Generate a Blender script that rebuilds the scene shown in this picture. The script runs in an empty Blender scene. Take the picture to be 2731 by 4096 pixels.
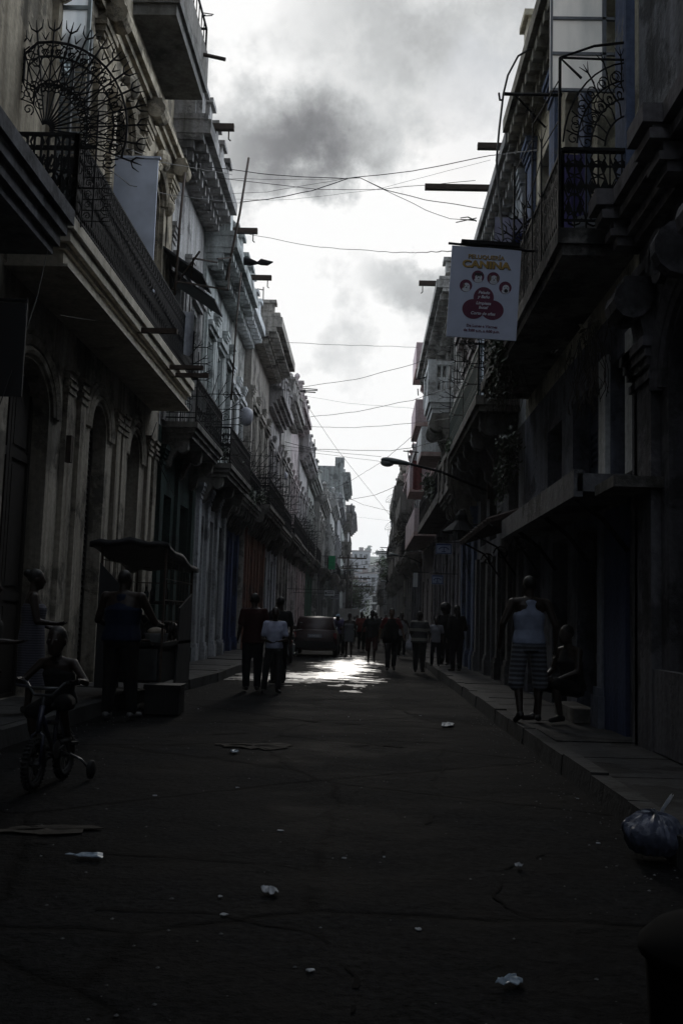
import bpy, bmesh, math, random
from mathutils import Vector, Matrix
from math import radians as rad, sin, cos, pi, sqrt

scene = bpy.context.scene
COL = scene.collection
rnd = random.Random(7)
HAZE = .00042

# ------------------------------------------------------------------ camera
F, CX, CY = 3982.0, 1365.5, 2048.0
CAM = Vector((0, 0, 1.35))
_d = Vector(((1455 - CX) / F, -(2480 - CY) / F, -1)).normalized()     # street direction in camera space
_ro = rad(1.7)
_u = Vector((sin(_ro), cos(_ro), 0)); _u.z = -(_u.x * _d.x + _u.y * _d.y) / _d.z; _u.normalize()
_x = _d.cross(_u)
RW = Matrix((_x, _d, _u))                                              # camera -> world
cam = bpy.data.cameras.new('camera'); cam.sensor_fit = 'VERTICAL'; cam.sensor_height = 36; cam.lens = 35.0
cam.clip_start = 0.05; cam.clip_end = 5000
camo = bpy.data.objects.new('camera', cam); COL.objects.link(camo)
camo.matrix_world = Matrix.Translation(CAM) @ RW.to_4x4()
scene.camera = camo

def at(px, py, X=None, Y=None, Z=None):
    """point of the photograph met with one real plane of the street"""
    r = RW @ Vector(((px - CX) / F, -(py - CY) / F, -1))
    if X is not None: t = (X - CAM.x) / r.x
    elif Y is not None: t = (Y - CAM.y) / r.y
    else: t = (Z - CAM.z) / r.z
    return CAM + r * t

def skydir(px, py):
    return (RW @ Vector(((px - CX) / F, -(py - CY) / F, -1))).normalized()

# ------------------------------------------------------------------ sky, sun, exposure
SUN_EL, SUN_AZ = rad(19), rad(-3)
sun_dir = Vector((sin(SUN_AZ) * cos(SUN_EL), cos(SUN_AZ) * cos(SUN_EL), sin(SUN_EL)))
w = bpy.data.worlds.new('World'); scene.world = w; w.use_nodes = True
nt = w.node_tree; N = nt.nodes; L = nt.links
for n in list(N): N.remove(n)

def nd(t, **k):
    n = N.new(t)
    for a, b in k.items(): setattr(n, a, b)
    return n
def val(x):
    return x if not isinstance(x, (int, float)) else None
def math_(op, a, b=None, clamp=False):
    n = nd('ShaderNodeMath', operation=op, use_clamp=clamp)
    for i, v in enumerate((a, b)):
        if v is None: continue
        if isinstance(v, (int, float)): n.inputs[i].default_value = v
        else: L.new(v, n.inputs[i])
    return n.outputs[0]
def vmath(op, a, b=None):
    n = nd('ShaderNodeVectorMath', operation=op)
    for i, v in enumerate((a, b)):
        if v is None: continue
        if isinstance(v, (tuple, Vector)): n.inputs[i].default_value = v
        else: L.new(v, n.inputs[i])
    return n
def smooth(x, a, b, c=0.0, d=1.0):
    n = nd('ShaderNodeMapRange', interpolation_type='SMOOTHSTEP')
    L.new(x, n.inputs[0])
    for i, v in enumerate((a, b, c, d)): n.inputs[i + 1].default_value = v
    return n.outputs[0]
tc = nd('ShaderNodeTexCoord'); D = vmath('NORMALIZE', tc.outputs['Generated']).outputs[0]
def noise(vec, scale, det=6, rough=.55, off=(0, 0, 0)):
    v = vmath('ADD', vec, off).outputs[0]
    n = nd('ShaderNodeTexNoise'); L.new(v, n.inputs['Vector'])
    n.inputs['Scale'].default_value = scale; n.inputs['Detail'].default_value = det; n.inputs['Roughness'].default_value = rough
    return n
nz = noise(D, 5.0, 7, .6)
nfine = noise(D, 15.0, 9, .62, (3, 1, 2))
warp = vmath('SUBTRACT', nz.outputs['Color'], (.5, .5, .5)).outputs[0]
warp2 = vmath('SUBTRACT', nfine.outputs['Color'], (.5, .5, .5)).outputs[0]
def blob(px, py, ax, az, r0, r1, wa=.14, wb=.10):
    c = skydir(px, py)
    v = vmath('SUBTRACT', D, tuple(c)).outputs[0]
    sc1 = vmath('SCALE', warp); sc1.inputs['Scale'].default_value = wa
    sc2 = vmath('SCALE', warp2); sc2.inputs['Scale'].default_value = wb
    v = vmath('ADD', v, sc1.outputs[0]).outputs[0]
    v = vmath('ADD', v, sc2.outputs[0]).outputs[0]
    v = vmath('MULTIPLY', v, (1 / ax, .5 / ax, 1 / az)).outputs[0]
    l = vmath('LENGTH', v).outputs['Value']
    return smooth(l, r0, r1, 1.0, 0.0)
dark = [(blob(1290, 590, .15, .05, .0, 1.15), .70),
        (blob(1150, 650, .10, .03, .0, 1.2), .35),
        (blob(1950, 160, .16, .085, .3, 1.3), .34),
        (blob(1420, 120, .12, .05, .3, 1.3), .14),
        (blob(1660, 1110, .06, .03, .15, 1.25), .42),
        (blob(820, 180, .05, .03, .2, 1.2), .12)]
acc = None
for b, wgt in dark:
    t = math_('MULTIPLY', b, wgt)
    acc = t if acc is None else math_('ADD', acc, t)
sepD = nd('ShaderNodeSeparateXYZ'); L.new(D, sepD.inputs[0])
# puffs of cloud: uneven brightness everywhere
puff = smooth(nz.outputs['Fac'], .36, .62, -.34, .10)
puff2 = smooth(nfine.outputs['Fac'], .36, .64, -.15, .12)
elev = smooth(sepD.outputs['Z'], .10, .62, 1.24, 1.06)
lum = math_('ADD', math_('ADD', elev, math_('MULTIPLY', puff, smooth(sepD.outputs['Z'], .05, .3, .8, 1.0))), puff2)
lum = math_('MULTIPLY', lum, math_('POWER', 2.718, math_('MULTIPLY', acc, -1.7)))
ramp = nd('ShaderNodeValToRGB'); L.new(lum, ramp.inputs[0])
cr = ramp.color_ramp; cr.elements[0].position = 0; cr.elements[0].color = (.0, .0, .0, 1)
cr.elements[1].position = 1; cr.elements[1].color = (1, .995, .985, 1)
e = cr.elements.new(.2); e.color = (.205, .205, .21, 1)
e = cr.elements.new(.6); e.color = (.60, .61, .61, 1)
sky = nd('ShaderNodeTexSky', sky_type='NISHITA', sun_disc=False, sun_elevation=SUN_EL, sun_rotation=SUN_AZ)
skyb = nd('ShaderNodeMixRGB', blend_type='MULTIPLY'); skyb.inputs[0].default_value = 1
L.new(sky.outputs[0], skyb.inputs[1]); skyb.inputs[2].default_value = (.085, .085, .085, 1)
gap = math_('ADD', blob(1960, 560, .05, .09, .2, 1.2), math_('MULTIPLY', blob(2010, 300, .05, .06, .2, 1.2), .7), True)
gap = math_('MULTIPLY', gap, .38)
mix = nd('ShaderNodeMixRGB'); L.new(gap, mix.inputs[0]); L.new(ramp.outputs[0], mix.inputs[1])
gapc = nd('ShaderNodeMixRGB'); gapc.inputs[0].default_value = .5; L.new(skyb.outputs[0], gapc.inputs[1]); gapc.inputs[2].default_value = (.50, .58, .68, 1)
L.new(gapc.outputs[0], mix.inputs[2])
# unseen side sky boosted above sky ahead to light facades; dimmed overhead and behind
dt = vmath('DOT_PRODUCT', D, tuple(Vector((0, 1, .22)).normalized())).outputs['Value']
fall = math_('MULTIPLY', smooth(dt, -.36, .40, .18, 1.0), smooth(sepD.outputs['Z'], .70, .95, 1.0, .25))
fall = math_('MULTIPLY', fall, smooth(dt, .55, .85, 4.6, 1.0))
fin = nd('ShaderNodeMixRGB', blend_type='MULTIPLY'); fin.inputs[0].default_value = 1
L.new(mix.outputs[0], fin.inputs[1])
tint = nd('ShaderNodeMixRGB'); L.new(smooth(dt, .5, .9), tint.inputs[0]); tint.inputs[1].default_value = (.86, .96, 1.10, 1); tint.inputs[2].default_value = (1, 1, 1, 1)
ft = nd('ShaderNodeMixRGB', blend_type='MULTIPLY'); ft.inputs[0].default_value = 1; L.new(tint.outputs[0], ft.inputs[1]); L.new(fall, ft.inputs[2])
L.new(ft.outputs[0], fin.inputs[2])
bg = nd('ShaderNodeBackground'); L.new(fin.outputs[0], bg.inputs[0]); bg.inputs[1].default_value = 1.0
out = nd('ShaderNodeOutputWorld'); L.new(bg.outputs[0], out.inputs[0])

sl = bpy.data.lights.new('sun', 'SUN'); sl.energy = 0.5; sl.angle = rad(14); sl.color = (1, .95, .88)
so = bpy.data.objects.new('sun', sl); COL.objects.link(so); so.rotation_euler = (-sun_dir).to_track_quat('-Z', 'Y').to_euler()
so.location = sun_dir * 200

vs = scene.view_settings
vs.view_transform = 'Standard'; vs.look = 'None'; vs.exposure = 0.0; vs.gamma = 1.0; vs.use_curve_mapping = False
scene.render.engine = 'CYCLES'
scene.cycles.use_denoising = True
scene.cycles.max_bounces = 6; scene.cycles.diffuse_bounces = 3; scene.cycles.glossy_bounces = 3
scene.cycles.transmission_bounces = 4; scene.cycles.volume_bounces = 0; scene.cycles.transparent_max_bounces = 6

# ------------------------------------------------------------------ helpers
def label(o, lab=None, cat=None, group=None, kind=None):
    if lab: o['label'] = lab
    if cat: o['category'] = cat
    if group: o['group'] = group
    if kind: o['kind'] = kind
    return o
def thing(name, lab, cat, loc=(0, 0, 0), rz=0, group=None):
    o = bpy.data.objects.new(name, None); COL.objects.link(o); o.empty_display_size = .2
    o.location = loc; o.rotation_euler = (0, 0, rz)
    return label(o, lab, cat, group)

class MB:
    """collects faces, then links them as ONE mesh object"""
    def __init__(s): s.v = []; s.f = []; s.m = []
    def poly(s, pts, mi=0):
        b = len(s.v); s.v += [tuple(p) for p in pts]; s.f.append(tuple(range(b, b + len(pts)))); s.m.append(mi)
    def hexa(s, p, mi=0):
        b = len(s.v); s.v += [tuple(q) for q in p]
        for f in ((0, 3, 2, 1), (4, 5, 6, 7), (0, 1, 5, 4), (1, 2, 6, 5), (2, 3, 7, 6), (3, 0, 4, 7)):
            s.f.append(tuple(b + i for i in f)); s.m.append(mi)
    def box(s, x0, x1, y0, y1, z0, z1, mi=0):
        s.hexa([(x0, y0, z0), (x1, y0, z0), (x1, y1, z0), (x0, y1, z0), (x0, y0, z1), (x1, y0, z1), (x1, y1, z1), (x0, y1, z1)], mi)
    def tube(s, pts, r, n=5, mi=0, closed=False, cap=True):
        pts = [Vector(p) for p in pts]; k = len(pts)
        rs = r if isinstance(r, (list, tuple)) else [r] * k
        b = len(s.v); up = None
        for i, p in enumerate(pts):
            a = pts[(i - 1) % k] if (closed or i > 0) else p
            c = pts[(i + 1) % k] if (closed or i < k - 1) else p
            t = (c - a)
            t = t.normalized() if t.length > 1e-9 else Vector((0, 0, 1))
            if up is None:
                up = Vector((0, 0, 1)) if abs(t.z) < .9 else Vector((1, 0, 0))
            sd = t.cross(up)
            if sd.length < 1e-6: sd = t.orthogonal()
            sd.normalize(); up = sd.cross(t).normalized()
            for j in range(n):
                q = 2 * pi * (j + .5) / n
                s.v.append(tuple(p + (sd * cos(q) + up * sin(q)) * rs[i]))
        for i in range(k if closed else k - 1):
            i2 = (i + 1) % k
            for j in range(n):
                j2 = (j + 1) % n
                s.f.append((b + i * n + j, b + i * n + j2, b + i2 * n + j2, b + i2 * n + j)); s.m.append(mi)
        if cap and not closed:
            s.f.append(tuple(b + j for j in reversed(range(n)))); s.m.append(mi)
            s.f.append(tuple(b + (k - 1) * n + j for j in range(n))); s.m.append(mi)
    def bar(s, a, b, r, mi=0): s.tube([a, b], r, 4, mi)
    def loft(s, rings, mi=0, cap=True):
        b = len(s.v); n = len(rings[0])
        for g in rings: s.v += [tuple(p) for p in g]
        for i in range(len(rings) - 1):
            for j in range(n):
                j2 = (j + 1) % n
                s.f.append((b + i * n + j, b + i * n + j2, b + (i + 1) * n + j2, b + (i + 1) * n + j)); s.m.append(mi)
        if cap:
            s.f.append(tuple(b + j for j in reversed(range(n)))); s.m.append(mi)
            s.f.append(tuple(b + (len(rings) - 1) * n + j for j in range(n))); s.m.append(mi)
    def lathe(s, c, prof, n=12, mi=0, axis='z'):
        c = Vector(c); rings = []
        for r, z in prof:
            g = []
            for j in range(n):
                q = 2 * pi * j / n
                o = {'z': Vector((r * cos(q), r * sin(q), z)), 'x': Vector((z, r * cos(q), r * sin(q))), 'y': Vector((r * sin(q), z, r * cos(q)))}[axis]
                g.append(c + o)
            rings.append(g)
        s.loft(rings, mi)
    def ball(s, c, rx, ry=None, rz=None, n=10, m=7, mi=0, jit=0):
        ry = ry or rx; rz = rz or rx; c = Vector(c); rings = []
        for i in range(m + 1):
            a = -pi / 2 + pi * i / m; k = max(cos(a), .02); g = []
            for j in range(n):
                q = 2 * pi * j / n; h = 1 + (rnd.uniform(-jit, jit) if jit else 0)
                g.append(c + Vector((rx * k * cos(q) * h, ry * k * sin(q) * h, rz * sin(a) * h)))
            rings.append(g)
        s.loft(rings, mi)
    def build(s, name, mats, parent=None, smooth=False, lab=None, local=False):
        me = bpy.data.meshes.new(name)
        off = Vector((0, 0, 0))
        if parent is not None and not local:
            q = parent
            while q is not None: off += q.location; q = q.parent
        me.from_pydata([tuple(Vector(p) - off) for p in s.v], [], s.f)
        for mm in (mats if isinstance(mats, (list, tuple)) else [mats]): me.materials.append(mm)
        if any(s.m): me.polygons.foreach_set('material_index', s.m)
        if smooth: me.polygons.foreach_set('use_smooth', [True] * len(s.f))
        me.update(); me.validate()
        bm = bmesh.new(); bm.from_mesh(me); bmesh.ops.recalc_face_normals(bm, faces=bm.faces); bm.to_mesh(me); bm.free()
        o = bpy.data.objects.new(name, me); COL.objects.link(o)
        if parent is not None: o.parent = parent
        if lab: o['label'] = lab
        return o

# ------------------------------------------------------------------ materials
MATS = {}
def newmat(name):
    m = bpy.data.materials.new(name); m.use_nodes = True
    return m, m.node_tree.nodes, m.node_tree.links, m.node_tree.nodes['Principled BSDF']
def plain(name, rgb, rough=.7, metal=0, var=.25, scale=6, bump=0.0, spec=.3, trans=0):
    key = ('p', name)
    if key in MATS: return MATS[key]
    m, n, l, p = newmat(name)
    t = n.new('ShaderNodeTexCoord'); z = n.new('ShaderNodeTexNoise'); l.new(t.outputs['Object'], z.inputs['Vector'])
    z.inputs['Scale'].default_value = scale; z.inputs['Detail'].default_value = 5
    c = n.new('ShaderNodeValToRGB'); l.new(z.outputs['Fac'], c.inputs[0])
    c.color_ramp.elements[0].position = .3; c.color_ramp.elements[1].position = .72
    c.color_ramp.elements[0].color = (*[x * (1 - var) for x in rgb], 1); c.color_ramp.elements[1].color = (*[min(1, x * (1 + var * .5)) for x in rgb], 1)
    l.new(c.outputs[0], p.inputs['Base Color'])
    p.inputs['Roughness'].default_value = rough; p.inputs['Metallic'].default_value = metal; p.inputs['Specular IOR Level'].default_value = spec
    if bump:
        b = n.new('ShaderNodeBump'); b.inputs['Strength'].default_value = bump; b.inputs['Distance'].default_value = .02
        l.new(z.outputs['Fac'], b.inputs['Height']); l.new(b.outputs[0], p.inputs['Normal'])
    if trans: p.inputs['Transmission Weight'].default_value = trans
    MATS[key] = m
    return m
def stucco(name, rgb, under=None, peel=.42, stain=.6, seed=0, rough=.92):
    """painted plaster: soot streaks running down, flaked patches showing an older coat"""
    key = ('s', name)
    if key in MATS: return MATS[key]
    under = under or tuple(x * .38 + .02 for x in rgb)
    m, n, l, p = newmat(name)
    t = n.new('ShaderNodeTexCoord'); mp = n.new('ShaderNodeMapping'); l.new(t.outputs['Object'], mp.inputs[0])
    mp.inputs['Location'].default_value = (seed * 3.1, seed * 1.7, seed * .9)
    z1 = n.new('ShaderNodeTexNoise'); l.new(mp.outputs[0], z1.inputs['Vector']); z1.inputs['Scale'].default_value = .9; z1.inputs['Detail'].default_value = 9; z1.inputs['Roughness'].default_value = .68
    st = n.new('ShaderNodeMapping'); l.new(mp.outputs[0], st.inputs[0]); st.inputs['Scale'].default_value = (2.6, 2.6, .16)
    z2 = n.new('ShaderNodeTexNoise'); l.new(st.outputs[0], z2.inputs['Vector']); z2.inputs['Scale'].default_value = 1.6; z2.inputs['Detail'].default_value = 6; z2.inputs['Roughness'].default_value = .6
    z3 = n.new('ShaderNodeTexNoise'); l.new(mp.outputs[0], z3.inputs['Vector']); z3.inputs['Scale'].default_value = 14; z3.inputs['Detail'].default_value = 4
    r1 = n.new('ShaderNodeValToRGB'); l.new(z1.outputs['Fac'], r1.inputs[0])
    r1.color_ramp.elements[0].position = peel - .04; r1.color_ramp.elements[0].color = (0, 0, 0, 1)
    r1.color_ramp.elements[1].position = peel + .03; r1.color_ramp.elements[1].color = (1, 1, 1, 1)
    a = n.new('ShaderNodeMixRGB'); l.new(r1.outputs[0], a.inputs[0]); a.inputs[1].default_value = (*under, 1); a.inputs[2].default_value = (*rgb, 1)
    r2 = n.new('ShaderNodeValToRGB'); l.new(z2.outputs['Fac'], r2.inputs[0])
    r2.color_ramp.elements[0].position = .30; r2.color_ramp.elements[1].position = .66
    k = 1 - stain
    r2.color_ramp.elements[0].color = (k, k * .97, k * .92, 1); r2.color_ramp.elements[1].color = (1, 1, 1, 1)
    b = n.new('ShaderNodeMixRGB'); b.blend_type = 'MULTIPLY'; b.inputs[0].default_value = 1; l.new(a.outputs[0], b.inputs[1]); l.new(r2.outputs[0], b.inputs[2])
    r3 = n.new('ShaderNodeValToRGB'); l.new(z3.outputs['Fac'], r3.inputs[0]); r3.color_ramp.elements[0].color = (.72, .72, .72, 1); r3.color_ramp.elements[0].position = .3; r3.color_ramp.elements[1].position = .65
    c = n.new('ShaderNodeMixRGB'); c.blend_type = 'MULTIPLY'; c.inputs[0].default_value = 1; l.new(b.outputs[0], c.inputs[1]); l.new(r3.outputs[0], c.inputs[2])
    l.new(c.outputs[0], p.inputs['Base Color']); p.inputs['Roughness'].default_value = rough; p.inputs['Specular IOR Level'].default_value = .1
    bu = n.new('ShaderNodeBump'); bu.inputs['Strength'].default_value = .5; bu.inputs['Distance'].default_value = .02
    ad = n.new('ShaderNodeMath'); ad.operation = 'ADD'; l.new(r1.outputs[0], ad.inputs[0]); l.new(z3.outputs['Fac'], ad.inputs[1])
    l.new(ad.outputs[0], bu.inputs['Height']); l.new(bu.outputs[0], p.inputs['Normal'])
    MATS[key] = m
    return m
IRON = plain('wrought_iron', (.008, .008, .009), .7, .0, .3, 20, 0, .12)
RUST = plain('rusty_steel', (.045, .03, .022), .7, .2, .4, 15)
DARKWOOD = plain('dark_wood', (.022, .018, .015), .65, 0, .4, 8)
GREENWOOD = plain('green_door_paint', (.02, .034, .03), .6, 0, .35, 8)
BLUEWOOD = plain('blue_door_paint', (.022, .035, .075), .6, 0, .35, 8)
BROWNWOOD = plain('brown_door_paint', (.05, .026, .018), .65, 0, .35, 8)
GREYWOOD = plain('grey_shutter_paint', (.10, .11, .11), .65, 0, .35, 8)
PALEWOOD = plain('pale_shutter_paint', (.30, .34, .34), .6, 0, .3, 8)
VOID = plain('dark_interior', (.006, .006, .006), .9, 0, .2, 2)
WHITEPAINT = plain('white_paint', (.55, .56, .57), .55, 0, .25, 5)
CONC = stucco('weathered_concrete', (.20, .19, .175), (.10, .095, .09), .45, .55, 3)
STONE = stucco('grey_stone', (.24, .23, .21), (.12, .115, .105), .46, .6, 5)
WIRE = plain('black_cable', (.01, .01, .01), .6, 0, .1, 3)
ALU = plain('dull_aluminium', (.25, .26, .27), .4, .7, .2, 8)
PLASTER_W = stucco('white_stucco', (.72, .74, .75), (.36, .36, .35), .38, .45, 8)
def glassmat():
    m, n, l, p = newmat('window_glass')
    p.inputs['Base Color'].default_value = (.02, .025, .03, 1); p.inputs['Roughness'].default_value = .08; p.inputs['Specular IOR Level'].default_value = .6
    z = n.new('ShaderNodeTexNoise'); z.inputs['Scale'].default_value = 2
    b = n.new('ShaderNodeBump'); b.inputs['Strength'].default_value = .08; l.new(z.outputs['Fac'], b.inputs['Height']); l.new(b.outputs[0], p.inputs['Normal'])
    return m
GLASS = glassmat()
def frostmat():
    m, n, l, p = newmat('frosted_glass')
    n.remove(p); o = n['Material Output']
    tr = n.new('ShaderNodeBsdfTranslucent'); tr.inputs[0].default_value = (.9, .92, .93, 1)
    df = n.new('ShaderNodeBsdfDiffuse'); df.inputs[0].default_value = (.5, .52, .54, 1)
    z = n.new('ShaderNodeTexNoise'); z.inputs['Scale'].default_value = 2.2; z.inputs['Detail'].default_value = 5
    r = n.new('ShaderNodeValToRGB'); l.new(z.outputs['Fac'], r.inputs[0]); r.color_ramp.elements[0].position = .35; r.color_ramp.elements[0].color = (.68, .72, .74, 1); r.color_ramp.elements[1].position = .6; r.color_ramp.elements[1].color = (.93, .95, .96, 1)
    l.new(r.outputs[0], tr.inputs[0])
    mx = n.new('ShaderNodeMixShader'); mx.inputs[0].default_value = .12; l.new(tr.outputs[0], mx.inputs[1]); l.new(df.outputs[0], mx.inputs[2]); l.new(mx.outputs[0], o.inputs[0])
    return m
FROST = frostmat()

# ------------------------------------------------------------------ ground
def asphalt():
    m, n, l, p = newmat('worn_asphalt')
    t = n.new('ShaderNodeTexCoord')
    z1 = n.new('ShaderNodeTexNoise'); l.new(t.outputs['Object'], z1.inputs['Vector']); z1.inputs['Scale'].default_value = .8; z1.inputs['Detail'].default_value = 8; z1.inputs['Roughness'].default_value = .62
    z2 = n.new('ShaderNodeTexNoise'); l.new(t.outputs['Object'], z2.inputs['Vector']); z2.inputs['Scale'].default_value = 24; z2.inputs['Detail'].default_value = 5; z2.inputs['Roughness'].default_value = .7
    z4 = n.new('ShaderNodeTexNoise'); l.new(t.outputs['Object'], z4.inputs['Vector']); z4.inputs['Scale'].default_value = 2.6; z4.inputs['Detail'].default_value = 6
    wv = n.new('ShaderNodeMixRGB'); wv.inputs[0].default_value = .16; l.new(t.outputs['Object'], wv.inputs[1]); l.new(z4.outputs['Color'], wv.inputs[2])
    vo = n.new('ShaderNodeTexVoronoi'); vo.feature = 'DISTANCE_TO_EDGE'; l.new(wv.outputs[0], vo.inputs['Vector']); vo.inputs['Scale'].default_value = .42
    cr = n.new('ShaderNodeValToRGB'); l.new(vo.outputs['Distance'], cr.inputs[0]); cr.color_ramp.elements[0].position = .0; cr.color_ramp.elements[0].color = (.25, .25, .25, 1); cr.color_ramp.elements[1].position = .018; cr.color_ramp.elements[1].color = (1, 1, 1, 1)
    a = n.new('ShaderNodeValToRGB'); l.new(z1.outputs['Fac'], a.inputs[0])
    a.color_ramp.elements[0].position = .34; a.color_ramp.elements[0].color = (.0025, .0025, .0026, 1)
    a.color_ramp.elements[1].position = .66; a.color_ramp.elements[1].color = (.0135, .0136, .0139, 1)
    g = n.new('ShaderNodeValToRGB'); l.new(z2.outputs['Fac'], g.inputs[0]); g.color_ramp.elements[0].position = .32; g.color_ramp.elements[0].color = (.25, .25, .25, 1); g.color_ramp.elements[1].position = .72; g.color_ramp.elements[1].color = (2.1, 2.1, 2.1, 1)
    b = n.new('ShaderNodeMixRGB'); b.blend_type = 'MULTIPLY'; b.inputs[0].default_value = 1; l.new(a.outputs[0], b.inputs[1]); l.new(g.outputs[0], b.inputs[2])
    c = n.new('ShaderNodeMixRGB'); c.blend_type = 'MULTIPLY'; c.inputs[0].default_value = 1; l.new(b.outputs[0], c.inputs[1]); l.new(cr.outputs[0], c.inputs[2])
    l.new(c.outputs[0], p.inputs['Base Color'])
    rr = n.new('ShaderNodeMapRange'); l.new(z1.outputs['Fac'], rr.inputs[0]); rr.inputs[1].default_value = .3; rr.inputs[2].default_value = .7; rr.inputs[3].default_value = .72; rr.inputs[4].default_value = .95
    l.new(rr.outputs[0], p.inputs['Roughness']); p.inputs['Specular IOR Level'].default_value = .022
    ad = n.new('ShaderNodeMath'); ad.operation = 'MULTIPLY_ADD'; l.new(cr.outputs[0], ad.inputs[0]); ad.inputs[1].default_value = .8; l.new(z2.outputs['Fac'], ad.inputs[2])
    ad2 = n.new('ShaderNodeMath'); ad2.operation = 'MULTIPLY_ADD'; l.new(z4.outputs['Fac'], ad2.inputs[0]); ad2.inputs[1].default_value = 3.0; l.new(ad.outputs[0], ad2.inputs[2])
    bu = n.new('ShaderNodeBump'); bu.inputs['Strength'].default_value = .9; bu.inputs['Distance'].default_value = .022; l.new(ad2.outputs[0], bu.inputs['Height']); l.new(bu.outputs[0], p.inputs['Normal'])
    return m
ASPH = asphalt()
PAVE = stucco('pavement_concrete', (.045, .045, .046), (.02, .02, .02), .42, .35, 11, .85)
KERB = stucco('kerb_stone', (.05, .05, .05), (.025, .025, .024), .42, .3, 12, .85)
EARTH = plain('earth', (.05, .05, .04), .95, 0, .4, .05)

g = MB(); g.poly([(-1500, -200, -.3), (1500, -200, -.3), (1500, 2500, -.3), (-1500, 2500, -.3)]); label(g.build('ground', EARTH), kind='structure')
g = MB()
nx, ny = 26, 130
def roadz(x, y): return .03 * (1 - min(1, abs(x + .8) / 2.9)) + .007 * sin(x * 2.1 + y * .9) * sin(y * .37 + x) - .03
b0 = 0
ys = [-44 + (j / ny) ** 1.5 * 344 for j in range(ny + 1)]
for j in range(ny + 1):
    for i in range(nx + 1):
        x = -6.5 + i * (4.2 + 6.5) / nx
        g.v.append((x, ys[j], roadz(x, ys[j])))
for j in range(ny):
    for i in range(nx):
        a = j * (nx + 1) + i
        g.f.append((a, a + 1, a + nx + 2, a + nx + 1)); g.m.append(0)
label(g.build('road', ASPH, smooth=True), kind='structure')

def sidewalk(name, edge, wallx, y0, y1, side):
    """kerb stones and slabs as one raised strip following the points of edge [(x, y)]"""
    s = MB(); k = MB(); hi = .16
    for (xa, ya), (xb, yb) in zip(edge, edge[1:]):
        n = max(1, int((yb - ya) / 1.15))
        for i in range(n):
            t0, t1 = i / n, (i + 1) / n
            p0 = Vector((xa + (xb - xa) * t0, ya + (yb - ya) * t0, 0)); p1 = Vector((xa + (xb - xa) * t1, ya + (yb - ya) * t1, 0))
            dz = rnd.uniform(-.012, .012); dx = rnd.uniform(-.012, .012); gp = .012
            in0 = p0.x + side * .17; in1 = p1.x + side * .17
            k.hexa([(p0.x + dx, p0.y + gp, -.08), (in0, p0.y + gp, -.08), (in1, p1.y - gp, -.08), (p1.x + dx, p1.y - gp, -.08),
                    (p0.x + dx + side * .02, p0.y + gp, hi + dz), (in0, p0.y + gp, hi + dz), (in1, p1.y - gp, hi + dz), (p1.x + dx + side * .02, p1.y - gp, hi + dz)])
            dz2 = rnd.uniform(-.012, .008)
            s.hexa([(in0 + side * .012, p0.y + .006, -.08), (wallx, p0.y + .006, -.08), (wallx, p1.y - .006, -.08), (in1 + side * .012, p1.y - .006, -.08),
                    (in0 + side * .012, p0.y + .006, hi - .012 + dz2), (wallx, p0.y + .006, hi - .005 + dz2), (wallx, p1.y - .006, hi - .005 + dz2), (in1 + side * .012, p1.y - .006, hi - .012 + dz2)])
    label(k.build('kerb', KERB), kind='structure')
    label(s.build('sidewalk', PAVE), kind='structure')
sidewalk('r', [(1.88, -44), (1.86, 13), (1.87, 30), (1.95, 60), (2.0, 200)], 3.05, 0, 0, 1)
sidewalk('l', [(-3.65, -44), (-3.55, 10), (-3.45, 15), (-3.0, 21), (-2.95, 60), (-2.6, 95), (-2.2, 200)], -4.75, 0, 0, -1)

# tarred seams and cracks running over the asphalt
TAR = plain('road_tar', (.0022, .0022, .0023), .9, 0, .3, 12, 0, .03)
def seam(pts, w0):
    mb = MB(); P_ = []
    for (xa, ya), (xb, yb) in zip(pts, pts[1:]):
        n = max(4, int(math.hypot(xb - xa, yb - ya) / .07))
        for i in range(n):
            t = i / n; x, y = xa + (xb - xa) * t, ya + (yb - ya) * t; q = Vector((x * 2.2, y * 2.2, w0 * 50))
            P_.append((x + .10 * noise3(q) + .03 * noise3(q * 5), y + .10 * noise3(q + Vector((9, 3, 1))) + .03 * noise3(q * 5 + Vector((4, 0, 0))), w0 * (.2 + 1.3 * abs(noise3(q * 2.3)) + .5 * abs(noise3(q * 9)))))
    for (x, y, a), (x2, y2, b) in zip(P_, P_[1:]):
        d = Vector((x2 - x, y2 - y, 0)); 
        if d.length < 1e-6 or noise3(Vector((x * 3.1, y * 3.1, 4.4))) < -.12: continue
        d.normalize(); s_ = Vector((-d.y, d.x, 0)); z, z2 = roadz(x, y) + .004, roadz(x2, y2) + .004
        mb.poly([(x - s_.x * a, y - s_.y * a, z), (x + s_.x * a, y + s_.y * a, z), (x2 + s_.x * b, y2 + s_.y * b, z2), (x2 - s_.x * b, y2 - s_.y * b, z2)])
    label(mb.build('road_crack', TAR), kind='structure')
from mathutils import noise as mn_
noise3 = mn_.noise
def gp(*q): return [(lambda p: (p.x, p.y))(at(x, y, Z=0)) for x, y in q]
seam(gp((880, 2872), (1180, 2880), (1420, 2898), (1700, 2905), (1830, 2912)), .06)
seam(gp((700, 2935), (1000, 2930), (1300, 2945), (1800, 2968)), .03)
seam(gp((1760, 2990), (1745, 3130), (1730, 3230), (1640, 3340), (1480, 3420)), .026)
seam(gp((0, 3350), (420, 3410), (900, 3440), (1280, 3480), (1340, 3510)), .012)
seam(gp((380, 3640), (900, 3650), (1200, 3720), (1350, 3780), (1390, 3900), (1380, 4080)), .016)
seam(gp((2200, 3400), (2060, 3480), (1960, 3560), (2080, 3640), (2200, 3660)), .009)
seam(gp((1540, 2790), (1640, 2850), (1720, 2880)), .025)
seam(gp((1400, 2984), (1500, 2978), (1640, 2990)), .07)
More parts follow.
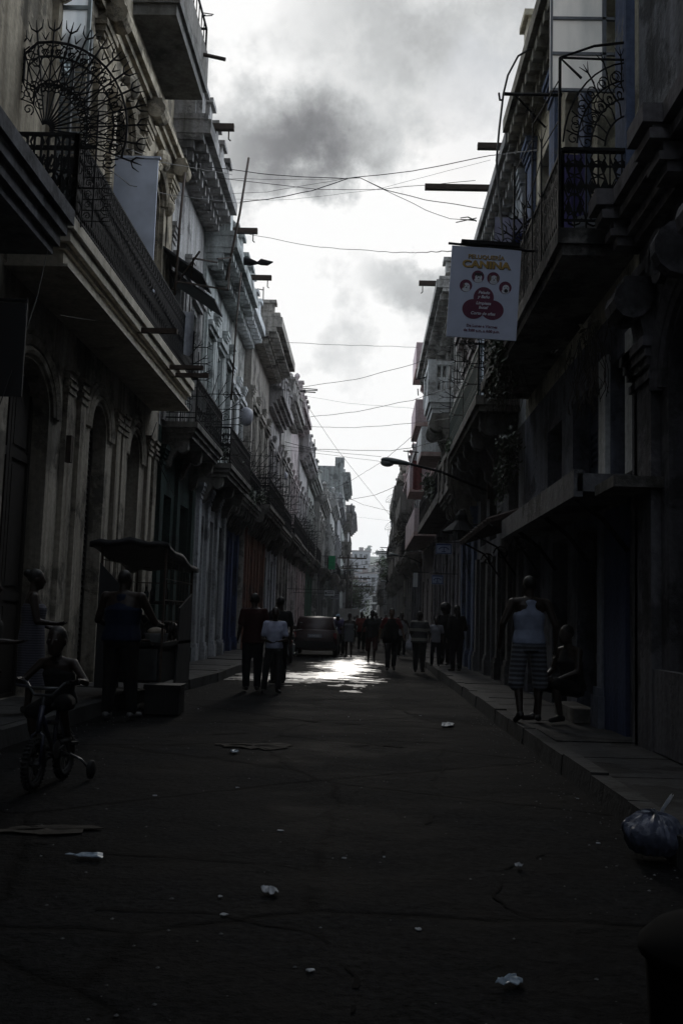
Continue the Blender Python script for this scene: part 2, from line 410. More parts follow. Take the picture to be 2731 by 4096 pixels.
seam(gp((1250, 2800), (1500, 2785), (1640, 2800)), .10)

# standing water on the road
def watermat():
    m, n, l, p = newmat('standing_water')
    p.inputs['Base Color'].default_value = (.03, .03, .03, 1); p.inputs['Roughness'].default_value = .40; p.inputs['Specular IOR Level'].default_value = 1.0
    p.inputs['Coat Weight'].default_value = 1; p.inputs['Coat Roughness'].default_value = .36
    t = n.new('ShaderNodeTexCoord'); z = n.new('ShaderNodeTexNoise'); l.new(t.outputs['Object'], z.inputs['Vector']); z.inputs['Scale'].default_value = 7; z.inputs['Detail'].default_value = 4
    b = n.new('ShaderNodeBump'); b.inputs['Strength'].default_value = .5; b.inputs['Distance'].default_value = .03; l.new(z.outputs['Fac'], b.inputs['Height']); l.new(b.outputs[0], p.inputs['Normal']); l.new(b.outputs[0], p.inputs['Coat Normal'])
    return m
WATER = watermat()
from mathutils import noise as mn
CXs, CYs = .035, .12
def wet(x, y):
    # a wide pool at the left running on up the middle of the street
    a = .9 - sqrt(((x + 1.35) / 1.5) ** 2 + ((y - 23.4) / 2.0) ** 2)
    b = 1 - sqrt(((x + .45) / .75) ** 2 + ((y - 29.0) / 6.2) ** 2)
    c = 1 - sqrt(((x + 2.3) / 1.1) ** 2 + ((y - 22.6) / .8) ** 2)
    nv = mn.noise(Vector((x * 1.1, y * .75, 3.3))) * .75 + mn.noise(Vector((x * 2.6, y * 1.9, 1.1))) * .6 + mn.noise(Vector((x * 9, y * 3, 5.1))) * .3 + mn.noise(Vector((x * 1.3, y * 3.2, 7.7))) * .8
    return max(a, b, c) + nv * .85
DAMP = plain('damp_asphalt', (.008, .008, .0085), .52, 0, .5, 9, .6, .30)
def pool(name, thr, lift, mat, x0, x1, y0, y1, bias):
    g = MB(); idx = {}
    for i in range(x0, x1):
        for j in range(y0, y1):
            if wet(i * CXs, 20.3 + j * CYs) + bias > thr:
                q = []
                for (a, b) in ((i, j), (i + 1, j), (i + 1, j + 1), (i, j + 1)):
                    if (a, b) not in idx:
                        X, Y = a * CXs, 20.3 + b * CYs
                        idx[(a, b)] = len(g.v); g.v.append((X, Y, roadz(X, Y) + lift))
                    q.append(idx[(a, b)])
                g.f.append(tuple(q)); g.m.append(0)
    label(g.build(name, mat, smooth=True), kind='structure')
pool('puddle_water', .30, .014, WATER, -95, 16, 0, 130, 0)
pool('damp_road', .30, .008, DAMP, -95, 24, -14, 145, .42)
# ------------------------------------------------------------------ building kit
class Side:
    """facade frame: u along the street, o out of the wall towards the street, z up"""
    def __init__(s, sgn, X): s.s = sgn; s.X = X
    def P(s, u, o, z): return Vector((s.X + s.s * o, u, z))
    def box(s, mb, u0, u1, o0, o1, z0, z1, mi=0):
        a, b = s.X + s.s * o0, s.X + s.s * o1
        mb.box(min(a, b), max(a, b), u0, u1, z0, z1, mi)

def wall_mesh(S, u0, u1, z1, holes, dep=.32, zs=None, back=9.0, z0=0.0):
    """front sheet with real openings (ua, ub, za, zb, arch rise), their reveals, and the body behind"""
    mb = MB(); P = S.P
    us = sorted({u0, u1} | {h[0] for h in holes} | {h[1] for h in holes})
    zz = sorted({z0, z1} | {h[2] for h in holes} | {h[3] for h in holes} | ({zs} if zs else set()))
    for ua, ub in zip(us, us[1:]):
        for za, zb in zip(zz, zz[1:]):
            uc, zc = (ua + ub) / 2, (za + zb) / 2
            if any(h[0] < uc < h[1] and h[2] < zc < h[3] for h in holes): continue
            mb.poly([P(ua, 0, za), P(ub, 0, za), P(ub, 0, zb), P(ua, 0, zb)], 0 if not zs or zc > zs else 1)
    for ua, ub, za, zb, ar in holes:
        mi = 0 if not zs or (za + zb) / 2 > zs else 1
        sp = zb - ar
        for u in (ua, ub): mb.poly([P(u, 0, za), P(u, 0, sp), P(u, -dep, sp), P(u, -dep, za)], mi)
        mb.poly([P(ua, 0, za), P(ub, 0, za), P(ub, -dep, za), P(ua, -dep, za)], mi)
        if ar <= 0: mb.poly([P(ua, 0, zb), P(ub, 0, zb), P(ub, -dep, zb), P(ua, -dep, zb)], mi)
        else:
            hw, uc = (ub - ua) / 2, (ua + ub) / 2
            pts = [(uc + hw * cos(pi * k / 14), sp + ar * sin(pi * k / 14)) for k in range(15)]
            for (a, b), (c, d) in zip(pts, pts[1:]):
                cu = ub if (a + c) / 2 > uc else ua
                mb.poly([P(cu, 0, zb), P(a, 0, b), P(c, 0, d)], mi)
                mb.poly([P(a, 0, b), P(c, 0, d), P(c, -dep, d), P(a, -dep, b)], mi)
    f = -dep - .08
    g = .01
    for u in (u0, u1): mb.poly([P(u, 0, z0), P(u, 0, z1), P(u, -back, z1), P(u, -back, z0)], 0)
    mb.poly([P(u0, 0, z1), P(u1, 0, z1), P(u1, -back, z1), P(u0, -back, z1)], 0)
    mb.poly([P(u0, -back, z0), P(u1, -back, z0), P(u1, -back, z1), P(u0, -back, z1)], 0)
    mb.poly([P(u0 + g, f, z0), P(u1 - g, f, z0), P(u1 - g, f, z1 - g), P(u0 + g, f, z1 - g)], 0)
    return mb

def leaf(S, ua, ub, za, zb, kind, o=-.3):
    """what fills an opening: 'door' (panelled leaves), 'louver' (slatted leaves), 'glass', 'grille'"""
    mb = MB(); w = ub - ua; t = .05
    S.box(mb, ua, ub, o, o + .03, za, zb)
    n = 2 if w > .75 else 1
    if w > 2.2: n = 4
    for k in range(n):
        a = ua + w * k / n + .012; b = ua + w * (k + 1) / n - .012
        for (p, q) in ((a, a + .09), (b - .09, b)): S.box(mb, p, q, o + .03, o + .065, za, zb)
        hs = [za, za + (zb - za) * .3, za + (zb - za) * .72, zb]
        for h in hs: S.box(mb, a + .09, b - .09, o + .03, o + .06, max(za, h - .06), min(zb, h + .06))
        if kind == 'door':
            for h0, h1 in zip(hs, hs[1:]): S.box(mb, a + .16, b - .16, o + .03, o + .05, h0 + .14, h1 - .14)
        elif kind == 'louver':
            m = max(6, int((zb - za) / .1))
            for i in range(m):
                z = za + (zb - za) * (i + .5) / m
                x0, x1 = a + .09, b - .09
                p = [S.P(x0, o + .03, z + .035), S.P(x1, o + .03, z + .035), S.P(x1, o + .058, z - .03), S.P(x0, o + .058, z - .03)]
                q = [v + Vector((0, 0, .012)) for v in p]
                mb.hexa(p + q)
    return mb

def slab(S, u0, u1, z, out, th, steps=((1.0, 1.0),), lip=0):
    """balcony slab as stacked courses, each stepping in below, ends included; z = underside"""
    mb = MB(); k = len(steps); zz = z
    for fr, ins in steps:
        h = th * fr
        d = (1 - ins)
        S.box(mb, u0 + d, u1 - d, -.02, out - d, zz, zz + h); zz += h
    return mb

def railing(S, u0, u1, out, z, h=1.0, gap=.13, r=.011, style='plain', ends=True, inset=.06):
    mb = MB(); o = out - inset; u0 += inset; u1 -= inset
    runs = [((u0, o), (u1, o))]
    if ends: runs += [((u0, 0), (u0, o)), ((u1, 0), (u1, o))]
    for (ua, oa), (ub, ob) in runs:
        A, B = S.P(ua, oa, z), S.P(ub, ob, z); Ln = (B - A).length; n = max(2, int(Ln / gap))
        up = Vector((0, 0, 1))
        mb.bar(A + up * h, B + up * h, .028); mb.bar(A + up * .1, B + up * .1, .018)
        for i in range(n + 1):
            p = A.lerp(B, i / n); mb.bar(p, p + up * h, r if i not in (0, n) else r * 2)
        if style != 'plain':
            dr = (B - A).normalized(); m = max(1, int(Ln / (gap * 2)))
            mb.bar(A + up * (h - .2), B + up * (h - .2), .014)
            for i in range(m):
                c = A.lerp(B, (i + .5) / m)
                for zc, rr in ((h - .1, .085), (.32, .1)) if style == 'rings' else ((h - .1, .085), (.3, .11), (.52, .11), (.73, .09)):
                    mb.tube([c + up * zc + dr * rr * cos(q) + up * rr * sin(q) for q in [2 * pi * j / 8 for j in range(8)]], r * .9, 4, closed=True)
            if style == 'dense':
                for i in range(m * 2):
                    p0 = A.lerp(B, i / (m * 2)); p1 = A.lerp(B, (i + 1) / (m * 2))
                    mb.bar(p0 + up * .12, p1 + up * .55, r); mb.bar(p1 + up * .12, p0 + up * .55, r)
                    mb.bar(p0 + up * .45, p1 + up * .85, r)
                    c = (p0 + p1) / 2; nn = (B - A).normalized().cross(up) * .004
                    for zc in (.24, .5, .76):
                        q = [c + up * (zc - .09), c + dr * gap * .36 + up * zc, c + up * (zc + .09), c - dr * gap * .36 + up * zc]
                        mb.hexa([v - nn for v in q] + [v + nn for v in q])
    return mb

def balustrade(S, u0, u1, out, z, h=1.0):
    mb = MB(); t = .16
    for (a, b, c, d) in ((u0, u1, out - t, out), (u0, u0 + t, 0, out - t), (u1 - t, u1, 0, out - t)):
        S.box(mb, a, b, c, d, z, z + .18); S.box(mb, a - .02, b + .02, c, d + .02, z + h - .14, z + h)
        n = max(1, int(max(b - a, d - c) / .19))
        for i in range(n):
            uu = a + (b - a) * (i + .5) / n if b - a > d - c else (a + b) / 2
            oo = (c + d) / 2 if b - a > d - c else c + (d - c) * (i + .5) / n
            mb.lathe(S.P(uu, oo, z + .18), [(.05, 0), (.035, .05), (.07, .22), (.03, .45), (.05, h - .32)], 6)
    for uu in (u0 + .1, u1 - .1): S.box(mb, uu - .13, uu + .13, out - .26, out + .03, z, z + h + .04)
    return mb

def console(S, u, z, h=.8, d=.6, w=.22):
    """scroll bracket under a balcony"""
    mb = MB(); ring = []
    prof = [(0, 0), (.12 * d, -.02 * h), (.3 * d, .1 * h), (.38 * d, .35 * h), (.55 * d, .6 * h), (.95 * d, .72 * h), (d, .9 * h), (.98 * d, h), (0, h)]
    a = [S.P(u - w / 2, o, z - h + zz) for o, zz in prof]; b = [S.P(u + w / 2, o, z - h + zz) for o, zz in prof]
    mb.loft([a, b])
    c = S.P(u, .74 * d, z - .26 * h)
    mb.lathe(c, [(.02, -w * .6), (.2 * h, -w * .58), (.2 * h, w * .58), (.02, w * .6)], 12, axis='y')
    mb.lathe(S.P(u, .2 * d, z - .82 * h), [(.01, -w * .56), (.11 * h, -w * .55), (.11 * h, w * .55), (.01, w * .56)], 10, axis='y')
    return mb

def cornice_mesh(S, u0, u1, z, out, h=.7, dent=0, drop=.18):
    """stepped moulding, wider at the top, with modillions below when dent > 0"""
    mb = MB(); st = [(.35, .0), (.55, .18), (.8, .36), (1.0, .52), (.92, .86)]
    for i, (f, a) in enumerate(st):
        b = st[i + 1][1] if i + 1 < len(st) else 1.0
        e = out * f
        S.box(mb, u0 - .02 * i, u1 + .02 * i, -.05, e, z + a * h, z + b * h)
    if dent:
        n = int((u1 - u0) / dent)
        for i in range(n):
            u = u0 + (u1 - u0) * (i + .5) / n
            S.box(mb, u - .07, u + .07, out * .3, out * .86, z + .36 * h - drop, z + .36 * h)
            S.box(mb, u - .07, u + .07, out * .1, out * .5, z + .3 * h - drop * 1.9, z + .36 * h - drop)
    return mb

def pilaster(S, u, w, z0, z1, o=.09, cap=True, base=True):
    mb = MB(); h = w / 2
    S.box(mb, u - h, u + h, -.02, o, z0, z1)
    if base: S.box(mb, u - h - .06, u + h + .06, -.02, o + .06, z0, z0 + .5); S.box(mb, u - h - .03, u + h + .03, -.02, o + .035, z0 + .5, z0 + .6)
    if cap:
        for k, (e, a, b) in enumerate(((.03, .42, .34), (.05, .28, .2), (.08, .2, .1), (.11, .1, 0))): S.box(mb, u - h - e, u + h + e, -.02, o + e, z1 - a, z1 - b)
    return mb

def spout(S, u, z, ln=1.0, r=.07, hook=True):
    mb = MB(); S.box(mb, u - r, u + r, -.1, ln, z - r, z + r)
    if hook: mb.tube([S.P(u, ln - .12, z - r), S.P(u, ln - .12, z - r - .22), S.P(u, ln - .07, z - r - .26)], .02, 4)
    return mb

def mat_for(color, seed, stain=.55, peel=.42): return stucco('wall_paint_%d' % seed, color, None, peel, stain, seed)

def shell(name, lab, side, X, u0, u1, H, color, seed, holes, zs=None, gcolor=None, cat='house', group='old houses along the street', fills=(), back=9.0, stain=.6, peel=.455):
    S = Side(side, X)
    root = thing(name, lab, cat, (X, (u0 + u1) / 2, 0), 0, group)
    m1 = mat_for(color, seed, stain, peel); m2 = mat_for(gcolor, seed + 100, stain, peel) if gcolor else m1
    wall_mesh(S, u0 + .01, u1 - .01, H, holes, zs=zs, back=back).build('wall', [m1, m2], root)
    for (h, kind, mt) in fills:
        ua, ub, za, zb, ar = h
        nm = 'door' if kind == 'door' else 'window'
        leaf(S, ua - .02, ub + .02, za - .01, zb + .02, kind).build(nm, mt, root)
    return S, root, m1, m2

def house(name, lab, side, X, u0, u1, H, color, seed, gcolor=None, bays=3, zb=5.75, bal='long', balout=.85, rail='plain', doormat=DARKWOOD, winmat=GREYWOOD,
          floors=None, corn=(.75, .8, .5), parapet=1.0, gh=3.9, arch=.0, bw=1.15, pil=True, spouts=(), trim=None, ped=1.6, group='old houses along the street', balmat=None, dep=9.0):
    """one house of the street: ground-floor doors, french windows over balconies, cornice and parapet"""
    r = random.Random(seed)
    floors = floors or [(zb + .02, 3.5)]
    us = [u0 + (u1 - u0) * (i + .5) / bays for i in range(bays)]
    holes, fills = [], []
    for u in us:
        h = (u - bw / 2, u + bw / 2, .16, .16 + gh, arch); holes.append(h); fills.append((h, 'door' if r.random() < .65 else 'louver', doormat))
        for (z, hh) in floors:
            h = (u - bw * .48, u + bw * .48, z + .05, z + hh, arch); holes.append(h); fills.append((h, 'louver', winmat))
    Hp = H
    S, root, m1, m2 = shell(name, lab, side, X, u0, u1, Hp, color, seed, holes, zb - .1, gcolor, fills=fills, group=group, back=dep)
    tm = trim or m1
    balmat = balmat or CONC
    cornice_mesh(S, u0 + .04, u1 - .04, H - .9, corn[0], corn[1], corn[2]).build('cornice', tm, root)
    if parapet:
        mb = MB(); S.box(mb, u0 + .05, u1 - .05, -.35, corn[0] * .55, H - .02, H + parapet * .62); S.box(mb, u0 + .04, u1 - .04, -.38, corn[0] * .55 + .06, H + parapet * .62, H + parapet * .74)
        mb.build('parapet', tm, root)
        n = max(2, int((u1 - u0) / ped))
        for i in range(n + 1):
            u = u0 + .3 + (u1 - u0 - .6) * i / n
            mb = MB(); k = r.uniform(.9, 1.25); S.box(mb, u - .2, u + .2, -.36, corn[0] * .6 + .1, H + .01, H + parapet * k); S.box(mb, u - .27, u + .27, -.4, corn[0] * .6 + .18, H + parapet * k, H + parapet * k + .12)
            if r.random() < .5: mb.lathe(S.P(u, corn[0] * .3, H + parapet * k + .12), [(.1, 0), (.06, .08), (.17, .28), (.14, .4), (.04, .5)], 8)
            mb.build('pedestal', tm, root)
    for fi, (z, hh) in enumerate(floors):
        for u in us:
            mb = MB(); S.box(mb, u - bw * .72, u + bw * .72, 0, .2, z + hh + .28, z + hh + .42); S.box(mb, u - bw * .66, u + bw * .66, 0, .13, z + hh + .16, z + hh + .28)
            for q in (-1, 1): S.box(mb, u + q * bw * .58 - .07, u + q * bw * .58 + .07, 0, .07, z, z + hh + .16)
            mb.build('window_surround', tm, root)
        if bal == 'none': continue
        spans = [(u0 + .3, u1 - .3)] if bal == 'long' else [(u - bw * .95, u + bw * .95) for u in us]
        for a, b in spans:
            th = .36
            sl_ = slab(S, a, b, z - th, balout, th, ((.34, .88), (.3, .94), (.36, 1.0))).build('balcony', balmat, root)
            if rail == 'solid':
                mb = MB(); S.box(mb, a, b, balout - .12, balout, z + .01, z + .95); S.box(mb, a, a + .12, .01, balout - .12, z + .01, z + .95); S.box(mb, b - .12, b, .01, balout - .12, z + .01, z + .95)
                mb.build('parapet', balmat, sl_)
            elif rail == 'balustrade': balustrade(S, a, b, balout, z + .004).build('balustrade', balmat, sl_)
            else: railing(S, a, b, balout, z, .98, .13 if u0 < 45 else .16, .011 if u0 < 45 else .014, rail).build('railing', IRON, sl_)
            if rail not in ('solid', 'balustrade') and u0 < 75 and r.random() < .75: side_guard(S, a + .03, z + .02, r.uniform(1.7, 2.6), balout, sl_, .012 + u0 * .00012, seed * 7 + int(a))
            k = max(2, int((b - a) / 1.9))
            for i in range(k + 1):
                uu = a + .25 + (b - a - .5) * i / k
                console(S, uu, z - th + .005, .7, balout * .75, .2).build('bracket', balmat, root)
    if pil:
        for u in [u0 + .28, u1 - .28] + [(p + q) / 2 for p, q in zip(us, us[1:])]:
            pilaster(S, u, .38, .01, zb - .55, .09).build('pilaster', m2, root)
            for (z, hh) in floors: pilaster(S, u, .32, z + .01, min(H - 1.0, z + hh + 1.0), .07, True, False).build('pilaster', tm, root)
    for (u, z, ln) in spouts: spout(S, u, z, ln).build('rain_spout', RUST, root)
    return S, root, m1

def spiral(mb, c, a, b, R, turns=1.6, r=.011, s0=0.0, n=16, flip=1):
    """wrought iron scroll in the plane of the vectors a, b"""
    pts = []
    for i in range(n + 1):
        t = i / n; q = s0 + flip * t * turns * 2 * pi; k = R * (1 - .86 * t)
        pts.append(Vector(c) + a * (k * cos(q)) + b * (k * sin(q)))
    mb.tube(pts, r, 4)

def side_guard(S, u, z0, h, out, parent, r=.012, seed=0):
    """clawed iron screen across the end of a balcony"""
    rg = random.Random(seed); mb = MB(); A = lambda o, z: S.P(u, o, z)
    for o in (0.03, out * .5, out - .05): mb.bar(A(o, z0), A(o, z0 + h * (1 - .25 * o / out)), r)
    for k in range(5):
        z = z0 + h * (k + .5) / 5.5; mb.bar(A(.0, z), A(out + .12, z), r * .8)
        for t in (-.06, .06): mb.tube([A(out + .12, z), A(out + .26, z + t)], [r * .8, r * .3], 4)
    for k in range(6):
        q = rad(8 + 15 * k); mb.bar(A(.02, z0 + h * .45), A(.02 + (out + .1) * cos(q), z0 + h * .45 + (h * .62) * sin(q)), r * .8)
        e = A(.02 + (out + .1) * cos(q), z0 + h * .45 + (h * .62) * sin(q))
        for t in (-.1, .1): mb.tube([e, e + Vector((S.s * .13 * cos(q + t * 3), 0, .16 * sin(q + t * 3)))], [r * .8, r * .3], 4)
    for k in range(6):
        spiral(mb, A(out * (.25 + .5 * (k % 2)), z0 + h * (.12 + .14 * k)), Vector((S.s, 0, 0)), Vector((0, 0, 1)), .11, 1.4, r * .7, rg.uniform(0, 6), 12, rg.choice((-1, 1)))
    return mb.build('side_guard', IRON, parent)
# ================================================================== LEFT SIDE
LX = -4.6
# --- house 1: cream, three floors, paired pilasters
CREAM = (.44, .385, .295)
h1 = []; f1 = []
def op(h, k, m): h1.append(h); f1.append((h, k, m))
op((12.35, 14.0, .16, 4.75, .62), 'door', DARKWOOD)
op((16.1, 17.15, .16, 4.85, .5), 'louver', DARKWOOD)
op((18.75, 19.75, .16, 4.85, .5), 'louver', DARKWOOD)
op((13.35, 14.45, 6.35, 10.6, .3), 'louver', GREYWOOD)
op((16.4, 17.5, 6.35, 10.3, .3), 'louver', DARKWOOD)
op((19.3, 20.4, 6.35, 10.3, .3), 'louver', DARKWOOD)
op((19.2, 20.6, 13.0, 15.2, 0), 'louver', GREYWOOD)
S1, H1, m1, _ = shell('townhouse', 'tall cream townhouse with paired pilasters and a dense iron balcony, nearest on the left', -1 * -1, LX, 9.4, 21.35, 21.5, CREAM, 1, h1, 5.7, (.46, .415, .345), fills=f1, stain=.7)
for u in (12.02, 14.75, 15.45, 17.75, 18.2, 20.35, 20.95):
    pilaster(S1, u, .30, .01, 5.0, .075, False).build('pilaster', mat_for((.46, .415, .345), 101), H1)
for u, zt in ((15.4, 10.9), (18.5, 10.9), (21.05, 10.9)):
    mb = pilaster(S1, u, .5, 6.32, zt, .1, True, True)
    mb.build('pilaster', m1, H1)
    console(S1, u, zt + .45, .9, .42, .34).build('bracket', m1, H1)
for u in (13.9, 16.95, 19.85):       # arched hoods over the french windows
    mb = MB(); R0 = .78
    for rr, oo in ((.80, .10), (.70, .17), (.62, .07)):
        pts = [(u + rr * cos(pi * k / 12), 10.05 + rr * .8 * sin(pi * k / 12)) for k in range(13)]
        mb.tube([S1.P(a, oo * .5, b) for a, b in pts], oo * .6, 6)
    for q in (-1, 1): S1.box(mb, u + q * .7 - .12, u + q * .7 + .12, 0, .09, 6.33, 10.0); mb.ball(S1.P(u + q * .78, .12, 10.1), .16, .16, .2)
    mb.ball(S1.P(u, .14, 10.78), .17, .26, .22); mb.build('window_surround', m1, H1)
for u in (12.02, 14.75, 15.45, 17.75, 18.2, 20.35, 20.95):
    mb = MB()
    for z_, o_ in ((4.62, .10), (4.72, .12), (4.84, .10), (4.95, .13)): S1.box(mb, u - .19, u + .19, -.02, o_, z_, z_ + .06)
    mb.build('capital', mat_for((.46, .415, .345), 101), H1)
for u, w_, zt in ((13.18, 1.65, 4.75), (16.62, 1.05, 4.85), (19.25, 1.0, 4.85)):   # arched mouldings of the ground floor
    mb = MB(); ar = .62 if w_ > 1.2 else .5
    for rr, oo in ((.10, .05), (.24, .075), (.36, .05)):
        pts = [(u + (w_ / 2 + rr) * cos(pi * k / 14), zt - ar + (ar + rr) * sin(pi * k / 14)) for k in range(15)]
        mb.tube([S1.P(a, .02, b) for a, b in pts], oo, 6)
    mb.build('door_surround', mat_for((.46, .415, .345), 101), H1)
mb = MB()
for k, (o_, a, b) in enumerate(((.12, 11.15, 11.3), (.2, 11.3, 11.42), (.3, 11.42, 11.55), (.22, 11.55, 11.7))): S1.box(mb, 9.45, 21.3, -.02, o_, a, b)
S1.box(mb, 9.45, 21.3, -.02, .1, 12.0, 12.12)
mb.build('string_course', m1, H1)
B1 = slab(S1, 11.85, 20.7, 5.62, .87, .62, ((.06, .93), (.34, .84), (.12, .88), (.24, .95), (.24, 1.0))).build('balcony', stucco('balcony_cream', (.60, .55, .46), (.34, .3, .25), .34, .35, 21), H1)
railing(S1, 11.9, 20.65, .87, 6.24, 1.12, .085, .019, 'dense').build('railing', IRON, B1)
for u, a in ((15.9, .55), (18.3, .6), (18.9, .6)): spout(S1, u, 5.98, .86 + a, .04, False).build('rain_spout', RUST, H1)
# fan grille at the near end of the balcony (plane across the street)
mb = MB(); yf = 12.1; ax, az = Vector((1, 0, 0)), Vector((0, 0, 1))
def fan(mb, hub, sx, R1, R2, a0, a1, n, sr=.10, claws=True, rr=.008, lim=9.0):
    """spokes, two arcs of scrolls and clawed tips; lim = how far the fan may reach back towards the wall"""
    p1, p2, p3 = [], [], []
    for i in range(n + 1):
        q = a0 + (a1 - a0) * i / n; dr = ax * (sx * cos(q)) + az * (sin(q) * 1.12)
        k = 1.0 if cos(q) >= -.01 else min(1.0, lim / (R2 * -cos(q)))
        r1, r2 = R1 * k, R2 * k
        mb.bar(hub + dr * .06, hub + dr * r2, rr)
        p1.append(hub + dr * r1); p2.append(hub + dr * r2); p3.append(hub + dr * (r2 * .84))
        tg = ax * (sx * -sin(q)) + az * cos(q); e = sr * (.75 + .35 * k)
        for fl in (1, -1):
            spiral(mb, hub + dr * (r1 - e * .2) + tg * (fl * e * .9), dr, tg, e * .8, 1.4, rr * .8, pi, 12, fl)
            spiral(mb, hub + dr * (r2 - e * 1.2) + tg * (fl * e * 1.0), dr, tg, e * .9, 1.4, rr * .8, 0, 12, fl)
            mb.tube([hub + dr * (r1 * 1.05), hub + dr * ((r1 + r2) * .5) + tg * (fl * e * 1.3), hub + dr * (r2 * .97) + tg * (fl * e * .3)], rr * .8, 4)
        if claws:
            b = hub + dr * (r2 + .13); mb.bar(hub + dr * r2, b, rr * 1.1)
            for t in (-.07, 0, .07): mb.tube([b, b + dr * .05 + tg * t, b + dr * .15 + tg * t * 1.4], [rr, rr, rr * .3], 4)
            if i < n:
                qa = q + (a1 - a0) / n / 2; d2 = ax * (sx * cos(qa)) + az * (sin(qa) * 1.12); t2 = ax * (sx * -sin(qa)) + az * cos(qa)
                b = hub + d2 * (r2 + .03)
                for t in (-.05, .05): mb.tube([b, b + d2 * .09 + t2 * t], [rr, rr * .3], 4)
    for p_, r_ in ((p1, rr * 1.2), (p2, rr * 1.6), (p3, rr)): mb.tube(p_, r_, 4)
fan(mb, Vector((LX + .34, yf, 7.5)), 1, .55, 1.06, rad(-18), rad(120), 13, .10, True, .0115, .32)
mb.bar(Vector((LX + .01, yf, 7.26)), Vector((LX + 1.02, yf, 7.26)), .024); mb.bar(Vector((LX + .01, yf, 6.72)), Vector((LX + 1.02, yf, 6.72)), .012)
xp = LX + 1.02; mb.bar(Vector((xp, yf, 6.2)), Vector((xp, yf, 7.75)), .014); mb.bar(Vector((xp - .14, yf, 6.2)), Vector((xp - .14, yf, 7.7)), .010)
for k in range(10):
    z = 6.28 + k * .145; b = Vector((xp + .09, yf, z)); mb.bar(Vector((xp - .14, yf, z)), b, .008)
    for t in (-.05, 0, .05): mb.tube([b, b + ax * .05 + az * t, b + ax * .14 + az * t * 1.3], [.008, .008, .003], 4)
    spiral(mb, Vector((xp - .07, yf, z + .07)), ax, az, .055, 1.3, .006, 0 if k % 2 else pi, 10, 1 if k % 2 else -1)
for k in range(4):
    for q, z in ((.2, 6.46), (.2, 7.0)):
        spiral(mb, Vector((LX + .14 + k * .21, yf, z)), ax, az, .10, 1.6, .012, 0 if k % 2 else pi, 16, 1 if k % 2 else -1)
        mb.tube([Vector((LX + .14 + k * .21 + .1 * cos(a_), yf, z + .12 * sin(a_))) for a_ in [2 * pi * i_ / 10 for i_ in range(10)]], .006, 4, closed=True)
mb.build('fan_grille', IRON, B1)
# far end of the balcony: a pale partition panel, and a second spiked fan further down
mb = MB(); S1.box(mb, 16.55, 16.59, .02, .80, 6.9, 9.25); S1.box(mb, 16.53, 16.61, .0, .84, 9.25, 9.29); S1.box(mb, 16.53, 16.61, .0, .84, 6.86, 6.9)
mb.build('partition_panel', plain('pale_blue_board', (.50, .54, .64), .7, 0, .18, 3), H1, lab='pale blue grey partition board on the balcony')
# upper concrete balcony
B1b = slab(S1, 17.3, 20.5, 12.45, .88, .42, ((.5, .93), (.5, 1.0))).build('balcony', stucco('balcony_grey', (.17, .165, .155), (.09, .09, .085), .4, .5, 22), H1)
mb = MB(); S1.box(mb, 17.3, 20.5, .76, .88, 12.88, 13.5); S1.box(mb, 17.3, 17.42, 0, .76, 12.88, 13.5); S1.box(mb, 20.38, 20.5, 0, .76, 12.88, 13.5); mb.build('parapet', CONC, B1b)
railing(S1, 17.3, 20.5, .88, 13.5, .6, .3, .014).build('railing', IRON, B1b)
mb = MB(); mb.tube([S1.P(19.9, .8, 13.2), S1.P(19.9, 1.35, 13.08)], .045, 6); mb.build('rain_spout', RUST, H1)
lfp = [at(x, y, Y=13.25) for x, y in ((188, 242), (244, 118))]
zt_ = 10.7; mb = MB(); xa_, xb_, za_ = LX + .03, LX + .47, lfp[0].z
for z in (za_, (za_ + zt_) / 2, zt_): mb.box(xa_, xb_, 13.23, 13.27, z - .03, z + .03)
for x in (xa_, xb_): mb.box(x - .025, x + .025, 13.228, 13.272, za_ - .03, zt_ + .03)
lf = mb.build('fanlight_leaf', PALEWOOD, H1, lab='open frosted glass leaf above the louvred shutter')
mb = MB(); mb.poly([(xa_, 13.25, za_), (xb_, 13.25, za_), (xb_, 13.25, zt_), (xa_, 13.25, zt_)]); mb.build('pane', FROST, lf)
# shutter leaves standing open by the first french window, pale fanlight above
mb = leaf(Side(1, LX), 13.4, 14.4, 9.5, 10.58, 'glass', -.2); mb.build('fanlight', PALEWOOD, H1)
mb = MB()
for i in range(42):
    z = 6.4 + i * .075
    mb.hexa([(LX + .02, 13.3, z), (LX + .5, 13.3, z), (LX + .5, 13.36, z + .05), (LX + .02, 13.36, z + .05), (LX + .02, 13.3, z + .012), (LX + .5, 13.3, z + .012), (LX + .5, 13.36, z + .062), (LX + .02, 13.36, z + .062)])
for x in (LX + .01, LX + .25, LX + .49): mb.box(x - .02, x + .02, 13.29, 13.37, 6.36, 9.6)
mb.build('shutter', GREYWOOD, H1)
mb = MB(); S1.box(mb, 14.5, 14.62, .11, .19, 3.55, 3.95); mb.build('meter_box', RUST, H1)

# --- neighbour nearer the camera, of which only the balcony moulding shows
S0 = Side(1, LX)
H0 = thing('townhouse', 'dark house at the left edge of which the heavy stepped balcony moulding shows overhead', 'house', (LX, 5, 0), 0, 'old houses along the street')
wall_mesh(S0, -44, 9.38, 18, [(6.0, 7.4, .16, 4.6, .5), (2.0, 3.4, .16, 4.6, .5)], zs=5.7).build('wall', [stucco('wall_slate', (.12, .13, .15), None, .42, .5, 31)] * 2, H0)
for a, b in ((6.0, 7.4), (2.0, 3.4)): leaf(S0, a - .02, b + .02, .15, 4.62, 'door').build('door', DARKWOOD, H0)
bb = slab(S0, 2.5, 11.6, 5.58, .95, .62, ((.2, .82), (.25, .88), (.25, .94), (.3, 1.0))).build('balcony', stucco('balcony_slate', (.15, .15, .16), (.08, .08, .085), .42, .5, 32), H0)

